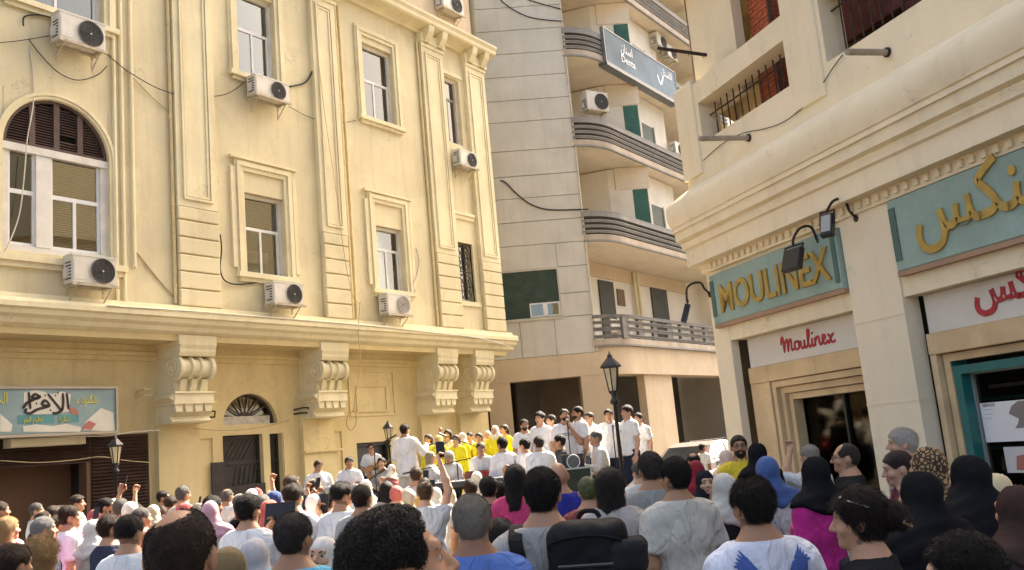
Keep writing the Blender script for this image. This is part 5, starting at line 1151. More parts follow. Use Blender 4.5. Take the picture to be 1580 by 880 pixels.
def body_meshes(S, lod):
    """-> dict of part name -> (mesh builder result) for a figure description"""
    D = make_sdf(S); zo = D['zo']; out = {}
    hs, bs = {0:(.0065,.021), 1:(.0095,.029), 2:(.0125,.036)}[lod]
    pts = [c for a in D['arms'] for c in a[:3]]+[k for l in D['legs'] for k in l]
    x1 = max(abs(p[0]) for p in pts)+.14; y0 = min(p[1] for p in pts)-.2; y1 = max(p[1] for p in pts)+.18; zt = max(1.76+zo, max(p[2] for p in pts)+.1)
    hx, hy, hz = D['pv']
    cut = S.get('face', True)
    def body(P):
        d = smin(smin(D['torso'](P), D['neck'](P), .05), D['arm'](P), .035); d = smin(d, D['leg'](P), .03); d = smin(d, D['feet'](P), .02); return smin(d, D['head'](P), .022)
    V, Q = nets(body, axis(-x1, x1, bs, (hx-.095, hx+.09, hs)), axis(y0, y1, bs, (hy-.12, hy+.14, hs)), axis(-.02, zt, bs, (hz-.01, hz+.25, hs)))
    c = V[Q].mean(1); mi = np.where(c[:, 2] < .1, 1, 0)
    hc = np.stack(D['H']((c[:, 0], c[:, 1], c[:, 2])), 1)
    mi = np.where((np.abs(hc[:, 0]) < .024) & (hc[:, 1] > .085) & (np.abs(hc[:, 2]-1.549) < .011), 2, mi)
    Vs, Qs, M_ = [V], [Q], [mi]; nv = len(V)
    for a, b, w_, s_, nm in D['arms']:
        hv, hq = HANDS[('grip' if nm in ('phone','mic','gneck','high','up','shade') else 'relax', 0)]
        z = Vector(w_)-Vector(b); z.normalize(); x = Vector((-s_*.2, 0, 1)) if abs(z.z) < .7 else Vector((-s_*.25, 1, 0)); y = z.cross(x).normalized(); x = y.cross(z).normalized()
        Rm = np.array(Matrix((x*1, y*s_, z)).transposed(), f4); Vs.append(hv @ Rm.T+np.array(w_, f4)); Qs.append((hq if s_ > 0 else hq[:, ::-1])+nv); M_.append(np.zeros(len(hq), int)); nv += len(hv)
    if S.get('face', True):     # eyeballs
        for s_ in (1,-1):
            eb = MB().lathe([(.0115*sin(pi*k/8), -.0115*cos(pi*k/8)) for k in range(9)], 10, (0,0,0), 'y'); ev = np.array(eb.v, f4)
            cen = np.array((s_*.033,.0775,1.6175)); ev2 = np.stack([head_to_body(D, cen+p) for p in ev]); qd = np.array([f_ for f_ in eb.f if len(f_) == 4])
            cy = ev[qd].mean(1); Vs.append(ev2); Qs.append(qd+nv); M_.append(np.where(cy[:, 1] > .0072, 4, 3)); nv += len(ev2)
    out['body'] = (np.concatenate(Vs), np.concatenate(Qs), np.concatenate(M_))
    # garments
    ph = S.get('ph', 1.0); kind = S.get('top', 'tee'); U = D['U']; fold = .006 if lod else .0075
    hem = {'tee':.86,'polo':.86,'shirt':.84,'jacket':.78,'dress':.04,'abaya':.03,'blouse':.74}[kind]+(zo if kind not in ('dress','abaya') else 0)
    longs = kind in ('shirt','jacket','dress','abaya','blouse'); e = {'tee':.02,'polo':.02,'shirt':.02,'jacket':.03,'dress':.022,'abaya':.03,'blouse':.026}[kind]
    if S.get('sit'): hem = max(hem, .46)
    def top(P):
        d = D['torso'](P, e); 
        if not S.get('sit') and kind in ('dress','abaya','blouse'):
            zb = .06 if kind != 'blouse' else .72; d = smin(d, cap(P, (0,0,1.0), (0,0,zb), .155*D['wd']+e, .23 if kind == 'abaya' else .2, 1.25), .06)
        elif not S.get('sit'): d = smin(d, cap(P, (0,0,1.0), (0,0,.8), .158*D['wd']+e, .168*D['wd']+e, 1.3), .05)
        a = D['arm'](P, e*.9 if not longs else e*.7, 1.0, longs, None if longs else .74); d = smin(d, a, .035)
        d = d+fold*wob(P, 17, ph)+fold*.6*wob(P, 34, ph*2.3)+fold*.5*np.sin(P[2]*42+3*np.sin(P[0]*9+ph)+2*np.sin(P[1]*11))*np.clip((1.3+zo-P[2])*3, 0, 1)
        d = smax(d, hem-P[2], .008)
        nk = cap(P, U((0,.0,1.43)), U((0,.02,1.6)), .062+(.012 if kind == 'tee' else .004), .08); d = smax(d, -nk, .008); d = smax(d, P[2]-(1.475+zo), .01)
        if kind in ('polo','shirt','jacket'):
            d = smin(d, np.maximum(cap(P, U((0,-.018,1.43)), U((0,-.006,1.478)), .076, .07), -cap(P, U((0,-.018,1.36)), U((0,.0,1.56)), .06, .06)), .006)
        return d
    z0 = max(-.02, hem-.06); V, Q = nets(top, axis(-x1, x1, bs*.9), axis(y0, y1, bs*.9), axis(z0, min(zt, 1.52+zo) if max(p[2] for p in pts) < 1.45+zo else zt, bs*.9)); out['top'] = (V, Q, None)
    if kind not in ('dress','abaya'):
        def trous(P):
            d = smin(D['leg'](P, .02), cap(P, U((0,0,.93)), U((0,0,1.0)), .165*D['wd'], .158*D['wd'], 1.3) if not S.get('sit') else cap(P, (0,-.01,.50), (0,.0,.60), .165*D['wd'], .15*D['wd'], 1.2), .05)
            d = d+.004*wob(P, 15, ph+2)+.003*np.sin(P[2]*38+3*np.sin(P[0]*14+ph)); return smax(smax(d, .05-P[2], .01), P[2]-((1.0+zo) if not S.get('sit') else .62), .01)
        V, Q = nets(trous, axis(-.32, .32, bs*1.15), axis(-.26, .62 if S.get('sit') else .26, bs*1.15), axis(0, 1.05, bs*1.15), 1); out['trousers'] = (V, Q, None)
    # hair / scarf
    def facef(h): return smin(ell(h, (0,.124,1.585), (.22,.083,.104+S.get('brow_up', 0))), cap(h, (-.09,.066,1.568), (.09,.066,1.568), .055, .055), .02)
    def foref(h): return ell(h, (0,.115,1.655), (.16,.07,.07))
    def patch(h): return ell(h, (-.026,-.045,1.73), (.062,.07,.055))
    if S.get('hair','short') not in ('hijab','khimar','none'):
        Vb, Qb, Mb = out['body']; cb_ = Vb[Qb].mean(1); hh = np.stack(D['H']((cb_[:,0], cb_[:,1], cb_[:,2])), 1); ht = (hh[:,0], hh[:,1], hh[:,2])
        sk = (facef(ht) > .004) & (hh[:,2] > 1.552-.25*(hh[:,1]+.1)) & (cap(ht, (-.11,-.006,1.595), (.11,-.006,1.595), .034, .034) > 0) & (hh[:,2] < 1.80) & (np.abs(hh[:,0]) < .11) & (Mb == 0)
        if S.get('fore'): sk = sk & (foref(ht) > .004)
        if S.get('hair') == 'bald': sk = sk & (patch(ht) > -.002)
        if S.get('hair') == 'reced': sk = sk & (ell(ht, (0,.10,1.70), (.07,.10,.06)) > 0)
        out['body'] = (Vb, Qb, np.where(sk & (hh[:,2] > 1.5), 5, Mb))
    hk = S.get('hair', 'short'); hst = hs*1.1
    if hk != 'none':
        hj = hk in ('hijab','khimar')
        def hair(P):
            h = D['H'](P); z = h[2]; t = np.clip((z-1.58)/.1, 0, 1)
            if hj:
                d = ell(h, (0,-.014,1.626), (.086,.110,.109)); d = smin(d, ell(h, (0,.012,1.555), (.07,.084,.085)), .035); d = smin(d, cap(P, U((0,-.012,1.40)), tuple(D['pv']), .105, .072, 1.12), .05)
                lo_ = S.get('cape', 1.345) if hk == 'hijab' else .92
                cp = D['torso'](P, .05 if hk == 'hijab' else .06)
                if hk == 'khimar': cp = smin(cp, D['arm'](P, .045, 1.0, False), .06); cp = smin(cp, cap(P, U((0,0,1.25)), U((0,0,.9)), .2, .25, 1.15), .06)
                d = smin(d, smax(cp, (lo_+zo)-P[2]+(.0 if hk == 'khimar' else .35*np.abs(P[0])), .02), .05)
                an = np.arctan2(h[0], h[1]+.02); d = d+.005*wob(P, 24, ph)+.0045*np.sin(z*62+2.2*np.sin(an*1.5+ph)+3*h[1]*10)*np.clip((1.60-z)*9, 0, 1)+.003*np.sin(an*9+z*25+ph)*np.clip((z-1.55)*6, .2, 1)+.008*np.sin(an*7+ph*2)*np.clip((1.42+zo-P[2])*9, 0, 1)
                d = smax(d, -ell(h, (0,.13,1.592), (.054,.085,.072)), .012); return d
            if hk in ('short','fade','grey'): th = .004+.012*t; am, fr = .003, 55
            elif hk == 'curly': th = .007+.015*t; am, fr = .005, 55
            elif hk == 'quiff': th = .004+.022*t+.012*np.clip(h[1]*8, 0, 1)*t; am, fr = .0035, 50
            elif hk in ('bald','reced'): th = .004+.004*t; am, fr = .001, 60
            else: th = .011+.010*t; am, fr = .004, 40
            d = ell(h, (0,-.010,1.626), (.076,.097,.098))-th
            d = d-am*wob(h, fr, ph)-am*.6*wob(h, fr*1.9, ph*1.7)
            d = smax(d, -facef(h), .008)
            ear = cap(h, (-.11,-.004,1.592), (.11,-.004,1.592), .037, .037)
            if hk not in ('long','bun','bob'): d = smax(d, -ear, .006); d = smax(d, ((1.548 if hk not in ('fade','quiff') else 1.592)-.25*(h[1]+.1))-z, .012)
            if S.get('fore'): d = smax(d, -foref(h), .012)
            if hk == 'bald': d = smax(d, -patch(h), .012)
            if hk == 'reced': d = smax(d, -ell(h, (0,.10,1.70), (.07,.10,.06)), .015)
            if hk == 'long': b_ = cap(h, (0,-.055,1.60), (0,-.085,1.38), .088, .075, 1.25)-.005*np.sin(h[0]*90+ph+5*np.sin(z*12)); d = smin(d, smax(b_, -cap(h, (0,.08,1.3), (0,.08,1.66), .085, .085), .02), .03)
            if hk == 'bob': b_ = cap(h, (0,-.03,1.62), (0,-.04,1.47), .1, .092, 1.1)-.006*wob(h, 45, ph); d = smin(d, smax(b_, -cap(h, (0,.1,1.3), (0,.1,1.68), .09, .09), .02), .03)
            if hk == 'bun': d = smin(smax(d, (1.54-.3*(h[1]+.1))-z, .012), ell(h, (0,-.135,1.615), (.062,.05,.052))-.004*wob(h, 70, ph), .025)
            return d
        if hj: lo_ = (min(1.28, S.get('cape', 1.345)-.06) if hk == 'hijab' else .86)+zo; st_ = hst*(1.7 if lod == 0 else 1.5); V, Q = nets(hair, axis(-.36,.36,st_), axis(-.32+hy,.36+hy,st_), axis(lo_, 1.80+zo, st_))
        else: V, Q = nets(hair, axis(hx-.15,hx+.15,hst), axis(hy-.24,hy+.17,hst), axis(hz-.2 if hk in ('long','bob') else hz-.04, hz+.29, hst))
        out['hair'] = (V, Q, None)
    if S.get('beard'):
        def beard(P):
            h = D['H'](P); d = smin(ell(h, (0,.03,1.567), (.056,.066,.072)), ell(h, (0,.078,1.524), (.026,.022,.018)), .03)-.007-.003*wob(h, 80, 2)
            d = smax(d, h[2]-(1.573-.25*(h[1]-.09)), .008); d = smax(d, -(h[1]-.0), .01); return smax(d, -ell(h, (0,.108,1.548), (.022,.02,.008)), .004)
        V, Q = nets(beard, axis(hx-.09,hx+.09,hst), axis(hy-.06,hy+.15,hst), axis(hz-.03,hz+.14,hst)); 
        if len(V): out['beard'] = (V, Q, None)
    if S.get('brow', True) and S.get('face', True):
        for s_ in (1,-1):
            b = MB().tube([tuple(head_to_body(D, (s_*.016,.094,1.640))), tuple(head_to_body(D, (s_*.034,.091,1.645))), tuple(head_to_body(D, (s_*.052,.076,1.638)))], [.004,.0045,.002], 5)
            out['eyebrow%d' % s_] = (np.array(b.v, f4), np.array([f_ for f_ in b.f if len(f_) == 4]), None)
    return out, D
SKIN = [(.44,.235,.135), (.36,.185,.10), (.52,.30,.185), (.27,.13,.068)]
def skinmat(i):
    m_ = mat('skin_%d' % i, SKIN[i], .5, .06, 12, .12, 160, spec=.35); b = m_.node_tree.nodes['Principled BSDF']; b.inputs['Subsurface Weight'].default_value = .06; b.inputs['Subsurface Radius'].default_value = (.012,.005,.003); return m_
SHOE = mat('shoe_dark', (.04,.035,.03), .6); LIP = mat('lips', (.34,.13,.10), .5); EYEW = mat('eye_white', (.36,.31,.27), .4); EYED = mat('eye_iris', (.03,.018,.01), .2)
def cloth(c, nm='cloth'):
    k = '%s_%s' % (nm, '_'.join('%02d' % int(v*99) for v in c)); return mat(k, c, .92, .06, 5, .25, 220, sheen=.1 if max(c) > .1 else 0, spec=.12 if max(c) > .1 else .04, wrinkle=.85 if nm == 'cloth' else .28)
def hairm(c): return mat('hair_%s' % '_'.join('%03d' % int(v*999) for v in c), c, .5, .3 if max(c) < .15 else .08, 40, .6, 300, spec=.2)
def stub(i, hc):
    c = tuple(a*.52+b*.48 for a, b in zip(SKIN[i], hc)); return mat('stubble_%d_%s' % (i, '_'.join('%03d' % int(v*999) for v in hc)), c, .6, .2, 60, .3, 300)
BLK = (.017,.013,.011); BRN = (.045,.024,.014); GRY = (.26,.25,.235); WHT = (.62,.61,.59); DKG = (.10,.095,.09); BLO = (.36,.22,.09)
WTEE = (.76,.75,.73)
def strands(V, Q, n, ln, curl, seed, cen=None):
    r = np.random.default_rng(seed); c = V[Q].mean(1); a = np.cross(V[Q[:,1]]-V[Q[:,0]], V[Q[:,3]]-V[Q[:,0]]); l = np.linalg.norm(a, axis=1)+1e-12; nr = a/l[:,None]
    if cen is not None: q_ = c-cen; l = np.where((nr*q_).sum(1)/(np.linalg.norm(q_, axis=1)+1e-9) > .55, l, 0)+1e-12
    i = r.choice(len(Q), n, p=l/l.sum()); w_ = r.random((n,4)); w_ /= w_.sum(1)[:,None]; p = (V[Q[i]]*w_[:,:,None]).sum(1); nn = nr[i]
    t = np.cross(nn, r.normal(size=(n,3))); t /= np.linalg.norm(t, axis=1)[:,None]+1e-9; b = np.cross(nn, t); seg = 6 if curl else 3; vs = []; ph_ = r.random(n)*6.28; L_ = ln*(.5+r.random(n))
    comb = np.array((0,-.55,-1.0))+r.normal(size=(n,3))*.35; comb -= nn*(comb*nn).sum(1)[:,None]; comb /= np.linalg.norm(comb, axis=1)[:,None]+1e-9
    for k in range(seg+1):
        u = k/seg; 
        if curl: q = p+nn*(L_*(.15+.55*u))[:,None]+(t*np.cos(ph_+u*curl)[:,None]+b*np.sin(ph_+u*curl)[:,None])*(L_*.45)[:,None]
        else: q = p+nn*(L_*(.1+.42*u-.12*u*u))[:,None]+comb*(L_*u)[:,None]+t*(L_*.22*u*u)[:,None]
        wdt = .0014*(1-u*.7); vs += [q-b*wdt, q+b*wdt]
    A = np.stack(vs, 1).reshape(-1, 3); base = np.arange(n)*(2*(seg+1)); F = np.concatenate([np.stack([base+2*k, base+2*k+1, base+2*k+3, base+2*k+2], 1) for k in range(seg)]); return A.astype(f4), F
PEOPLE = []; CAPS = ((.6,.16,.13),(.55,.45,.33),(.10,.11,.045),(.13,.12,.11))
def person(px, py, Y, label, az=None, ground=0.0, skin=0, col=WTEE, bot=(.03,.035,.06), hcol=BLK, lod=1, group=None, height=None, X=None, phone=None, fuzz=None, **S):
    p = at_depth(px, py, Y); sit = S.get('sit'); hj = S.get('hair') in ('hijab','khimar'); H0 = (1.722 if hj else 1.706+(.012 if S.get('hair','short') not in ('bald','none','reced') else 0)+(.03 if S.get('hair') == 'curly' else 0))-(.43 if sit else 0)
    h = p.z-ground; k = h/H0
    if az is None: az = degrees(atan2(.3-p.x, 17.5-p.y))
    key = repr((sorted(S.items()), lod))
    if key not in _cache:
        parts, D = body_meshes(S, lod); ms = {}
        for nm, (V, Q, mi) in parts.items():
            fz = fuzz or ((2600,.018,0) if lod == 1 else (1200,.018,0) if lod == 2 else None)
            if nm == 'hair' and fz and not hj and hcol not in CAPS:
                A, F = strands(V, Q, fz[0], fz[1], fz[2], 3, None if S.get('hair') in ('long','bun','bob') else head_to_body(D, (0,-.01,1.62))); Q = np.concatenate([Q, F+len(V)]); V = np.concatenate([V, A])
            ms[nm] = fastmesh({'top':'shirt'}.get(nm, nm.rstrip('-1')), V, Q, {'body':[None]*6}.get(nm, [None]), mi)
        _cache[key] = (ms, D)
    ms, D = _cache[key]
    o = empty('person', (p.x, p.y, ground), -radians(az)); o.scale = (k, k, k)
    sc_ = S.get('hair') in ('hijab','khimar')
    names = {'body':'body','top':{'abaya':'abaya','dress':'dress','jacket':'jacket','blouse':'blouse'}.get(S.get('top'), 'shirt'),'trousers':'trousers','hair':'headscarf' if sc_ else 'hair','beard':'beard','eyebrow1':'eyebrow','eyebrow-1':'eyebrow'}
    for nm, me in ms.items():
        c = link(names[nm], me, o)
        mm = {'body':[skinmat(skin), SHOE, LIP, EYEW, EYED, stub(skin, hcol)],'top':[cloth(col)],'trousers':[cloth(bot)],'hair':[cloth(hcol, 'scarf') if sc_ else hairm(hcol)],'beard':[hairm(BLK)],'eyebrow1':[hairm(BLK)],'eyebrow-1':[hairm(BLK)]}[nm]
        for i, m_ in enumerate(mm):
            if i < len(c.material_slots): c.material_slots[i].link = 'OBJECT'; c.material_slots[i].material = m_
    tag(o, label, 'person', group); o['_k'] = k; del o['_k']
    PEOPLE.append((o, D, p, k, az)); _last[0] = (o, D, k, az, p, ground); return o
_last = [None]
def loc2w(v):
    o, D, k, az, p, gr_ = _last[0]; a = -radians(az); x, y, z = v[0]*k, v[1]*k, v[2]*k
    return Vector((p.x+x*cos(a)-y*sin(a), p.y+x*sin(a)+y*cos(a), gr_+z))
def phone(label, size=(.075,.15), landscape=False, raise_=.08, dx=0.0, fy=.05, colr=None):
    o_, D, k, az, p, gr_ = _last[0]; w0, w1 = D['arms'][0][2], D['arms'][1][2]; both = abs(w0[2]-w1[2]) < .1; c = [(w0[i]+w1[i])/2 if both else w0[i] for i in range(3)]
    q = loc2w((c[0]+dx, c[1]+fy, c[2]+raise_)); w_, h_ = size if not landscape else size[::-1]
    o = empty('phone', q, -radians(az)); o.rotation_euler = (radians(-12), 0, -radians(az))
    MB().cbox(-w_/2, w_/2, -.004, .005, 0, h_, .001).build('case', mat('phone_case', (.018,.017,.018), .6, spec=.15) if colr is None else cloth(colr), o)
    MB().box(-w_/2+.004, w_/2-.004, -.0055, -.0042, .004, h_-.004).build('screen', mat('phone_screen', (.012,.013,.015), .35, spec=.25), o)
    MB().lathe([(0,.0065),(.006,.0065),(.007,.005)], 8, (w_/2-.015,0,h_-.018), 'y').build('camera_lens', DARK, o); return tag(o, label, 'phone')
def glasses():
    o_, D, k, az, p, gr_ = _last[0]; b = MB()
    for s_ in (1,-1):
        b.tube([tuple(head_to_body(D, (s_*.034+.024*cos(t*pi/6), .108, 1.617+.018*sin(t*pi/6)))) for t in range(13)], .0022, 4, False); b.tube([tuple(head_to_body(D, (s_*.058,.108,1.62))), tuple(head_to_body(D, (s_*.082,.0,1.62)))], .002, 4)
    b.tube([tuple(head_to_body(D, (-.01,.11,1.62))), tuple(head_to_body(D, (.01,.11,1.62)))], .002, 4); b.build('glasses', BLACKM, o_)
def stool(label):
    o_, D, k, az, p, gr_ = _last[0]; o = empty('stool', (p.x, p.y, gr_), -radians(az)); h_ = .415*k
    MB().lathe([(0,h_-.05),(.19,h_-.05),(.2,h_-.03),(.2,h_-.01),(.18,h_),(0,h_)], 16).build('seat', BLACKM, o)
    for t in range(4): a = t*pi/2+.78; MB().tube([(.12*cos(a),.12*sin(a),h_-.05),(.18*cos(a),.18*sin(a),0)], .014, 6).build('leg', ALU, o)
    return tag(o, label, 'stool', None)
# ------------------------------------------------------------------ foreground, in the shade
person(620, 757, 1.80, 'man with thick black curly hair and navy top looking to the right', az=66, skin=1, fore=1, col=(.02,.025,.05), lod=0, hair='curly', fuzz=(9000,.008,5.0), head=(-6,9,0), brow_up=.012, top='tee', ph=2.0)
person(276, 786, 2.15, 'man with balding brown crown and close cropped sides seen from behind', az=-4, skin=1, col=(.5,.52,.55), lod=0, hair='bald', fuzz=(9000,.007,0), hcol=(.04,.024,.016), head=(0,-6,0), top='tee', ph=1.2)
person(1472, 808, 2.25, 'person with short thick black hair facing left at the edge of the black clad women', az=-58, skin=2, col=(.02,.02,.02), lod=0, hair='curly', fuzz=(9000,.010,2.2), head=(8,0,0), top='tee', ph=4.1)
person(726, 762, 3.75, 'older man with cropped grey hair and blue collared shirt seen from behind', az=2, skin=3, col=(.10,.18,.46), lod=0, hair='short', hcol=(.27,.235,.19), fuzz=(9000,.010,0), top='shirt', ph=3.3, wd=1.02)
person(452, 790, 4.0, 'balding man in a turquoise blue shirt seen from behind', az=14, skin=1, col=(.13,.42,.56), lod=0, hair='short', hcol=(.05,.04,.035), fuzz=(7000,.010,0), top='shirt', ph=5.0, belly=.6, wd=1.08)
person(352, 840, 3.7, 'woman in a plain olive brown headscarf beside the turquoise shirt', az=8, col=(.16,.12,.07), lod=1, hair='hijab', hcol=(.17,.125,.06), top='dress', fem=1, ph=.7)
person(393, 828, 4.7, 'woman in a grey and red flowered headscarf behind the brown scarf', az=10, col=(.3,.3,.3), lod=1, hair='hijab', hcol=(.42,.40,.40), top='dress', fem=1, ph=2.7)
person(492, 826, 4.6, 'laughing woman in a white headscarf turned back with hand at her mouth', az=200, skin=2, col=(.05,.05,.07), lod=0, hair='hijab', hcol=(.58,.55,.50), top='dress', fem=1, ra='mouth', head=(8,6,-6), ph=1.4)
o9 = person(833, 722, 4.05, 'man with dark hair in a grey tee wearing the black backpack', az=4, skin=0, col=(.40,.38,.345), lod=0, hair='short', fuzz=(8000,.017,0), top='tee', wd=1.06, ph=2.2, belly=.4)
BP = _last[0]
person(860, 714, 7.0, 'shaven headed man in a royal blue and red shirt', az=-2, skin=0, col=(.03,.035,.26), lod=1, hair='none', top='tee', ph=4.0)
person(794, 717, 7.3, 'woman with long black hair in a hot pink top', az=15, skin=0, col=(.62,.06,.16), lod=1, hair='long', top='blouse', fem=1, ph=1.1)
person(940, 721, 5.6, 'woman with big dark hair and a pale grey top beside the backpack', az=20, col=(.42,.38,.34), lod=1, hair='bob', top='blouse', fem=1, ph=3.1)
person(1001, 697, 6.1, 'man with cropped greying hair in a sage grey polo shirt', az=-4, skin=1, col=(.28,.285,.26), lod=0, hair='short', hcol=(.055,.045,.04), top='polo', wd=1.08, ph=2.9, fuzz=(7000,.013,0))
person(1038, 706, 5.35, 'man with neat black hair in a beige polo shirt', az=-18, skin=1, col=(.50,.47,.40), lod=0, hair='short', top='polo', wd=1.05, ph=4.4, head=(12,0,0), fuzz=(7000,.016,0), ra='hold')
W15 = person(1157, 735, 3.55, 'young man in a white tee printed with blue wings seen from behind', az=-10, skin=1, col=(.66,.67,.74), lod=0, hair='short', fuzz=(9000,.020,0), top='tee', wd=1.02, ph=1.9, head=(2,-3,0))
WING = _last[0]
person(1113, 728, 5.9, 'woman in a cream head covering and black dress holding a hand to her face', az=-25, col=(.015,.015,.02), lod=1, hair='hijab', hcol=(.50,.47,.40), top='abaya', fem=1, ra='mouth', ph=3.8)
person(1086, 724, 7.1, 'smiling woman in a black headscarf looking back over the crowd', az=165, skin=2, col=(.02,.02,.025), lod=0, hair='hijab', hcol=(.018,.02,.022), top='abaya', fem=1, head=(-12,0,0), ph=2.4)
person(1071, 709, 8.4, 'woman in a dark red headscarf and pink blouse', az=-20, col=(.5,.25,.3), lod=1, hair='hijab', hcol=(.24,.02,.03), top='dress', fem=1, ph=.4)
person(1138, 671, 8.9, 'bearded man in glasses and a yellow vest standing at the corner column', az=183, skin=1, col=(.68,.50,.04), lod=0, hair='short', beard=1, top='polo', ph=3.0, head=(-4,4,0)); glasses()
person(1165, 682, 8.2, 'woman in a black headscarf beside the man in the yellow vest', az=-20, col=(.02,.02,.02), lod=1, hair='hijab', hcol=(.012,.012,.013), top='abaya', fem=1, ph=1.6)
person(1118, 693, 9.6, 'woman in a pale peach headscarf and yellow top behind the cream head covering', az=-15, col=(.68,.45,.03), lod=2, hair='hijab', hcol=(.6,.45,.35), top='dress', fem=1, ph=.9)
person(1180, 702, 6.3, 'woman in a denim blue headscarf and white patterned blouse', az=-12, col=(.55,.53,.52), lod=1, hair='hijab', hcol=(.065,.11,.26), top='blouse', fem=1, ph=2.1)
person(1253, 702, 5.5, 'woman in a black headscarf and magenta blouse carrying a dark bag', az=-28, col=(.55,.03,.22), lod=1, hair='hijab', hcol=(.012,.012,.014), top='dress', fem=1, ph=1.3)
MAG = _last[0]
person(1246, 686, 8.6, 'grey haired man in white by the shop door shading his eyes', az=-30, skin=2, col=(.6,.6,.58), lod=1, hair='grey', hcol=(.38,.33,.27), top='shirt', la='shade', ph=3.6)
person(1302, 685, 6.6, 'man with receding dark hair in a black shirt looking left', az=-72, skin=0, col=(.014,.014,.016), lod=0, hair='reced', hcol=(.03,.022,.018), top='shirt', wd=1.06, ph=2.5); glasses()
person(1388, 660, 6.6, 'white haired man looking left in front of the pillar', az=-75, skin=2, col=(.45,.43,.4), lod=0, hair='short', hcol=(.58,.53,.45), top='shirt', ph=4.8, fuzz=(7000,.018,0))
person(1386, 694, 5.6, 'person with dark hair and a maroon shirt in profile in front of the leopard scarf', az=-80, skin=2, col=(.12,.025,.035), lod=0, hair='short', hcol=(.03,.014,.014), top='shirt', ph=.8, head=(0,-10,0))
person(1426, 687, 5.0, 'woman in a leopard print headscarf', az=-38, col=(.03,.025,.02), lod=1, hair='hijab', hcol=(.30,.19,.08), top='abaya', fem=1, ph=1.0, wd=1.1)
LEO = _last[0][0]
person(1412, 724, 3.95, 'woman wrapped in a long plain black khimar in front of the leopard scarf', az=-30, col=(.012,.012,.013), lod=1, hair='khimar', hcol=(.012,.012,.013), top='abaya', fem=1, ph=2.0, wd=1.1)
person(1488, 699, 4.2, 'tall woman in a long black khimar beside the cream patterned shawl', az=-25, col=(.012,.012,.013), lod=1, hair='khimar', hcol=(.014,.013,.014), top='abaya', fem=1, ph=3.4, wd=1.15)
person(1532, 728, 4.9, 'woman with a cream patterned shawl by the display window', az=-10, col=(.08,.05,.04), lod=1, hair='hijab', hcol=(.60,.48,.28), top='abaya', fem=1, ph=1.9)
person(1562, 745, 3.6, 'woman in a dark brown headscarf beside the display window edge', az=-20, col=(.04,.03,.03), lod=1, hair='hijab', hcol=(.05,.03,.025), top='abaya', fem=1, ph=.3)
person(1322, 753, 3.2, 'woman with her dark hair pinned in a bun looking left, black tee, glasses pushed up', az=-62, skin=0, col=(.014,.014,.016), lod=0, hair='bun', hcol=(.018,.011,.009), top='tee', fem=1, ph=2.6, head=(0,-4,0), fuzz=(8000,.022,0))
BUN = _last[0]
# ------------------------------------------------------------------ left crowd, in the sun
person(382, 757, 6.6, 'young man with curly topped hair in a white tee seen from behind near the tablet', az=18, skin=0, col=WTEE, lod=1, hair='curly', top='tee', ph=2.8, ra='phone', la='phone'); phone('dark tablet held up by the curly haired man in white', (.17,.25), True, .03)
person(200, 794, 5.7, 'young man with shaved sides in a plain white tee beside the track jacket', az=16, skin=0, col=WTEE, lod=1, hair='fade', top='tee', ph=3.9, wd=1.04)
person(170, 793, 7.0, 'man in a dark track jacket with white stripes', az=40, skin=0, col=(.04,.045,.07), lod=1, hair='short', hcol=BRN, top='shirt', ph=1.5)
TRK = _last[0]
person(64, 830, 5.0, 'woman with wavy blond hair in navy and grey', az=20, skin=2, col=(.16,.18,.26), lod=1, hair='long', hcol=BLO, top='blouse', fem=1, ph=2.3, fuzz=(6000,.03,2.5))
person(68, 797, 7.6, 'grey haired man in a dark shirt behind the blond woman', az=50, skin=0, col=(.06,.06,.09), lod=1, hair='short', hcol=GRY, top='shirt', ph=.6)
person(108, 780, 8.8, 'brown haired man in a white tee with a small blue print', az=55, skin=0, col=WTEE, lod=1, hair='short', hcol=BRN, top='tee', ph=4.6)
person(12, 797, 8.0, 'woman with blond hair in a magenta blouse at the left end of the crowd', az=35, skin=2, col=(.45,.03,.30), lod=1, hair='bob', hcol=BLO, top='blouse', fem=1, ph=.2)
person(20, 838, 4.4, 'person in a black jacket beside the blond woman', az=20, skin=0, col=(.02,.02,.025), lod=1, hair='short', hcol=BRN, top='jacket', ph=1.15)
person(164, 768, 11.0, 'bearded man filming with a raised phone in front of the brown shutter', az=70, skin=0, col=(.03,.03,.035), lod=1, hair='short', beard=1, top='shirt', ph=3.2, ra='up'); phone('phone held up by the bearded man', raise_=.05)
person(146, 800, 7.9, 'woman in a white patterned headscarf and beige dress', az=30, skin=2, col=(.5,.44,.34), lod=1, hair='hijab', hcol=(.62,.59,.53), top='dress', fem=1, ph=1.7)
person(252, 757, 14.2, 'dark haired man standing close to the cream wall behind the crowd', az=75, skin=1, col=(.10,.08,.07), lod=2, hair='short', top='tee', ph=2.35)
person(328, 764, 8.6, 'man with short black hair holding a dark folder over the crowd', az=30, skin=1, col=(.025,.022,.022), lod=1, hair='short', top='shirt', ph=.95, ra='phone', la='phone'); phone('black folder held up in the sunlit crowd', (.24,.32), False, -.08)
person(416, 770, 8.0, 'woman in a coral red headscarf', az=30, col=(.5,.12,.10), lod=1, hair='hijab', hcol=(.62,.13,.10), top='dress', fem=1, ph=2.15)
person(424, 756, 9.4, 'woman in a navy blue headscarf behind the coral scarf', az=30, col=(.05,.06,.12), lod=1, hair='hijab', hcol=(.05,.075,.19), top='dress', fem=1, ph=3.05)
person(452, 747, 8.0, 'man in a white tee with neat dark hair holding up a tablet', az=14, skin=0, col=WTEE, lod=1, hair='quiff', hcol=BRN, top='tee', ph=4.25, ra='phone', la='phone'); phone('grey tablet held sideways over the white tee', (.17,.25), True, .0)
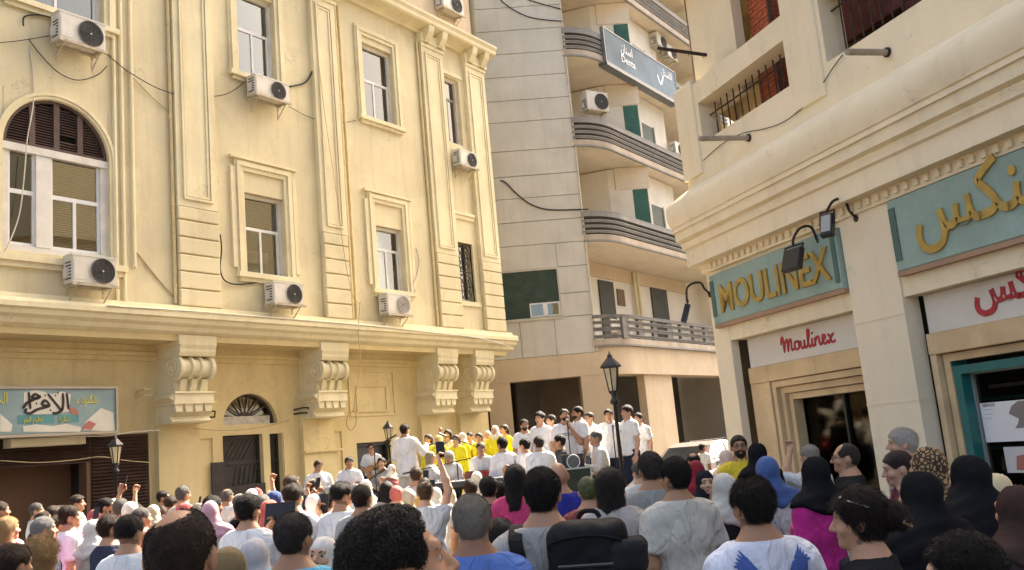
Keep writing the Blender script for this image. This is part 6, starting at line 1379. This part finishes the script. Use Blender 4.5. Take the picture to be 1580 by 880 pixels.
person(484, 761, 8.4, 'woman in a plain smooth white headscarf', az=12, skin=2, col=(.6,.58,.54), lod=1, hair='hijab', hcol=(.66,.63,.58), top='dress', fem=1, ph=.55)
person(504, 757, 8.9, 'person with dark hair and a dark green top beside the smooth white scarf', az=12, skin=1, col=(.05,.10,.07), lod=2, hair='short', top='tee', ph=1.05)
person(526, 745, 7.9, 'dark haired young man in a white tee with a red mark on the sleeve', az=20, skin=0, col=WTEE, lod=1, hair='quiff', top='tee', ph=1.45, head=(-25,0,0))
person(557, 748, 7.4, 'man with rounded brown hair in a grey tee beside the black curls', az=12, skin=0, col=(.4,.39,.37), lod=1, hair='short', hcol=(.05,.03,.02), top='tee', ph=2.75)
person(655, 743, 8.6, 'light brown haired man in white raising his arm to film', az=2, skin=2, col=(.6,.6,.6), lod=1, hair='short', hcol=(.12,.07,.035), top='tee', ph=3.55, ra='high')
phone('phone raised high by the light brown haired man', raise_=.06)
person(611, 749, 9.6, 'person in a coral pink cap', az=0, skin=2, col=(.6,.58,.54), lod=2, hair='short', hcol=(.6,.16,.13), top='tee', ph=4.65)
person(630, 754, 9.2, 'person in a cream cap beside the coral cap', az=0, skin=2, col=(.55,.52,.48), lod=2, hair='short', hcol=(.55,.45,.33), top='tee', ph=1.95)
person(693, 752, 9.8, 'woman in a cream knitted headscarf in front of the black keyboard', az=0, col=(.5,.46,.4), lod=2, hair='hijab', hcol=(.55,.47,.34), top='dress', fem=1, ph=2.05)
person(725, 738, 9.3, 'man with dark hair and lit ears in front of the drum', az=0, skin=0, col=(.3,.28,.26), lod=2, hair='short', hcol=BRN, top='tee', ph=2.55)
person(752, 735, 7.8, 'man with dark hair in a black jacket with silver streaks', az=0, skin=0, col=(.05,.05,.05), lod=1, hair='short', top='jacket', ph=3.65)
person(770, 742, 8.6, 'small dark haired person with a sunlit ear beside the pink top', az=20, skin=0, col=(.45,.42,.38), lod=2, hair='short', top='tee', ph=3.75)
person(770, 800, 4.9, 'person in a pale grey hooded top behind the grey haired man', az=10, skin=0, col=(.52,.50,.48), lod=1, hair='bob', hcol=(.02,.016,.014), top='jacket', fem=1, ph=3.85)
person(905, 735, 6.6, 'child sized person in an olive cap behind the backpack', az=0, skin=0, col=(.2,.05,.04), lod=2, hair='short', hcol=(.10,.11,.045), top='tee', ph=4.05)
# ------------------------------------------------------------------ on the stage
G = SH
person(624, 654, 17.3, 'conductor in a long white jacket seen from behind with raised hands', az=24, ground=G, skin=0, col=(.82,.80,.75), bot=(.62,.56,.46), lod=1, hair='short', hcol=(.05,.025,.015), top='jacket', ra='conduct', la='hold', ph=1.25, wd=1.05)
person(490, 710, 17.6, 'seated keyboard player in glasses and a white short sleeved shirt', az=150, ground=G, skin=2, col=WTEE, lod=1, hair='short', hcol=(.09,.035,.015), top='polo', sit=1, ra='keys', la='keys', belly=.8, wd=1.1, ph=2.45, head=(0,-14,0)); glasses(); stool('stool under the keyboard player')
person(538, 705, 17.7, 'seated dark haired musician in white holding a small guitar', az=165, ground=G, skin=1, col=(.7,.7,.72), lod=1, hair='short', top='shirt', sit=1, ra='gstrum', la='gneck', ph=.45); stool('stool under the musician with the small guitar')
q = loc2w((-.02,.26,.66)); guitar(q, (0, radians(62), -radians(165)+pi), 'brown guitar on the lap of the seated dark haired musician', .8)
person(572, 684, 19.4, 'guitarist in a white patterned shirt in front of the black door', az=170, ground=G, skin=0, col=(.62,.62,.60), lod=1, hair='short', top='tee', ra='gstrum', la='gneck', ph=.35, wd=.95)
q = loc2w((-.03,.24,1.07)); guitar(q, (0, radians(60), -radians(170)+pi), 'dark guitar held by the guitarist at the black door', .9)
person(588, 706, 18.6, 'seated woman with long dark hair and a black and white top singing', az=178, ground=G, skin=2, col=(.25,.25,.25), lod=1, hair='long', top='blouse', fem=1, sit=1, ph=4.35, ra='hold', la='hold'); stool('stool under the singing woman')
person(604, 716, 17.9, 'seated woman in a white headscarf beside the conductor', az=120, ground=G, skin=2, col=(.3,.1,.1), lod=2, hair='hijab', hcol=(.62,.58,.52), top='dress', fem=1, sit=1, ph=4.15); stool('stool under the white scarf beside the conductor')
YEL = (.72,.62,.02)
for x, y, Y, az, hk, hc, cl, lb, ex in (
    (660,670,19.2,215,'long',BRN,YEL,'choir woman with long dark hair in a yellow robe, first beside the conductor',{}),
    (690,663,19.6,205,'bob',BRN,(.72,.66,.5),'choir woman in pale dress lifting a hand to her forehead',{'ra':'shade'}),
    (712,667,19.0,230,'hijab',(.68,.56,.48),YEL,'choir woman in a pale pink headscarf and yellow robe',{}),
    (724,667,19.8,200,'short',BLK,(.6,.52,.2),'dark haired singer half hidden behind the pink scarf',{}),
    (738,668,19.0,190,'long',BRN,YEL,'choir woman with loose brown hair holding a paper in yellow',{'ra':'hold','la':'hold'}),
    (752,664,19.5,185,'hijab',(.72,.52,.50),YEL,'choir woman in a rose headscarf and yellow robe',{}),
    (676,671,18.7,210,'hijab',(.70,.60,.2),YEL,'choir woman in a yellow headscarf and robe beside the first',{}),
    (703,671,18.5,200,'long',BRN,YEL,'short choir woman with brown hair and yellow robe before the pink scarf',{}),
    (763,656,19.0,200,'hijab',(.74,.66,.5),YEL,'tallest choir woman in cream headscarf and yellow robe',{}),
    (777,655,19.6,230,'long',(.05,.035,.02),YEL,'choir woman with long straight hair at the end of the yellow row',{})):
    person(x, y, Y, lb, az=az, ground=G, skin=2, col=cl, lod=2, hair=hk, hcol=hc, top='dress', fem=1, ph=round(x*.01, 2), cape=1.43, **ex)
person(664, 697, 17.2, 'seated grey haired woman in white beside the conductor', az=100, ground=G, skin=2, col=(.66,.64,.6), lod=2, hair='bob', hcol=(.34,.27,.18), top='blouse', fem=1, sit=1, ra='hold', la='hold', ph=5.1); stool('stool under the grey haired woman')
person(693, 695, 17.0, 'seated white haired woman in a white dress reading her notes', az=200, ground=G, skin=2, col=(.68,.65,.6), lod=2, hair='bob', hcol=(.55,.5,.42), top='blouse', fem=1, sit=1, ra='hold', la='hold', ph=5.2, head=(0,-20,0)); stool('stool under the white haired woman')
person(741, 683, 17.2, 'seated singer in glasses looking over the white shirt at the keyboard', az=190, ground=G, skin=0, col=(.6,.6,.58), lod=2, hair='short', top='shirt', sit=1, ph=5.25); stool('stool under the singer in glasses')
person(777, 674, 15.3, 'seated man in a white shirt seen from behind at the long keyboard', az=-30, ground=G, skin=0, col=(.74,.72,.72), lod=1, hair='short', top='shirt', sit=1, ra='keys', la='keys', ph=5.3, lean=.12); stool('stool under the man at the long keyboard')
person(812, 676, 15.4, 'seated man in white with dark hair leaning forward', az=-50, ground=G, skin=0, col=WTEE, lod=1, hair='short', top='tee', sit=1, ph=5.4, lean=.1); stool('stool under the man leaning forward')
person(832, 673, 14.9, 'seated man in a bright white shirt seen from behind', az=-20, ground=G, skin=2, col=(.8,.79,.77), lod=1, hair='short', hcol=(.06,.04,.03), top='shirt', sit=1, ph=5.5, lean=.1, wd=1.05); stool('stool under the man in the bright white shirt')
person(862, 671, 15.6, 'seated man in a dark grey shirt looking left', az=-80, ground=G, skin=1, col=(.05,.05,.055), lod=1, hair='short', top='shirt', sit=1, ph=5.6); stool('stool under the man in dark grey')
person(808, 647, 17.2, 'bearded singer in glasses and white tee with a hanging microphone cable', az=172, ground=G, skin=0, col=WTEE, lod=1, hair='short', beard=1, top='tee', ph=5.7, ra='down', la='down'); glasses()
person(832, 636, 17.0, 'young singer with tousled black hair in a white tee looking left', az=215, ground=G, skin=2, col=WTEE, lod=1, hair='quiff', top='tee', ph=5.8)
person(849, 640, 17.6, 'brown haired singer in white turned away beside the tousled singer', az=240, ground=G, skin=2, col=WTEE, lod=1, hair='short', hcol=BRN, top='tee', ph=5.9)
person(870, 631, 16.2, 'singer in a printed white tee holding a microphone to his mouth', az=175, ground=G, skin=0, col=WTEE, lod=1, hair='short', beard=1, top='tee', la='mic', ph=6.0, head=(0,8,0)); MICM = _last[0]
person(890, 627, 16.3, 'bearded singer in a white tee and jeans in left profile', az=252, ground=G, skin=0, col=WTEE, bot=(.10,.16,.26), lod=1, hair='short', beard=1, top='tee', ph=6.1, wd=1.05)
person(908, 636, 17.4, 'singer in white hidden behind the bearded profile', az=230, ground=G, skin=2, col=WTEE, lod=2, hair='short', hcol=BRN, top='tee', ph=6.2)
person(938, 631, 16.5, 'dark haired singer in white behind the lantern lamp post', az=185, ground=G, skin=0, col=WTEE, lod=1, hair='short', top='shirt', ph=6.3)
person(966, 626, 15.9, 'tall singer in a white tee with a chest emblem looking left', az=245, ground=G, skin=2, col=WTEE, lod=1, hair='quiff', hcol=BRN, top='tee', ph=6.4)
EMB = _last[0]
person(984, 637, 16.7, 'singer in white standing just behind the chest emblem tee', az=225, ground=G, skin=2, col=WTEE, lod=1, hair='short', hcol=BRN, top='tee', ph=6.5)
person(926, 664, 14.5, 'seated guitarist in a grey cap and white shirt looking left', az=265, ground=G, skin=0, col=(.68,.64,.58), lod=1, hair='short', hcol=(.13,.12,.11), top='shirt', sit=1, ra='gstrum', la='gneck', ph=6.6, lean=.15); stool('stool under the capped guitarist')
q = loc2w((-.03,.33,.66)); guitar(q, (0, radians(60), -radians(265)+pi), 'silvery guitar on the lap of the capped guitarist', .8)
person(1083, 684, 20.6, 'passer-by in white near the parked silver car', az=60, skin=1, col=WTEE, lod=2, hair='short', top='tee', ph=6.7)
# ------------------------------------------------------------------ filler of the sunlit crowd (mesh data shared)
tmpl = [dict(hair='short', top='tee', ph=7.1), dict(hair='quiff', top='shirt', ph=7.2), dict(hair='hijab', top='dress', fem=1, ph=7.3), dict(hair='bob', top='blouse', fem=1, ph=7.4), dict(hair='short', top='tee', ph=7.5, ra='phone', la='phone'), dict(hair='hijab', top='dress', fem=1, ph=7.6, ra='up'), dict(hair='bald', top='polo', ph=7.7), dict(hair='curly', top='tee', ph=7.8)]
cols = [WTEE, (.5,.5,.5), (.1,.12,.2), (.35,.08,.08), (.5,.44,.34), (.03,.03,.035), (.2,.3,.35), (.62,.6,.55), (.4,.2,.25), (.12,.2,.12), (.55,.35,.1)]
cnm = ['white','grey','navy','dark red','beige','black','steel blue','pale ivory','dusty pink','forest green','mustard']
taken = [(p.x, p.y) for _, _, p, _, _ in PEOPLE]
def free(p, r=.43): return all((p.x-a)**2+(p.y-b)**2 > r*r for a, b in taken)
spots = []
for Y, dy in ((13.0,0),(12.2,2),(11.5,0),(10.7,3),(10.0,0),(9.4,4),(8.8,3),(8.2,0)):
    x = rng.uniform(0, 12)
    while x < 470: spots.append((x, Y+rng.uniform(-.12,.12))); x += 1420*.52/Y*rng.uniform(.95,1.5)
for Y in (12.6, 11.9, 11.2, 10.5): 
    x = 478+rng.uniform(0,20)
    while x < 790: spots.append((x, Y+rng.uniform(-.1,.1))); x += 1420*.55/Y*rng.uniform(1,1.5)
for Y in (10.6, 9.7):
    x = 985
    while x < 1120: spots.append((x, Y)); x += 1420*.62/Y
nf = 0; used = set()
for x, Y in spots:
    t = rng.choice((0,1,2,2,2,3,4,5,6,7)); z = rng.uniform(1.52,1.72) if not tmpl[t].get('fem') else rng.uniform(1.46,1.6)
    if x > 470: z -= .06
    hy = 687-.0915*(x-812); y = hy+(CAM_H-z)*CAM_F/Y/1.03; p = at_depth(x, y, Y)
    if not free(p): continue
    sp = (p-FL.o).dot(FL.n)
    if sp < -.3: continue
    taken.append((p.x, p.y)); zi = 0 if x < 250 else 1 if x < 470 else 2 if x < 800 else 3; ty = 'h' if tmpl[t]['hair'] == 'hijab' else 'w' if tmpl[t].get('fem') else 'p' if tmpl[t].get('ra') else 'm'
    for _ in range(40):
        ci = rng.randrange(len(cols))
        if (zi, ty, ci) not in used: break
    used.add((zi, ty, ci)); fem = tmpl[t].get('fem'); hjb = tmpl[t]['hair'] == 'hijab'
    hc = rng.choice([(.66,.62,.54),(.62,.58,.5),(.05,.05,.06),(.42,.10,.10),(.15,.2,.34),(.5,.42,.3),(.5,.3,.34)]) if hjb else rng.choice([BLK,BRN,BRN,(.03,.02,.015),(.08,.045,.025),(.12,.11,.10)])
    zone = 'the brown shutter crowd' if x < 250 else 'the iron door crowd' if x < 470 else 'the stage front crowd' if x < 800 else 'the parked cars group'
    an = 'a'; lb = ('woman in a headscarf and %s dress in %s' if hjb else 'woman with loose hair in a %s blouse in %s' if fem else 'man in a %s top in %s') % (cnm[ci], zone)
    person(x, y, Y, lb, skin=rng.choice((0,0,1,2)), col=cols[ci], hcol=hc, lod=2, group='people in '+zone[4:], az=degrees(atan2(.3-p.x, 17.5-p.y))+rng.uniform(-25,25), **tmpl[t]); nf += 1
    if tmpl[t].get('ra') == 'phone': tag(phone('phone held up by the man in a %s top in %s' % (cnm[ci], zone)), group='phones held up in the crowd'); _last[0][0]['label'] = 'man in a %s top holding up a phone in %s' % (cnm[ci], zone)
# ------------------------------------------------------------------ worn and carried things
def decal(L, polys, name, mt, back=True, sc_=1.0):
    """flat print laid on a shirt: polygons in (x,z) figure space pressed onto the cloth"""
    o, D, k, az, p, gr_ = L; sh = [c for c in o.children if c.name.startswith(('shirt','jacket'))][0]; me = sh.data
    co_ = np.empty(len(me.vertices)*3, f4); me.vertices.foreach_get('co', co_); co_ = co_.reshape(-1, 3); s_ = -1 if back else 1
    cand = co_[(co_[:, 1]*s_ > .02)]
    def yy(x, z): d2 = (cand[:, 0]-x)**2+(cand[:, 2]-z)**2; i = np.argsort(d2)[:4]; w_ = 1/(d2[i]+1e-5); return float((cand[i, 1]*w_).sum()/w_.sum())+s_*.006
    b = MB()
    for A, B in polys:
        n = len(A); vs = []
        for j in range(7):
            t = j/6
            for i in range(n): x = A[i][0]*(1-t)+B[i][0]*t; z = A[i][1]*(1-t)+B[i][1]*t; vs.append((x, yy(x, z), z))
        b.add(vs, [(j*n+i, j*n+i+1, (j+1)*n+i+1, (j+1)*n+i) if back else (j*n+i+1, j*n+i, (j+1)*n+i, (j+1)*n+i+1) for j in range(6) for i in range(n-1)])
    b.build(name, mt, o)
wpol = []
for s_ in (-1, 1):
    A = smooth_line([(s_*.012,1.25),(s_*.035,1.30),(s_*.06,1.36),(s_*.10,1.425)], 4); B = smooth_line([(s_*.02,1.20),(s_*.085,1.25),(s_*.13,1.31),(s_*.145,1.395)], 4); wpol.append((A, B))
    for q in range(5): t = q/5; c = Vector((s_*(.10+.043*t), 1.42-.03*t)); wpol.append(([c, c+Vector((s_*.012,.018-.01*q*.4)), c+Vector((s_*.022,.03-.012*q*.6))], [c+Vector((s_*.008,-.01)), c+Vector((s_*.018,.008-.01*q*.4)), c+Vector((s_*.024,.028-.012*q*.6))]))
decal(WING, wpol, 'wing_print', cloth((.07,.12,.34), 'print'))
decal(EMB, [([(.03,1.3),(.05,1.31),(.07,1.3)], [(.035,1.27),(.05,1.26),(.065,1.27)])], 'chest_emblem', cloth((.06,.08,.2), 'print'), False)
decal(MICM, [([(-.09,1.30),(0,1.305),(.09,1.30)], [(-.09,1.285),(0,1.29),(.09,1.285)]), ([(-.09,1.27),(0,1.275),(.09,1.27)], [(-.09,1.255),(0,1.26),(.09,1.255)])], 'chest_print', cloth((.16,.15,.15), 'print'), False)
decal(TRK, [([(-.15,1.24-.03*q),(0,1.25-.03*q),(.15,1.24-.03*q)], [(-.15,1.228-.03*q),(0,1.238-.03*q),(.15,1.228-.03*q)]) for q in range(3)], 'stripe_print', cloth((.6,.6,.6), 'print'))
# leopard pattern on the scarf
def spots_mat():
    m_ = bpy.data.materials.new('leopard_cloth'); m_.use_nodes = True; t = m_.node_tree; b = t.nodes['Principled BSDF']; b.inputs['Roughness'].default_value = .9
    tc = t.nodes.new('ShaderNodeTexCoord'); v = t.nodes.new('ShaderNodeTexVoronoi'); v.feature = 'DISTANCE_TO_EDGE'; v.inputs['Scale'].default_value = 38; t.links.new(tc.outputs['Object'], v.inputs['Vector'])
    r = t.nodes.new('ShaderNodeValToRGB'); e = r.color_ramp.elements; e[0].color = (.03,.018,.01,1); e[0].position = .1; e[1].color = (.36,.22,.09,1); e[1].position = .2; t.links.new(v.outputs['Distance'], r.inputs[0]); t.links.new(r.outputs[0], b.inputs['Base Color']); return m_
for c in LEO.children:
    if c.name.startswith('headscarf'): c.material_slots[0].material = spots_mat()
# black backpack
def wear(L, v): global _last; _last[0] = L; return loc2w(v)
o, D, k, az, p, gr_ = BP; bp = empty('backpack', wear(BP, (.19,-.27,1.01)), -radians(az)-.12); nyl = mat('black_nylon', (.012,.012,.013), .7, .25, 9, .15, 90, spec=.12)
def rbox(x0, x1, y0, y1, z0, z1, nm, mt, r=.04): q = MB().box(x0,x1,y0,y1,z0,z1).build(nm, mt, bp); b = q.modifiers.new('b','BEVEL'); b.width = r; b.segments = 4; q.data.polygons.foreach_set('use_smooth', [True]*6); return q
def soft(x0, x1, y0, y1, z0, z1, r, nm, mt, ph_, am=.007):
    c = ((x0+x1)/2, (y0+y1)/2, (z0+z1)/2); hb_ = ((x1-x0)/2-r, (y1-y0)/2-r, (z1-z0)/2-r)
    def fn(P):
        q = [np.abs(P[i]-c[i])-hb_[i] for i in range(3)]; m_ = [np.maximum(a, 0) for a in q]
        return np.sqrt(m_[0]**2+m_[1]**2+m_[2]**2)+np.minimum(np.maximum(q[0], np.maximum(q[1], q[2])), 0)-r-am*wob(P, 26, ph_)-am*.5*wob(P, 52, ph_*2)
    V, Q = nets(fn, axis(x0-.03,x1+.03,.013), axis(y0-.03,y1+.03,.013), axis(z0-.03,z1+.03,.013)); return link(nm, fastmesh(nm, V, Q, [mt]), bp)
soft(-.17,.15,-.11,.11,.0,.49,.07,'main_bag',nyl,1.3); soft(-.13,.12,-.17,-.09,.04,.32,.04,'front_pocket',nyl,2.2)
MB().tube(smooth_line([(-.15,-.09,.38),(-.14,-.117,.42),(0,-.12,.44),(.12,-.117,.42),(.13,-.09,.38)], 5), .006, 5).build('zip_flap', nyl, bp); soft(.13,.20,-.08,.08,.06,.27,.03,'side_pocket',nyl,3.1); soft(.08,.22,-.13,.08,.28,.41,.035,'side_pouch',mat('charcoal_nylon', (.022,.022,.024), .8, .2, 8, .2, 90, spec=.1), 4.2)
MB().box(-.12,-.02,-.176,-.168,.07,.22).build('grey_panel', cloth((.36,.34,.30)), bp); MB().tube([(-.11,-.165,.335),(.10,-.165,.335)], .006, 5).build('zip', mat('zip_dark', (.06,.06,.06), .5), bp)
MB().tube(smooth_line([(-.05,.06,.49),(-.03,.065,.515),(.02,.065,.515),(.04,.06,.49)], 4), .010, 6).build('handle', nyl, bp)
for s_ in (-1, 1):
    A = [wear(BP, v) for v in ((s_*.12+.02,-.17,1.30),(s_*.125,-.12,1.42),(s_*.12,-.0,1.475),(s_*.12,.09,1.42),(s_*.13,.14,1.3),(s_*.16,.1,1.1),(s_*.17,-.1,1.0))]
    iv = (Matrix.Translation(bp.location) @ Matrix.Rotation(bp.rotation_euler[2], 4, 'Z')).inverted(); pts = smooth_line([iv @ a for a in A], 4)
    q = MB(); vs = []
    for t_ in pts: vs += [(t_.x-.03, t_.y, t_.z), (t_.x+.03, t_.y, t_.z), (t_.x+.03, t_.y, t_.z+.012), (t_.x-.03, t_.y, t_.z+.012)]
    n = len(pts); q.add(vs, [(4*i+j, 4*i+(j+1)%4, 4*(i+1)+(j+1)%4, 4*(i+1)+j) for i in range(n-1) for j in range(4)]); q.build('shoulder_strap', nyl, bp)
for s_ in (-.08,.05): MB().tube([(s_,-.2,.3),(s_+.01,-.215,.15),(s_+.02,-.2,-.1)], .009, 5).build('hanging_strap', nyl, bp)
tag(bp, 'black backpack with a grey panel worn by the man in the grey tee', 'backpack')
# bag of the woman in magenta, sunglasses and hair clip of the bun
o = empty('shoulder_bag', wear(MAG, (.02,-.28,.80)), -radians(MAG[3])); q = MB().box(-.16,.16,-.06,.06,0,.3).build('bag', mat('navy_bag', (.02,.022,.03), .6), o); b = q.modifiers.new('b','BEVEL'); b.width = .04; b.segments = 3
MB().tube(smooth_line([(-.13,-.03,.28),(-.15,-.04,.36),(-.06,-.02,.42),(.08,.05,.5)], 5), .006, 5).build('strap', WBOARD, o); MB().lathe([(0,-.066),(.05,-.066),(.055,-.06)], 14, (0,0,.16), 'y').build('badge', mat('bag_badge', (.3,.3,.32), .6), o)
tag(o, 'dark blue shoulder bag with a pale strap on the magenta blouse', 'bag')
o_, D = BUN[0], BUN[1]; b = MB(); HB = lambda v: tuple(head_to_body(D, v))
b.tube([HB((-.06,-.17,1.59)), HB((.0,-.19,1.565)), HB((.02,-.187,1.615)), HB((-.06,-.17,1.59))], .004, 5); b.tube([HB((.0,-.19,1.57)), HB((.07,-.165,1.575))], .004, 5)
b.build('hair_clip', mat('tortoise_clip', (.30,.17,.09), .3), o_)
b = MB(); b.tube([HB((-.082,.02,1.70)), HB((-.088,-.06,1.665))], .003, 5); b.tube([HB((-.075,.045,1.715)), HB((.075,.045,1.715))], .004, 5); b.build('pushed_up_glasses', mat('pale_glasses', (.5,.45,.4), .3), o_)
# microphone held by the singer
q = wear(MICM, (-.03,.2,1.48)); o = empty('hand_microphone', q, -radians(MICM[3])); MB().tube([(0,0,-.12),(0,-.01,.06)], [.011,.016], 8).build('handle', BLACKM, o); MB().tube([(0,-.01,.055),(0,-.013,.08),(0,-.014,.105)], [.018,.028,.014], 10).build('head', mat('mic_mesh', (.2,.2,.2), .4, metal=.7), o)
tag(o, 'black microphone in the hand of the singer in the printed tee', 'microphone')
print('people', len(PEOPLE), 'filler', nf, 'unique', len(_cache))
